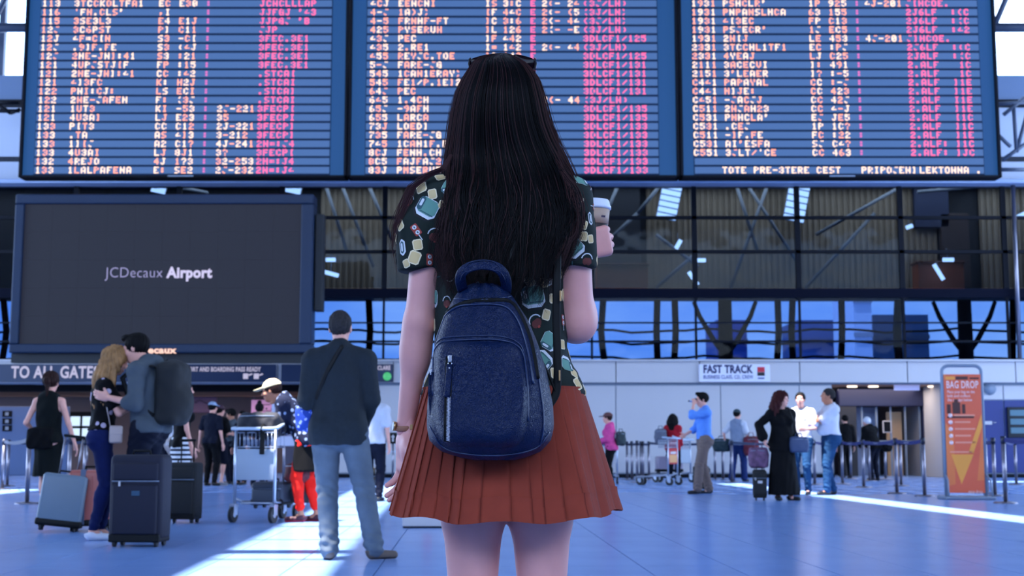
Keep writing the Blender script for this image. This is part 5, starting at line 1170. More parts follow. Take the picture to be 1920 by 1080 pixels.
q = MB(); q.box((0, 0, 0), (.03, .058, .078), mat('beige_leather', (170, 152, 148), .5), bev=.02, seg=3, smooth=True); q.obj('bag_body', cb); q = MB(); q.box((.029, 0, .035), (.006, .056, .036), mat('beige_leather', (170, 152, 148), .5), bev=.005); q.obj('flap', cb)
q = MB(); q.tube([(.0, -.05, .07), (-.01, -.10, .3), (-.08, -.12, .56)], .005, mat('beige_leather', (170, 152, 148), .5), n=6); q.obj('strap', cb)
M_cupw = mat('cup_white', (214, 216, 226), .45)
def cup(loc, label, s=1.0, sleeve=None, lid=M_cupw, rot=0):
    c = empty('coffee_cup', loc, rot, label, 'cup'); n = 40
    q = MB(); q.lathe([(.0, 0), (.0295*s, 0), (.030*s, .004*s), (.0405*s, .108*s), (.0, .108*s)], mat('cup_brown', (34, 22, 24), .5) if sleeve else M_cupw, n); q.obj('cup_body', c)
    q = MB(); q.lathe([(.040*s, .104*s), (.0445*s, .106*s), (.0445*s, .112*s), (.0425*s, .114*s), (.0405*s, .124*s), (.0385*s, .128*s), (.036*s, .1275*s), (.034*s, .123*s), (.0, .122*s)], lid, n); q.obj('lid', c)
    if sleeve: q = MB(); q.lathe([(.0372*s, .068*s), (.0412*s, .1035*s)], sleeve, n); q.obj('band', c)
    return c
cup(to_world(rB, (.02, .36, 1.24)), 'white takeaway cup held between the kissing couple', 1.15)
# bare shouldered woman, two men behind the couple
rG, JG = person('bare-shouldered dark-haired woman in a striped skirt behind the backpack', G(336, 966), 1.62, R(-62), fem=True, h=.013, hands={'R': (.16, .12, .80)}, garments=[dict(k='top', name='vest', m=K_black, sl=0, t=.014, tank=.035, neck=-.05), dict(k='skirt', name='striped_skirt', m=K_str, z0=1.03, z1=.45, r0=.15, r1=.20)], hair=dict(k='bun', m=H_dark, t=.02), shoe=S_grey)
person('grey-haired man in a white shirt behind the bare-shouldered woman', G(326, 950), 1.66, R(-60), h=.014, garments=[dict(k='top', name='shirt', m=K_white, sl=1, t=.02), dict(k='pants', name='trousers', m=clothm('beige_trouser', (150, 140, 138)), t=.03, t2=.05)], hair=dict(k='short', m=H_grey, t=.014), shoe=S_grey)
person('auburn-haired person just behind the shoulder of the hooded jacket', G(302, 948), 1.80, R(-50), fem=True, h=.014, garments=[dict(k='top', name='shirt', m=clothm('lilac_shirt', (150, 150, 180)), sl=1, t=.02), dict(k='pants', name='trousers', m=K_dk, t=.02)], hair=dict(k='bun', m=mat('auburn', (120, 66, 48), .6), t=.016), shoe=S_black)
# group in the passage
ra, Ja = person('man in a pale cap and dark clothes at the passage mouth', G(394, 911), 1.80, R(-20), h=.016, hands={'L': (-.3, .0, .85)}, garments=[dict(k='top', name='shirt', m=K_dk, sl=.35, t=.02), dict(k='pants', name='trousers', m=K_black, t=.02)], hair=dict(k='short', m=H_dark), shoe=S_black); cap(ra, Ja, mat('pale_cap', (140, 160, 190), .7))
ra, Ja = person('person in a maroon cap, black T-shirt and denim shorts', G(408, 910), 1.74, R(-30), h=.016, hands={'L': (-.28, .12, 1.0), 'R': (.1, .32, 1.12)}, garments=[dict(k='top', name='tee', m=K_black, sl=.32, t=.03, se=1.8), dict(k='pants', name='shorts', m=K_dk, t=.04, len=.46)], hair=dict(k='short', m=H_dark), shoe=S_grey); cap(ra, Ja, mat('maroon_cap', (56, 24, 40), .7))
person('dark-haired bearded man facing the maroon cap wearer', G(432, 908), 1.68, R(80), h=.016, skin=M_skin_tan, head=(0, R(15), 0), hands={'L': (-.1, .3, 1.15)}, garments=[dict(k='top', name='tee', m=K_grey, sl=.32, t=.02), dict(k='pants', name='trousers', m=K_dk, t=.02)], hair=dict(k='quiff', m=H_dark, t=.014), shoe=S_black)
person('person with a dark topknot seen from behind beyond the near trolley', G(483, 915), 1.72, R(5), h=.016, fem=True, garments=[dict(k='top', name='top', m=clothm('slate_top', (52, 60, 84)), sl=1, t=.02, neck=-.02), dict(k='pants', name='trousers', m=K_dk, t=.02)], hair=dict(k='topbun', m=H_dark, t=.012), shoe=S_black)
person('traveller in dark trousers right of the maroon cap wearer', G(452, 909), 1.62, R(150), h=.017, garments=[dict(k='top', name='top', m=K_dk, sl=1, t=.02), dict(k='pants', name='trousers', m=K_black, t=.02)], hair=dict(k='short', m=H_dark), shoe=S_black)
# bending person with cream cap
rK, JK = person('stooping person in a cream cap, navy flowered coat and red leggings', G(572, 978), 1.72, R(84), h=.0115, fem=True, lean=.62, head=(0, R(12), 0), headoff=(0, .02, -.01), skin=M_skin_tan, hands={'L': (-.12, .52, .98), 'R': (.18, .50, .98)}, elbow={'L': (-.3, -1, -.4), 'R': (.3, -1, -.4)},
    feet={'L': (-.06, .03), 'R': (.07, -.12)}, garments=[dict(k='top', name='coat', m=K_coat, sl=1, t=.028, st=.9, hem=.84, fold=.006), dict(k='skirt', name='skirt', m=K_black, z0=1.0, z1=.56, r0=.16, r1=.21), dict(k='pants', name='leggings', m=K_redleg, t=.012, len=.9, fold=.003)], hair=dict(k='short', m=H_brown), shoe=dict(m=mat('dark_red_shoe', (70, 24, 36), .6), sole=mat('pink_sole', (210, 40, 70), .6)))
cap(rK, JK, mat('cream_cap', (226, 206, 160), .8))
# man in white shirt right behind
person('man in a white short-sleeved shirt and dark trousers half hidden by the charcoal jacket', G(699, 940), 1.74, R(-10), h=.015, garments=[dict(k='top', name='shirt', m=K_white, sl=.36, t=.03), dict(k='pants', name='trousers', m=K_dk, t=.022)], hands={'R': (.25, .0, .84)}, hair=dict(k='short', m=H_dark), shoe=S_black)
# right side
rO, JO = person('person in a pink jacket and brown hat behind the yellow poster trolley', G(1146, 911), 1.56, R(75), h=.016, fem=True, lean=.08, hands={'L': (-.12, .3, 1.05), 'R': (.12, .3, 1.05)}, garments=[dict(k='top', name='jacket', m=K_pink, sl=1, t=.035, hem=.84), dict(k='pants', name='trousers', m=K_black, t=.02)], hair=dict(k='short', m=H_brown), shoe=S_black); cap(rO, JO, mat('brown_hat', (90, 52, 50), .8), name='hat')
bag('satchel', to_world(rO, (0, -.22, .86)), (.2, .16, .32), mat('olive_bag', (44, 56, 58), .8), 'dark satchel on the back of the person in the pink jacket')
rQ, JQ = person('long dark-haired person in a red jumper behind the red poster trolley', G(1263, 908), 1.56, R(-25), h=.016, fem=True, hands={'L': (-.1, .3, 1.0), 'R': (.1, .3, 1.0)}, garments=[dict(k='top', name='jumper', m=K_red, sl=1, t=.03, hem=.84), dict(k='pants', name='trousers', m=K_dk, t=.02)], hair=dict(k='midlong', m=H_dark, len=.26, t=.02), shoe=S_black)
bag('rucksack', to_world(rQ, (-.24, -.16, .90)), (.26, .22, .36), mat('grey_ruck', (86, 90, 106), .8), 'grey and black rucksack on the back of the person in the red jumper', cat='backpack')
rR, JR = person('man in a light blue shirt and tan trousers holding something to his mouth', G(1322, 926), 1.79, R(98), h=.0125, head=(R(0), R(4), 0), hands={'L': (-.08, .20, 1.56), 'R': (.16, .30, 1.02)}, elbow={'L': (-.5, .2, -1), 'R': (.5, -1, 0)}, feet={'L': (-.09, .16), 'R': (.08, -.1)}, curl={'L': 1.0, 'R': .8},
    garments=[dict(k='top', name='shirt', m=K_blue, sl=.62, t=.024, hem=.94, fold=.005, collar=.02), dict(k='pants', name='trousers', m=K_tan, t=.026, t2=.042), ], hair=dict(k='quiff', m=H_dark, t=.012), shoe=S_black)
q = MB(); q.tube([(-.08, .10, 0), (-.075, .11, .0), (.075, .11, 0), (.08, .10, 0), (.085, 0, .0)], .004, M_blk, n=6); 
for sx in (-1, 1): q.tube([(sx*.035+.024*math.cos(a), .112, .0+.018*math.sin(a)) for a in np.linspace(0, 2*PI, 12, endpoint=False)], .003, M_blk, n=5, closed=True)
o = q.obj('eyeglasses', None, None, to_world(rR, JR['hd'](0, 0, .014))); o.rotation_euler = (0, 0, R(98)); tag(o, 'dark-framed glasses on the man in the light blue shirt', 'glasses')
q = MB(); q.cyl((0, 0, 0), (-.05, -.01, .01), .012, m=mat('bottle_blue', (60, 90, 160), .3), n=10); q.cyl((-.05, -.01, .01), (-.065, -.012, .012), .016, m=M_blk, n=10); o = q.obj('pipe', None, None, to_world(rR, (-.08, .235, 1.63))); tag(o, 'small dark blue object held at the mouth of the man in blue', 'object')
q = MB(); q.tube([(.165*math.cos(a), .125*math.sin(a), 0) for a in np.linspace(0, 2*PI, 28, endpoint=False)], 0, M_blk, n=6, closed=True, flat=(.02, .006), up=(0, 0, 1)); bl = q.obj('belt', rR, None, (0, .0, .975))
rS, JS = person('traveller in a grey vest with bags seen from behind by the queue posts', G(1384, 903), 1.74, R(-35), h=.016, hands={'L': (-.3, -.05, .95), 'R': (.2, .28, 1.0)}, feet={'L': (-.1, -.15), 'R': (.12, .1)}, garments=[dict(k='top', name='shirt', m=K_white, sl=.4, t=.02, se=1.5), dict(k='top', name='vest', m=clothm('grey_vest', (120, 130, 150)), sl=0, t=.032, tank=.02), dict(k='pants', name='jeans', m=clothm('dark_jeans', (30, 46, 92)), t=.03, t2=.045)], hair=dict(k='short', m=H_dark), shoe=S_black); cap(rS, JS, mat('green_cap', (40, 56, 60), .8), brim=False)
bag('duffel_bag', to_world(rS, (-.42, .0, .72)), (.42, .26, .34), mat('dark_green_bag', (26, 46, 52), .8), 'dark green duffel bag carried on the left of the grey-vested traveller', yaw=R(-20))
bag('holdall', to_world(rS, (.34, .05, .62)), (.34, .28, .5), mat('red_navy_bag', (110, 24, 44), .8, noise_s=3, noise_a=.7), 'red and navy holdall carried on the right of the grey-vested traveller', yaw=R(10))
rT, JT = person('woman in a long black robe with wavy auburn hair pulling a small suitcase', G(1469, 938), 1.68, R(196), h=.0125, fem=True, build=1.12, head=(R(38), 0, 0), hands={'R': (.34, .02, .98), 'L': (-.18, .1, .95)}, elbow={'R': (1, -.4, 0)}, feet={'L': (-.1, .05), 'R': (.1, .0)}, toes={'L': .5, 'R': -.2},
    garments=[dict(k='top', name='robe_top', m=K_black, sl=.9, t=.03, flare=1, hem=.78, se=2, neck=.02), dict(k='skirt', name='robe_skirt', m=K_black, z0=1.05, z1=.09, r0=.17, r1=.27, sw=1, q=1.3)], hair=dict(k='midlong', m=mat('auburn_dark', (66, 26, 26), .6, spec=.2, noise_s=30, noise_a=.3), len=.30, t=.022, w=.085, sp=1.4, wave=.016, r2=.04, curl=60), shoe=S_black)
bag('shoulder_bag', to_world(rT, (-.20, .17, .74)), (.3, .12, .26), mat('slate_bag', (44, 60, 94), .6), 'slate blue shoulder bag at the hip of the woman in the black robe', yaw=R(10), slump=.05)
q = MB(); q.tube([(0, 0, 0), (.05, -.01, .2), (.16, .0, .47)], .01, M_blk, n=6); o = q.obj('strap', None, None, to_world(rT, (-.18, .18, .98))); o.rotation_euler = (0, 0, R(196)); tag(o, 'dark shoulder strap across the black robe', 'strap')
o = bag('tote_bag', G(1424, 938)+Vector((0, 0, .5)), (.3, .16, .34), mat('striped_mauve', (96, 66, 92), .8, noise_s=14, noise_a=.4), 'mauve striped tote bag standing on the small cabin suitcase', yaw=R(-10))
rU, JU = person('man in a white T-shirt and jeans talking to the woman in black', G(1506, 928), 1.77, R(150), h=.0135, head=(R(10), R(-5), 0), hands={'L': (-.16, .3, 1.12), 'R': (.1, .3, 1.1)}, elbow={'L': (-.6, -1, -.3), 'R': (.6, -1, -.3)}, garments=[dict(k='top', name='tee', m=K_white, sl=.34, t=.028, se=1.6), dict(k='pants', name='jeans', m=K_dj, t=.02)], hair=dict(k='short', m=H_dark), shoe=S_black)
rV, JV = person('stout man with folded arms in a pale T-shirt and blue jeans', G(1560, 928), 1.84, R(96), h=.0125, build=1.14, belly=.05, head=(R(0), R(-8), 0), skin=M_skin_tan, hands={'L': (.10, .24, 1.26), 'R': (-.12, .27, 1.22)}, elbow={'L': (-1, .1, -.6), 'R': (1, .1, -.6)}, handn={'L': (0, -1, 0), 'R': (0, -1, 0)}, feet={'L': (-.12, .12), 'R': (.1, -.06)},
    garments=[dict(k='top', name='tee', m=clothm('pale_tee', (196, 198, 210)), sl=.4, t=.03, se=1.6, hem=.98), dict(k='pants', name='jeans', m=K_dj, t=.02, t2=.03, rise=.3)], hair=dict(k='short', m=H_grey), shoe=S_black)
rW, JW = person('white-haired person in a black jacket bending behind the belts', G(1641, 901), 1.62, R(30), h=.017, lean=.35, garments=[dict(k='top', name='jacket', m=K_black, sl=1, t=.04, hem=.82), dict(k='pants', name='trousers', m=K_dk, t=.02)], hands={'L': (-.1, .4, .95), 'R': (.15, .4, .95)}, hair=dict(k='short', m=H_white, t=.016), shoe=S_black)
bag('shoulder_bag', to_world(rW, (.3, -.1, .72)), (.3, .2, .22), K_black, 'black bag at the side of the bending white-haired person')
person('person in black leaving through the dark doorway at the portal', G(1588, 896), 1.7, R(10), h=.018, garments=[dict(k='top', name='jacket', m=K_black, sl=1, t=.03), dict(k='pants', name='trousers', m=K_black, t=.02)], hair=dict(k='short', m=H_dark), shoe=S_black)
# gate kiosk by the skirt
c = empty('ticket_gate', G(738, 900), R(0), 'small steel ticket gate with a black arrow sign left of the skirt', 'gate')
q = MB(); q.bb((-.42, -.25, 0), (-.3, .4, .92), M_tr_st, bev=.03); q.obj('pedestal', c); q = MB(); q.bb((.16, -.25, 0), (.30, .4, .92), M_tr_st, bev=.03); q.obj('pedestal', c)
q = MB(); q.bb((-.42, -.3, .70), (.32, -.2, .74), M_tr_st); q.obj('crossbar', c)
q = MB(); q.cyl((0, -.28, 0), (0, -.28, 1.0), .025, m=M_chrome); q.obj('pole', c)
q = MB(); q.bb((-.1, -.32, .92), (.1, -.28, 1.2), M_blk, bev=.01); pa = q.obj('arrow_sign', c); q = MB(); q.prism([(-.02, .97), (.02, .97), (.02, 1.08), (.05, 1.08), (0, 1.15), (-.05, 1.08), (-.02, 1.08)], -.325, -.32, M_white); q.obj('arrow', pa)
q = MB(); q.bb((-.38, -.27, .62), (-.33, -.25, .68), M_blk); q.cyl((.23, -.26, .55), (.23, -.25, .55), .05, m=M_blk); q.obj('reader', c)
# white plinth behind the skirt
g = G(793, 990); c = empty('white_plinth', g, 0, 'low white box with a red square on the floor behind the skirt hem', 'box'); sc = 2500/g.y
q = MB(); q.box((0, .15, .2), (38/sc, .15, .185), M_white, bev=.01); q.obj('box_body', c); q = MB(); q.bb((-37/sc, .01, 0), (37/sc, .29, .015), M_dark); q.obj('foot', c); q = MB(); q.bb((.0, -.004, .155), (.085, 0, .30), mat('signal_red', (206, 24, 60), .5)); q.obj('red_square', c)
# ------------------------------------------------------------------ the woman in front
HD = 2.94
HR0 = Vector((P(946, 500, HD).x, HD, 0))
def L(px, py, d=HD): return P(px, py, d)-HR0
M_skinh = mat('skin_hero', (216, 150, 140), .48, spec=.35, noise_s=20, noise_a=.04, bump=220, bs=.06, bd=.002)
hero = empty('person', HR0, 0, 'woman with very long dark hair, printed shirt and rust skirt, back turned, in front', 'person')
J = dict(shL=L(815, 374), shR=L(1066, 374), elL=L(786, 606, 2.95), elR=L(1080, 606, 2.97), wrL=L(760, 806, 2.99), wrR=L(1080, 462, 3.125),
         pel=L(945, 775), waist=L(940, 655, 2.95), chest=L(940, 450, 2.95), neck=L(945, 318, 2.93), head=L(946, 214, 2.95), hipL=L(887, 800), hipR=L(1012, 800))
J['knL'] = Vector((J['hipL'].x-.0, .02, .47)); J['knR'] = Vector((J['hipR'].x+.005, .02, .47)); J['anL'] = Vector((J['hipL'].x+.015, -.02, .08)); J['anR'] = Vector((J['hipR'].x-.01, -.02, .08))
f = Field((-.30, -.2, .0), (.32, .30, 1.62), .0055); X = (0, 1, 0)
f.cone(J['pel'], J['waist'], .150, .112, .03, sq=(X, 1.35)); f.cone(J['waist'], J['chest'], .112, .130, .03, sq=(X, 1.4)); f.cone(J['chest'], J['neck']-Vector((0, 0, .03)), .115, .05, .05, sq=(X, 1.3))
f.cone(J['shL'], J['shR'], .038, .038, .04); f.cone(J['neck']-Vector((0, 0, .03)), J['head'], .046, .044, .02)
for s in 'LR':
    f.ell(J['hip'+s]+Vector((0, -.045, -.0)), (.08, .08, .09), .03)
    f.cone(J['hip'+s], J['hip'+s]+(J['kn'+s]-J['hip'+s])*.5, .078, .0665, .02); f.cone(J['hip'+s]+(J['kn'+s]-J['hip'+s])*.5, J['kn'+s], .0665, .05, .02)
    f.cone(J['kn'+s], J['an'+s], .047, .032, .02); f.ell(J['kn'+s]+(J['an'+s]-J['kn'+s])*.3+Vector((0, -.015, 0)), (.05, .053, .1), .02); f.cone(J['an'+s], J['an'+s]+Vector((0, .08, -.05)), .033, .024, .02)
f.cone(J['shL'], J['elL'], .043, .0325, .02); f.cone(J['elL'], J['wrL'], .0335, .0205, .02); f.ell(J['elL'].lerp(J['wrL'], .25), (.034, .035, .06), .02)
f.cone(J['shR'], J['elR'], .045, .041, .02); f.cone(J['elR'], J['wrR'], .040, .022, .02); f.ell(J['elR']+Vector((0.004, .012, .012)), (.041, .046, .05), .02)
V, Q = f.mesh(); V = smoothv(V, Q, 2, .5); parts = [(V, Q, np.zeros(len(Q), int))]
hV, hQ, hm = head_mesh(.005, True); parts.append((hV+np.array(J['head']), hQ, hm))
def put_hand(side, wr, d, n, curl, spread=0, thumb=0, sc=.97):
    d = Vector(d).normalized(); n = Vector(n); n = (n-d*n.dot(d)).normalized(); x = n.cross(d)
    gV, gQ = hand_mesh(curl, .003, spread, thumb); g = smoothv(gV, gQ, 1, .4)*sc; gq = gQ
    if side == 'R': g[:, 0] *= -1; gq = gQ[:, ::-1]
    A = np.array([x, n, d]); W_ = g @ A+np.array(wr); parts.append((W_, gq, np.zeros(len(gq), int)))
    return lambda a, b, c: Vector(np.array(wr)+np.array([(-a if side == 'R' else a), b, c])*sc @ A)
put_hand('L', J['wrL']+Vector((0.004, 0, -.01)), (-.02, .12, -1), (-.85, -.5, 0), .42, .5, 0, .94)
hR = put_hand('R', J['wrR'], (.93, .28, .22), (-.28, .96, 0), 1.3, .2, .2, .95)
off = 0; Vs, Qs, Ms = [], [], []
for v, q, m in parts: Vs.append(v); Qs.append(q+off); Ms.append(m); off += len(v)
newobj('body', mk_mesh('body', np.concatenate(Vs), np.concatenate(Qs), [M_skinh, M_eye, M_lip], np.concatenate(Ms)), hero)

# printed shirt
M_shirt = mat('printed_shirt', (28, 36, 32), .85, spec=.2, bump=260, bs=.15, bd=.002)
f = Field((-.28, -.2, .85), (.30, .24, 1.45), .0045)
f.cone(L(941, 742), L(938, 655), .184, .140, .03, sq=(X, 1.45)); f.cone(L(938, 655), L(938, 560), .138, .136, .03, sq=(X, 1.4)); f.cone(L(938, 560), L(940, 430), .136, .146, .03, sq=(X, 1.35))
f.cone(J['chest'], J['neck']-Vector((0, 0, .02)), .125, .062, .05, sq=(X, 1.3)); f.cone(J['shL']+Vector((.01, 0, .002)), J['shR']+Vector((-.01, 0, .002)), .052, .052, .04)
zh = L(0, 741).z; Xg, Yg, Zg = f.ax[0][:, None, None], f.ax[1][None, :, None], f.ax[2][None, None, :]
f.F = np.maximum(f.F, (zh-Zg).astype(np.float32))
g_ = Field((-.28, -.2, .85), (.30, .24, 1.45), .0045)
g_.cone(J['shL'], L(788, 430), .056, .052, .03); g_.cone(L(788, 430), L(785, 530), .052, .046, .01)
g_.cone(J['shR'], L(1076, 430), .055, .048, .03); g_.cone(L(1076, 430), L(1080, 530), .048, .044, .01)
g_.F = np.maximum(g_.F, (L(0, 502).z-Zg+.10*np.maximum(0, -(Xg+.14))*-1+.0*Yg).astype(np.float32))
f.F = smin(f.F, g_.F, .02)
V, Q = f.mesh(); V = smoothv(V, Q, 1, .5)
x, y, z = V.T; N_ = np_normals(V, Q)
w = np.sin(x*30+z*22)*.5+np.sin(x*62-z*18+2*np.sin(z*15))*.4+np.sin(z*60+x*40)*.25; V = V+N_*(w*.0035)[:, None]
shirt = newobj('shirt', mk_mesh('shirt', V, Q, M_shirt), hero)
BS = BVHTree.FromPolygons([Vector(v) for v in V], [tuple(int(i) for i in q) for q in Q])
PR = {'cream': mat('print_cream', (206, 176, 124), .85), 'creamd': mat('print_cream_edge', (222, 204, 164), .85), 'teal': mat('print_teal', (96, 140, 124), .85), 'teald': mat('print_teal_dark', (52, 84, 88), .85),
      'white': mat('print_white', (206, 206, 206), .85), 'red': mat('print_red', (150, 58, 46), .85), 'brown': mat('print_brown', (92, 40, 34), .85), 'black': mat('print_black', (16, 18, 20), .85)}
prb = MB()
def patch(c, nrm, upv, poly, m, lift):
    n = nrm; u = (Vector(upv)-n*n.dot(Vector(upv))).normalized(); r = u.cross(n)*-1
    cx = sum(p[0] for p in poly)/len(poly); cy = sum(p[1] for p in poly)/len(poly); i = prb.mi(m); rings_ = []
    def cast(a, b):
        o = c+r*a+u*b+n*.03; h_ = BS.ray_cast(o, -n, .07)
        return (h_[0]+n*lift) if h_[0] is not None else None
    dens = []
    for k in range(len(poly)):
        a, b = poly[k], poly[(k+1) % len(poly)]; m_ = max(1, int(math.hypot(b[0]-a[0], b[1]-a[1])/.007))
        dens += [(a[0]+(b[0]-a[0])*j/m_, a[1]+(b[1]-a[1])*j/m_) for j in range(m_)]
    for f_ in (.001, .35, .7, 1):
        rg = [cast(cx+(p[0]-cx)*f_, cy+(p[1]-cy)*f_) for p in dens]
        if any(q is None for q in rg): return
        rings_.append(rg)
    if max((rings_[-1][k]-rings_[-1][k-1]).length for k in range(len(dens))) > .03: return
    vv = [[prb.bm.verts.new(p) for p in rg] for rg in rings_]
    for A, B in zip(vv, vv[1:]):
        for j in range(len(dens)):
            fc = prb.bm.faces.new((A[j], A[(j+1) % len(dens)], B[(j+1) % len(dens)], B[j])); fc.material_index = i; fc.smooth = True
def rr(w, h, k=.2, ox=0, oy=0, sk=0):
    e = k*min(w, h); p = [(-w/2+e, -h/2), (w/2-e, -h/2), (w/2, -h/2+e), (w/2, h/2-e), (w/2-e, h/2), (-w/2+e, h/2), (-w/2, h/2-e), (-w/2, -h/2+e)]
    return [(a+ox+sk*b, b+oy) for a, b in p]
def shape(kind, c, n, up_, s):
    if kind == 'bread':
        patch(c, n, up_, rr(.027*s, .030*s, .16), PR['black'], .0008); patch(c, n, up_, rr(.024*s, .027*s, .16), PR['creamd'], .0013); patch(c, n, up_, rr(.019*s, .022*s, .16), PR['cream'], .0018)
    elif kind == 'toaster':
        patch(c, n, up_, rr(.050*s, .047*s, .22, .002, -.003), PR['black'], .0008); patch(c, n, up_, rr(.046*s, .042*s, .22), PR['white'], .0013); patch(c, n, up_, rr(.043*s, .034*s, .22, 0, .003), PR['teal'], .0018)
        patch(c, n, up_, rr(.012*s, .030*s, .3, .016*s, .004), PR['teald'], .0023); patch(c, n, up_, rr(.006*s, .016*s, .3, .016*s, .006), PR['white'], .0028); patch(c, n, up_, rr(.03*s, .0022*s, .2, -.004*s, -.011*s), PR['teald'], .0023)
    elif kind == 'tag':
        patch(c, n, up_, rr(.019*s, .029*s, .12), PR['black'], .0008); patch(c, n, up_, rr(.016*s, .026*s, .12), PR['red'], .0013)
        for oy in (.0065, -.0065): patch(c, n, up_, [(.0052*s*math.cos(a), oy*s+.0048*s*math.sin(a)) for a in np.linspace(0, 2*PI, 9)[:-1]], PR['white'], .0018); patch(c, n, up_, rr(.003*s, .005*s, .3, 0, oy*s), PR['teald'], .0023)
        patch(c, n, up_, rr(.002*s, .014*s, .2, .001, -.019*s), PR['white'], .0013)
    elif kind == 'loop':
        for k in range(7):
            a0, a1 = .2+k*.4, .2+(k+1)*.4; patch(c, n, up_, [(.015*s*math.cos(a0), .015*s*math.sin(a0)), (.015*s*math.cos(a1), .015*s*math.sin(a1)), (.0125*s*math.cos(a1), .0125*s*math.sin(a1)), (.0125*s*math.cos(a0), .0125*s*math.sin(a0))], PR['white'], .0013)
        patch(c, n, up_, rr(.022*s, .016*s, .3, 0, -.004*s), PR['brown'], .001); patch(c, n, up_, rr(.006*s, .005*s, .3, 0.0, -.012*s), PR['red'], .0018)
    elif kind == 'jug':
        patch(c, n, up_, rr(.020*s, .040*s, .4), PR['black'], .0008); patch(c, n, up_, rr(.017*s, .037*s, .4), PR['white'], .0013); patch(c, n, up_, rr(.010*s, .028*s, .4), PR['teald'], .0018); patch(c, n, up_, rr(.005*s, .02*s, .4), PR['white'], .0023)
placed = []
def at_px(kind, px, py, rot=0, s=1.0):
    o = Vector((0, 0, CAMH))-HR0; d = ray(px, py).normalized(); h_ = BS.ray_cast(o, d)
    if h_[0] is None: return
    c, n = h_[0], h_[1]; n = n if n.dot(d) < 0 else -n; up_ = Matrix.Rotation(R(rot), 3, n) @ Vector((0, 0, 1)); shape(kind, c, n, up_, s); placed.append(c)
for a in [('bread', 790, 352, -70, 1), ('loop', 769, 377, 0, .9), ('toaster', 801, 390, -30, 1.05), ('bread', 811, 364, 10, .85), ('bread', 829, 384, -30, .7), ('tag', 780, 431, 35, 1), ('jug', 838, 425, 0, .9), ('loop', 815, 441, 0, 1.1), ('bread', 783, 459, 10, .9), ('bread', 777, 483, -20, 1.1), ('jug', 755, 464, 10, 1), ('tag', 805, 487, 0, 1), ('toaster', 823, 512, 0, .8), ('bread', 762, 494, 20, .7),
          ('bread', 1087, 379, 0, .8), ('bread', 1080, 405, 0, .8), ('bread', 1094, 421, -20, .8), ('bread', 1094, 443, 0, .8), ('bread', 1107, 448, 10, .7), ('toaster', 1077, 466, 40, .9), ('tag', 1074, 496, -40, .9), ('loop', 1101, 487, 0, 1), ('jug', 1106, 410, 0, .8), ('bread', 1032, 493, -20, 1), ('bread', 1001, 499, 0, 1), ('toaster', 1000, 556, 10, 1.15), ('jug', 1031, 523, -20, .9), ('bread', 993, 528, 40, .9), ('loop', 1004, 603, 40, 1.1), ('bread', 1024, 590, -10, .9),
          ('toaster', 1030, 640, 60, .9), ('bread', 1054, 646, 0, .8), ('tag', 1071, 658, -20, .8), ('toaster', 1062, 682, 170, .8), ('bread', 1076, 700, 60, .9), ('bread', 1083, 720, 20, 1), ('bread', 1057, 731, 60, 1), ('toaster', 1043, 398, 20, .9), ('loop', 1040, 463, 0, 1), ('toaster', 817, 560, -10, .9), ('loop', 838, 566, 0, .9), ('tag', 795, 716, -10, .8), ('bread', 801, 733, 70, .9), ('bread', 815, 610, 10, 1), ('bread', 1035, 560, 0, .8), ('tag', 1033, 440, 10, .9), ('bread', 1020, 530, 10, .8), ('bread', 1040, 700, 0, .9), ('tag', 1055, 600, 0, .9)]: at_px(*a)
rg = random.Random(5); kinds = ['bread', 'bread', 'bread', 'tag', 'toaster', 'jug', 'loop']; idx = list(range(len(V))); rg.shuffle(idx)
for i in idx[:5000]:
    c = Vector(V[i])
    if all((c-p).length > .036 for p in placed):
        n = Vector(N_[i]); 
        if abs(n.z) > .85: continue
        h_ = BS.ray_cast(c+n*.01, -n, .05)
        if h_[0] is None: n = -n
        shape(rg.choice(kinds), c, n, Matrix.Rotation(rg.random()*6.28, 3, n) @ Vector((0, 0, 1)), .9); placed.append(c)
prb.obj('shirt_print', shirt)['kind'] = 'stuff'

# pleated skirt
M_sk = mat('rust_cloth', (132, 52, 36), .85, spec=.2, noise_s=30, noise_a=.05, bump=400, bs=.12, bd=.001)
NP = 40; per = 9; rs = []
rngp = random.Random(11); pw_ = [rngp.uniform(.75, 1.3) for _ in range(NP)]; tot = sum(pw_); ph = []; a = 0
for k in range(NP):
    w0 = pw_[k]/tot
    for j in range(per):
        if j < per-1: ph.append((a+w0*(-.16+1.16*j/(per-2)), j/(per-2), k))
        else: ph.append((a+w0*.90, -1, k))
    a += pw_[k]/tot
for it in range(41):
    t = it/40; py0 = 732+(956-732)*t; z = L(0, py0).z; z -= 0; cx = L(944+1*t, 0).x; hw = (149+58*t**1.0)/850; hd = .120+.077*t; ring = []
    for fr, jf, k in ph:
        th = fr*2*PI+.03*math.sin(k*1.7)*t; c_, s_ = math.cos(th), math.sin(th); e = 2/2.25
        bx = hw*math.copysign(abs(c_)**e, c_); by = hd*math.copysign(abs(s_)**e, s_)
        amp = (.003+.0035*t)*(.75+.25*math.sin(k*2.1+1)); d = (amp*jf if jf >= 0 else amp*.35-.001)+.010*t*math.sin(th*7+k*.0+1.2)+.005*t*math.sin(th*13+.4)
        nr = Vector((c_/hw, s_/hd, 0)).normalized()
        dz = -.018*t*max(0, -s_)**1.5-.004*t*math.sin(th*9)
        ring.append((cx+bx+nr.x*d, by+nr.y*d+.0, z+dz))
    rs.append(ring)
q = MB(); q.rings(rs, M_sk, cap=False, smooth=True)
inner = [[(p[0]*.97, p[1]*.97, p[2]+.002) for p in rs[-1]], [(p[0]*.95, p[1]*.95, p[2]+.05) for p in rs[-1]]]
q.rings([rs[-1]]+inner, M_sk, cap=False)
me = q.mesh('skirt')
skirt = newobj('skirt', me, hero)
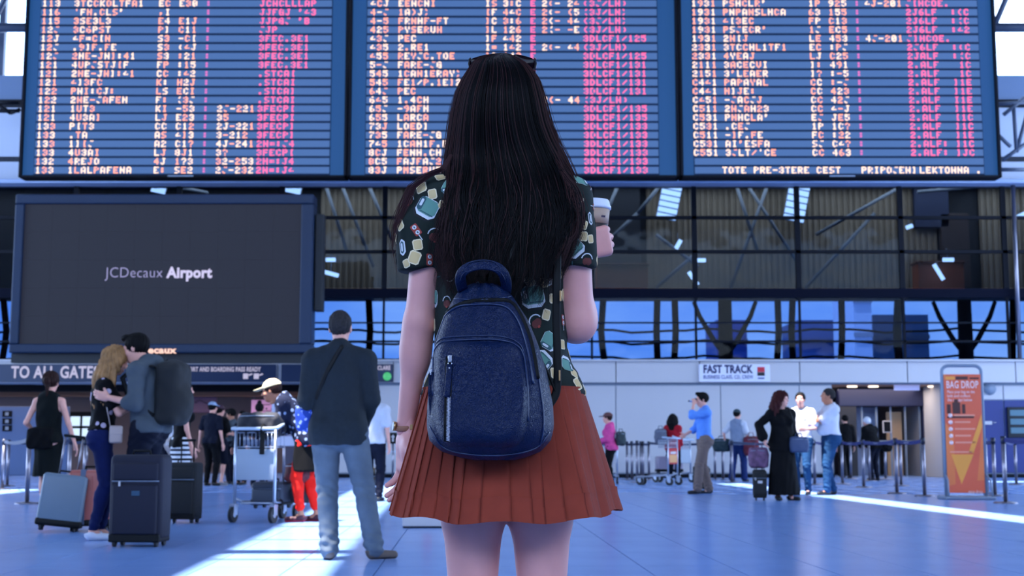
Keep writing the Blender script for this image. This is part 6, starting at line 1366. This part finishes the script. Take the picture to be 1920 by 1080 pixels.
# pleat edge stitching shadow comes from real steps; waistband
q = MB(); wbz = L(0, 732).z; q.rings([[(p[0]*1.0, p[1]*1.0, z) for p in rs[0]] for z in (wbz, wbz+.006)], M_sk, cap=False); q.obj('waistband', hero)
for s in 'LR':
    a = J['an'+s]; ff = Field((-.07, -.12, -.09), (.07, .2, .05), .006); ff.cone((0, -.02, -.035), (0, .13, -.052), .034, .026, .02); ff.cone((0, -.03, -.02), (0, 0, -.02), .034, .034, .02); ff.plane((0, 0, -.078), (0, 0, -1)); ff.plane((0, 0, .0), (0, -.3, 1))
    V_, Q_ = ff.mesh(); newobj('shoe', mk_mesh('shoe', V_, Q_, S_white['m']), hero, a)

# hair
M_hair = mat('dark_brown_hair', (6, 4, 5), .45, spec=.13)
M_hair2 = mat('brown_hair_ends', (50, 26, 26), .45, spec=.2)
prof = [(99.5, 944, 946, .030), (101, 926, 953, .045), (104, 908, 962, .060), (109, 897, 971, .072), (116, 889, 982, .085), (130, 881, 995, .098), (149, 871, 1006, .112), (173, 861, 1013, .120), (202, 854, 1020, .122), (229, 850, 1026, .120), (264, 845, 1040, .114), (294, 841, 1056, .112), (327, 837, 1072, .118), (360, 832, 1083, .128), (400, 829, 1091, .134), (440, 826, 1085, .138), (480, 824, 1066, .140), (520, 830, 1048, .142), (560, 838, 1030, .142), (600, 845, 1020, .142)]
def hp_(py):
    py = min(max(py, 99.5), 599.9)
    for a, b in zip(prof, prof[1:]):
        if py <= b[0]: t = (py-a[0])/(b[0]-a[0]); return [a[i]+(b[i]-a[i])*t for i in range(1, 4)]
HYC = .0
def hair_pt(u, py, layer=1.0, front=False, wob=0):
    l, r_, dep = hp_(py); cx, hw = (l+r_)/2, (r_-l)/2; e_ = 2+1.6*min(1, max(0, (py-300)/100)); s_ = max(0, 1-abs(u)**e_)**.5; 
    Y = -dep*s_*layer if not front else (.10 if py < 330 else .02)*s_
    y0 = .0 if py < 290 else -.01*(py-290)/100
    d = HD+HYC+Y+y0
    p = P(cx+hw*u*layer+wob, py, d); return Vector((p.x, p.y, p.z))-HR0
rings_ = []
for py in [100, 101.5, 104, 108, 114, 122, 132, 150, 175, 200, 230, 260, 290, 320, 350, 380, 410, 440, 470, 500, 520]:
    rg_ = []
    for k in range(72):
        a = 2*PI*k/72; u = math.cos(a); lay = .965+.012*math.sin(a*14+py*.02)+.008*math.sin(a*31+py*.05)
        fr = math.sin(a) > 0
        if py > 150 and fr: 
            p = hair_pt(u, py, lay, False); p.y = -.02+.045*math.sin(a)*(1 if py < 300 else .1)
        else: p = hair_pt(u, py, lay, fr)
        rg_.append(p)
    rings_.append(rg_)
q = MB(); q.rings(rings_, M_hair, smooth=True)
hair = q.obj('hair', hero)
rh = random.Random(21)
SV, SQ, SM = [], [], []
def strand(pts, r0, m):
    b = len(SV); n = len(pts)
    for k, p in enumerate(pts):
        t = (pts[min(k+1, n-1)]-pts[max(k-1, 0)]).normalized(); x_ = t.cross(Vector((0, 1, 0))); x_ = x_.normalized() if x_.length > 1e-4 else Vector((1, 0, 0)); y_ = t.cross(x_)
        r = r0*(1 if k < n*.7 else max(.15, (n-1-k)/(n*.3)))
        for a in (0, 2.094, 4.189): SV.append(p+x_*math.cos(a+.5)*r+y_*math.sin(a+.5)*r)
    for k in range(n-1):
        for j in range(3): SQ.append((b+k*3+j, b+k*3+(j+1) % 3, b+k*3+3+(j+1) % 3, b+k*3+3+j)); SM.append(m)
NCL = 190
clumps = []
for c in range(NCL):
    u = -1+2*(c+rh.random())/NCL; u = math.sin(u*PI/2*.98); end = rh.uniform(500, 585) if abs(u) < .9 else rh.uniform(470, 560)
    clumps.append((u, end, rh.uniform(0, 6.28), rh.uniform(4, 17), rh.uniform(60, 130), rh.uniform(.96, 1.05), rh.uniform(0, 6.28)))
for c, (u, end, p1, A, wl, lay, p2) in enumerate(clumps):
    for s in range(15):
        du = rh.gauss(0, .022); layer = lay+rh.uniform(-.03, .012); e2 = end+rh.uniform(-25, 15); pts = []; n = 30; jig = rh.uniform(-.3, .3); stp = rh.uniform(99.8, 103)
        for k in range(n):
            t = k/(n-1); py = stp+(e2-stp)*t**1.25
            g = max(0, (py-250)/300); conv = 1-.55*g*g
            uu = max(-.999, min(.999, u+du*conv*1.6)); wob = A*g**1.2*math.sin((py)/wl*2*PI*.55+p1+jig)*1.25+A*.35*g*math.sin(py/wl*4.5+p2)
            pt = hair_pt(uu, py, layer+.035*g*math.sin(py/wl*3+p2)*.6, False, wob); pts.append(pt)
        strand(pts, rh.uniform(.0006, .0011), 0 if rh.random() < (.9 if -.75 < u < .8 else .35) else 1)
# fly-away and edge strands
for s in range(170):
    sg = rh.choice((-1, 1)); pts = []; end = rh.uniform(330, 560); bow = rh.uniform(0, 14)*rh.random(); ph_ = rh.uniform(0, 6)
    for k in range(26):
        t = k/25; py = 104+(end-104)*t; pts.append(hair_pt(sg*.995, py, 1.0, False, sg*(bow*math.sin(PI*min(1, t*1.1))+1.5*math.sin(t*9+ph_)*t)+sg*1.5))
    strand(pts, .00045, 1)
# lock over the left shoulder
for s in range(60):
    k0 = [(846, 290, -.06), (832, 316, -.07), (800, 330, -.06), (772, 352, -.05), (757, 388, -.04), (741, 425, -.03), (735, 465, -.02), (748, 525, -.01)]; o = rh.gauss(0, 1); end = rh.uniform(.72, 1); pts = []; w0 = rh.uniform(0, 6)
    for k in range(22):
        t = k/21*end*(len(k0)-1); i = min(int(t), len(k0)-2); f_ = t-i; f_ = f_*f_*(3-2*f_)*.5+f_*.5; a, b = k0[i], k0[i+1]; sp = o*(1+4.5*math.sin(PI*k/23))
        pts.append(L(a[0]+(b[0]-a[0])*f_+sp*.8+1.5*math.sin(k*.6+w0), a[1]+(b[1]-a[1])*f_+sp*.25, HD+a[2]+(b[2]-a[2])*f_-.008))
    strand(pts, rh.uniform(.0006, .001), 1)
# strands over the right shoulder
for s in range(120):
    k0 = [(1030, 280, -.05), (1052, 318, -.07), (1076, 350, -.075), (1090, 385, -.075), (1088, 430, -.08), (1070, 490, -.10)]; o = rh.gauss(0, 1); end = rh.uniform(.6, 1); pts = []; w0 = rh.uniform(0, 6)
    for k in range(20):
        t = k/19*end*(len(k0)-1); i = min(int(t), len(k0)-2); f_ = t-i; a, b = k0[i], k0[i+1]
        pts.append(L(a[0]+(b[0]-a[0])*f_+o*5-4+1.2*math.sin(k*.7+w0), a[1]+(b[1]-a[1])*f_+o, HD+a[2]+(b[2]-a[2])*f_-.01))
    strand(pts, rh.uniform(.0006, .001), rh.choice((0, 1)))
o = newobj('hair_strands', mk_mesh('hair_strands', np.array([tuple(v) for v in SV]), np.array(SQ), [M_hair, M_hair2], np.array(SM)), hair); o['kind'] = 'stuff'

# sunglasses on the head
M_lens = mat('sunglass_lens', (14, 3, 9), .12, spec=.12); M_sgf = mat('sunglass_frame', (8, 6, 9), .4, spec=.2)
SGd = 2.965; c = empty('sunglasses', P(942, 120, SGd), 0, 'dark sunglasses pushed up on top of the long dark hair', 'sunglasses'); o_ = c.location
for sx, cxp in ((-1, 902), (1, 982)):
    cc = P(cxp, 118, SGd)-o_; tilt = Matrix.Rotation(R(-15), 3, 'X') @ Matrix.Rotation(R(sx*12), 3, 'Z') @ Matrix.Rotation(R(sx*10), 3, 'Y')
    prof_ = [(.028*math.copysign(abs(math.cos(a))**.75, math.cos(a))*(1+.12*math.sin(a)), .019*math.copysign(abs(math.sin(a))**.8, math.sin(a))) for a in np.linspace(0, 2*PI, 28, endpoint=False)]
    pts = [cc+tilt @ Vector((a, .004*math.cos(a/.02), b)) for a, b in prof_]
    q = MB(); q.tube(pts, .0022, M_sgf, n=8, closed=True); q.obj('rim', c)
    q = MB(); q.rings([[cc+tilt @ Vector((a*.02, .004, b*.02)) for a, b in prof_], [cc+tilt @ Vector((a*.6, .003, b*.6)) for a, b in prof_], [cc+tilt @ Vector((a, .0, b)) for a, b in prof_]], M_lens, cap=False); q.obj('lens', c)
    q = MB(); a = P(942+sx*60, 110, SGd)-o_; q.tube([a, a+Vector((sx*.002, -.02, -.008)), P(942+sx*(62 if sx < 0 else 61), 138, 2.93)-o_, P(942+sx*58, 165, 2.90)-o_], 0, M_sgf, n=6, flat=(.0032, .0016), nrm=(1, 0, 0)); q.obj('temple_arm', c)
q = MB(); q.tube([P(930, 108, SGd)-o_, P(943, 104, SGd)-o_, P(956, 108, SGd)-o_], .002, M_sgf, n=6); q.obj('bridge', c)

# wrist watch
wv = (J['wrL']-J['elL']).normalized(); wc = J['wrL']-wv*.006; c = empty('wristwatch', HR0+wc, 0, 'thin tan leather wristwatch with a gold case on the left wrist', 'watch')
x_ = wv.cross(Vector((0, 1, 0))).normalized(); y_ = wv.cross(x_)
M_wl = mat('tan_leather', (150, 98, 72), .6); M_gold = mat('gold', (180, 140, 96), .35, metal=1)
tl = wv*-.06
ring_ = [x_*.0235*math.cos(a)+y_*.0225*math.sin(a)+wv*.004*math.cos(a)*-1 for a in np.linspace(0, 2*PI, 30, endpoint=False)]
q = MB(); q.tube(ring_, 0, M_wl, n=8, closed=True, flat=(.0058, .0014), up=tuple(wv)); q.obj('band', c)
dr = (Vector((-1, -.25, 0))-wv*Vector((-1, -.25, 0)).dot(wv)).normalized()
q = MB(); q.cyl(dr*.0225, dr*.0285, .0105, m=M_gold, n=20); q.obj('watch_case', c); q = MB(); q.cyl(dr*.0285, dr*.0292, .0088, m=M_cupw, n=20); q.obj('dial', c)
q = MB(); b_ = -dr*.3+y_*-.0; pb = x_*0+Vector((.55, -.8, 0)).normalized()*.0245; q.bb(pb+Vector((-.004, -.002, -.006)), pb+Vector((.004, .001, .006)), M_gold, bev=.001); q.obj('buckle', c)

# coffee cup in the right hand
cl = hR(0.0, .052, .062)
Mslv = mat('cup_band', (176, 146, 124), .6)
cp_ = cup(P(1112, 474, 3.185), 'takeaway cup with white lid and tan band in the right hand of the long-haired woman', 1.0, Mslv)
q = MB()
for k in range(26):
    a = R(-150+k*1.9); hgt = .0045+.0035*((k*7) % 3)
    if k % 5 == 4: continue
    rr_ = .0402; q.cyl((rr_*math.cos(a), rr_*math.sin(a), .090-hgt), (rr_*math.cos(a), rr_*math.sin(a), .090+hgt), .0007, m=M_ink, n=5)
for k in range(8):
    a = R(-62+k*2.2); q.bb((.0400*math.cos(a)-.0006, .0400*math.sin(a)-.0006, .082), (.0400*math.cos(a)+.0006, .0400*math.sin(a)+.0006, .082+.003+.002*(k % 2)), M_ink)
q.obj('printed_mark', cp_)

# navy leather backpack
def leather():
    m = mat('navy_leather', (3, 20, 54), .42, spec=.2); N = m.node_tree.nodes; Lk = m.node_tree.links; b = N['Principled BSDF']
    tc = N.new('ShaderNodeTexCoord'); v = N.new('ShaderNodeTexVoronoi'); v.inputs['Scale'].default_value = 210; v.feature = 'DISTANCE_TO_EDGE'
    nz = N.new('ShaderNodeTexNoise'); nz.inputs['Scale'].default_value = 90; mx = N.new('ShaderNodeMix'); mx.data_type = 'RGBA'; mx.inputs['Factor'].default_value = .02
    Lk.new(tc.outputs['Object'], nz.inputs['Vector']); Lk.new(tc.outputs['Object'], mx.inputs['A']); Lk.new(nz.outputs['Color'], mx.inputs['B']); Lk.new(mx.outputs['Result'], v.inputs['Vector'])
    bp = N.new('ShaderNodeBump'); bp.inputs['Strength'].default_value = .55; bp.inputs['Distance'].default_value = .004; Lk.new(v.outputs['Distance'], bp.inputs['Height']); Lk.new(bp.outputs['Normal'], b.inputs['Normal']); return m
M_lea = leather(); M_strap = mat('strap_black', (4, 4, 6), .6, spec=.15); M_pip = mat('navy_piping', (10, 30, 66), .35)
BY = 2.80; c = empty('backpack', P(920, 860, BY), 0, 'navy grained leather backpack with a silver zip on the long-haired woman’s back', 'backpack'); bo = c.location
def B(px, py, d): return P(px, py, d)-bo
out = [(531, 888, 925), (536, 874, 940), (545, 861, 952), (558, 851, 963), (575, 842, 974), (600, 831, 990), (640, 817, 1007), (700, 807, 1026), (760, 801, 1037), (800, 800, 1039), (826, 805, 1033), (846, 826, 1015), (857, 858, 990), (863, 890, 965)]
def outl(py):
    for a, b in zip(out, out[1:]):
        if py <= b[0]: t = (py-a[0])/(b[0]-a[0]); return a[1]+(b[1]-a[1])*t, a[2]+(b[2]-a[2])*t
    return out[-1][1:]
rs = []
pys = [531, 534, 539, 546, 556, 570]+list(range(585, 830, 10))+[832, 840, 847, 853, 858, 861, 863]
for py in pys:
    l, r_ = outl(py); t = (py-531)/(863-531); dep = .018+.105*min(1, t*1.25)**.8*(1 if py < 800 else max(.45, 1-((py-800)/63)**2*.5)); ring = []
    if py < 560: dep *= .6+.4*(py-531)/29
    cx, hw = (l+r_)/2, (r_-l)/2
    for k in range(96):
        a = 2*PI*k/96; cs, sn = math.cos(a), math.sin(a); e = 2/2.7
        ux = math.copysign(abs(cs)**e, cs); uy = math.copysign(abs(sn)**e, sn)
        yy = BY-.035+(uy*.030 if sn > 0 else uy*dep*1.0)
        p = B(cx+hw*ux, py, yy)
        # slump creases
        if sn < 0:
            x0 = ux; p.y += -.006*math.sin(t*9+x0*3)*(1-abs(x0))-.004*math.sin(x0*9+t*14)*abs(sn)
            p.y += .007*math.exp(-((py-(662-60*x0))/9)**2)*0
        ring.append(p)
    rs.append(ring)
q = MB(); q.rings(rs, M_lea, smooth=True); me = q.mesh('bag_body'); body_ = newobj('bag_body', me, c)
def bvh_of(o): return BVHTree.FromPolygons([v.co.copy() for v in o.data.vertices], [tuple(p.vertices) for p in o.data.polygons])
BB = bvh_of(body_)
def surf(px, py, lift=.0, bv=None):
    o = Vector((0, 0, CAMH))-bo; d = ray(px, py).normalized(); h_ = (bv or BB).ray_cast(o, d)
    return (h_[0]-d*lift) if h_[0] is not None else None
def seam(path, r, m, name, lift=.001, bv=None, n=40, par=None, flat=None):
    pts = []
    for k in range(n+1):
        s = k/n*(len(path)-1); i = min(int(s), len(path)-2); f_ = s-i
        p0, p1, p2, p3 = path[max(i-1, 0)], path[i], path[i+1], path[min(i+2, len(path)-1)]
        xy = [.5*(2*p1[j]+(p2[j]-p0[j])*f_+(2*p0[j]-5*p1[j]+4*p2[j]-p3[j])*f_**2+(3*p1[j]-p0[j]-3*p2[j]+p3[j])*f_**3) for j in (0, 1)]
        p = surf(xy[0], xy[1], lift, bv)
        if p is not None: pts.append(p)
    q = MB()
    if flat: q.tube(pts, 0, m, n=8, flat=flat, nrm=(0, -1, 0))
    else: q.tube(pts, r, m, n=8)
    return q.obj(name, par or c)
# raised front pocket
pout = [(640, 836, 950), (646, 822, 966), (660, 814, 980), (690, 812, 986), (740, 812, 990), (790, 814, 990), (820, 822, 984), (838, 842, 968)]
def pl(py):
    for a, b in zip(pout, pout[1:]):
        if py <= b[0]: t = (py-a[0])/(b[0]-a[0]); return a[1]+(b[1]-a[1])*t, a[2]+(b[2]-a[2])*t
    return pout[-1][1:]
rows = []
for py in [640, 643, 647, 653, 660, 670, 682, 695, 710, 725, 740, 755, 770, 785, 800, 812, 822, 830, 838]:
    l, r_ = pl(py); row = []
    for k in range(41):
        s = k/40; px = l+(r_-l)*s; e = min(1, (1-abs(2*s-1))*7); ev = min(1, (py-639)/14, (839-py)/14); lift = .0005+.014*math.sin(min(1, e)*PI/2)*math.sin(max(0, ev)*PI/2)
        lift += .0022*math.sin(px*.10+py*.03)+.0022*math.sin(px*.045-py*.05+1)
        p = surf(px, py, max(lift, .0002)) or B(px, py, BY-.1); row.append(p)
    rows.append(row)
q = MB(); q.rings(rows, M_lea, cap=False, closed=False, smooth=True); pocket = q.obj('front_pocket', c)
BP = bvh_of(pocket)
def sboth(px, py, lift=0):
    a, b = surf(px, py, lift, BP), surf(px, py, lift); 
    if a is None: return b
    return a if (b is None or a.y < b.y) else b
arch = [(p[1], p[0]) for p in reversed(pout[1:5])]+[(836, 640), (880, 637), (920, 636), (950, 640)]+[(p[2], p[0]) for p in pout[1:6]]
seam(arch, .0022, M_pip, 'piping', .002); seam([(x_*1.0, y_-7) for x_, y_ in arch], .0016, M_pip, 'piping', .001)
seam([(814, 655), (830, 600), (856, 576), (890, 571), (930, 571), (955, 580), (975, 610), (990, 660), (1000, 720)], .0024, M_pip, 'piping', .0015)
seam([(826, 600), (850, 578), (880, 566), (925, 563), (955, 566), (975, 590), (995, 640), (1008, 710)], 0, M_strap, 'zip_tape', .001, flat=(.005, .0012))
seam([(850, 560), (890, 562), (930, 560), (958, 556)], .0018, M_pip, 'piping', .001)
seam([(1000, 650), (1012, 720), (1020, 790), (1012, 840)], .0018, M_pip, 'piping', .001); seam([(985, 700), (975, 706), (962, 704)], .0015, M_pip, 'piping', .002); seam([(806, 800), (830, 838), (880, 852), (950, 853), (1005, 840), (1030, 810)], .0018, M_pip, 'piping', .001)
# vertical silver zip
def zipline(t): return 844-6*t+2*t*t, 668+160*t
pts = [sboth(*zipline(k/20), .001) for k in range(21)]
q = MB(); q.tube(pts, 0, M_strap, n=8, flat=(.0088, .0012), nrm=(0, -1, 0)); q.obj('zip_tape', c)
q = MB(); M_sil = mat('silver_teeth', (205, 205, 210), .25, metal=1)
for k in range(64):
    t = .47+.52*k/63; p = sboth(*zipline(t), .0022); sx = 1 if k % 2 else -1; q.box(p+Vector((sx*.0012, 0, 0)), (.0026, .0012, .0007), M_sil, rot=Matrix.Rotation(R(12*sx), 3, 'Y'))
o = q.obj('zip_teeth', c); o['kind'] = 'stuff'
p = sboth(*zipline(.03), .004); q = MB(); q.box(p, (.0042, .003, .007), M_sil, bev=.0015); q.tube([p+Vector((-.003, -.003, -.004)), p+Vector((-.0038, -.004, -.012)), p+Vector((0, -.004, -.016)), p+Vector((.0038, -.004, -.012)), p+Vector((.003, -.003, -.004))], .001, M_sil, n=6); q.obj('zip_slider', c)
pts = [sboth(843-5*t, 683+62*t, .006) for t in np.linspace(0, 1, 8)]
q = MB(); q.tube(pts, 0, M_lea, n=8, flat=(.0062, .0018), nrm=(0, -1, 0)); q.obj('zip_pull', c)
q = MB(); pp = sboth(842.5, 690, .008); q.cyl(pp, pp+Vector((0, -.001, 0)), .0018, m=M_sil, n=10); q.obj('rivet', c)
# left hanging pull
q = MB(); q.tube([B(809, 700, BY-.07), B(807, 735, BY-.085), B(811, 778, BY-.09)], 0, M_lea, n=8, flat=(.0055, .0018), nrm=(.4, -1, 0)); q.obj('zip_pull', c)
q = MB(); q.tube([B(812, 698, BY-.08), B(812, 740, BY-.088), B(816, 782, BY-.092)], 0, M_lea, n=8, flat=(.004, .0018), nrm=(.4, -1, 0)); q.obj('zip_pull', c)
q = MB(); q.box(B(809, 698, BY-.072), (.003, .002, .006), M_sil, bev=.001); q.obj('zip_slider', c)
# grab handle
hpts = [B(868, 545, BY-.045), B(862, 525, BY-.07), B(866, 509, BY-.085), B(882, 499, BY-.09), B(905, 495, BY-.09), B(930, 499, BY-.088), B(944, 511, BY-.08), B(950, 530, BY-.06), B(948, 548, BY-.04)]
hs = []
for k in range(33):
    s = k/32*(len(hpts)-1); i = min(int(s), len(hpts)-2); hs.append(hpts[i].lerp(hpts[i+1], s-i))
for _ in range(4): hs = [hs[0]]+[(hs[i-1]+hs[i]*2+hs[i+1])/4 for i in range(1, len(hs)-1)]+[hs[-1]]
q = MB(); q.tube(hs, 0, M_lea, n=10, flat=(.0115, .0028), nrm=(0, -1, .25)); hob = q.obj('grab_handle', c)
for dz in (-.009, .009): q = MB(); q.tube([p+Vector((0, -.0028, dz if abs(p.x-hs[16].x) < .03 else dz*.6)) for p in hs[5:28]], .0008, M_pip, n=6); q.obj('stitching', c)
# shoulder straps
def strapo(pts, w, m=M_strap, name='shoulder_strap'):
    hs = []
    for k in range(41):
        s = k/40*(len(pts)-1); i = min(int(s), len(pts)-2); hs.append(pts[i].lerp(pts[i+1], s-i))
    for _ in range(5): hs = [hs[0]]+[(hs[i-1]+hs[i]*2+hs[i+1])/4 for i in range(1, len(hs)-1)]+[hs[-1]]
    q = MB(); q.tube(hs, 0, m, n=8, flat=(w, .0025), nrm=(0, -1, 0)); return q.obj(name, c)
strapo([B(952, 560, 2.785), B(990, 470, 2.825), B(1015, 395, 2.845), B(1024, 345, 2.90), B(1024, 350, 3.0), B(1034, 420, 3.10), B(1050, 520, 3.10), B(1058, 600, 3.02)], .014)
strapo([B(1046, 455, 2.835), B(1044, 520, 2.80), B(1043, 600, 2.79), B(1046, 690, 2.775), B(1044, 738, 2.77), B(1026, 765, 2.76)], .0085)
strapo([B(975, 600, 2.77), B(1002, 650, 2.765), B(1030, 705, 2.77), B(1042, 735, 2.77)], .003)
strapo([B(880, 560, 2.785), B(862, 470, 2.855), B(838, 400, 2.88), B(822, 342, 2.91), B(822, 336, 2.98), B(828, 420, 3.10), B(815, 520, 3.08), B(808, 600, 3.02)], .014, M_lea)
for px, py, d in ((1049, 705, 2.765), (1051, 556, 2.785)): q = MB(); q.bb(B(px-1, py-11, d)+Vector((-.001, -.004, 0)), B(px+1.5, py+9, d)+Vector((.0, .002, 0)), M_gold, bev=.0008); q.obj('buckle', c)
print('HERO done')
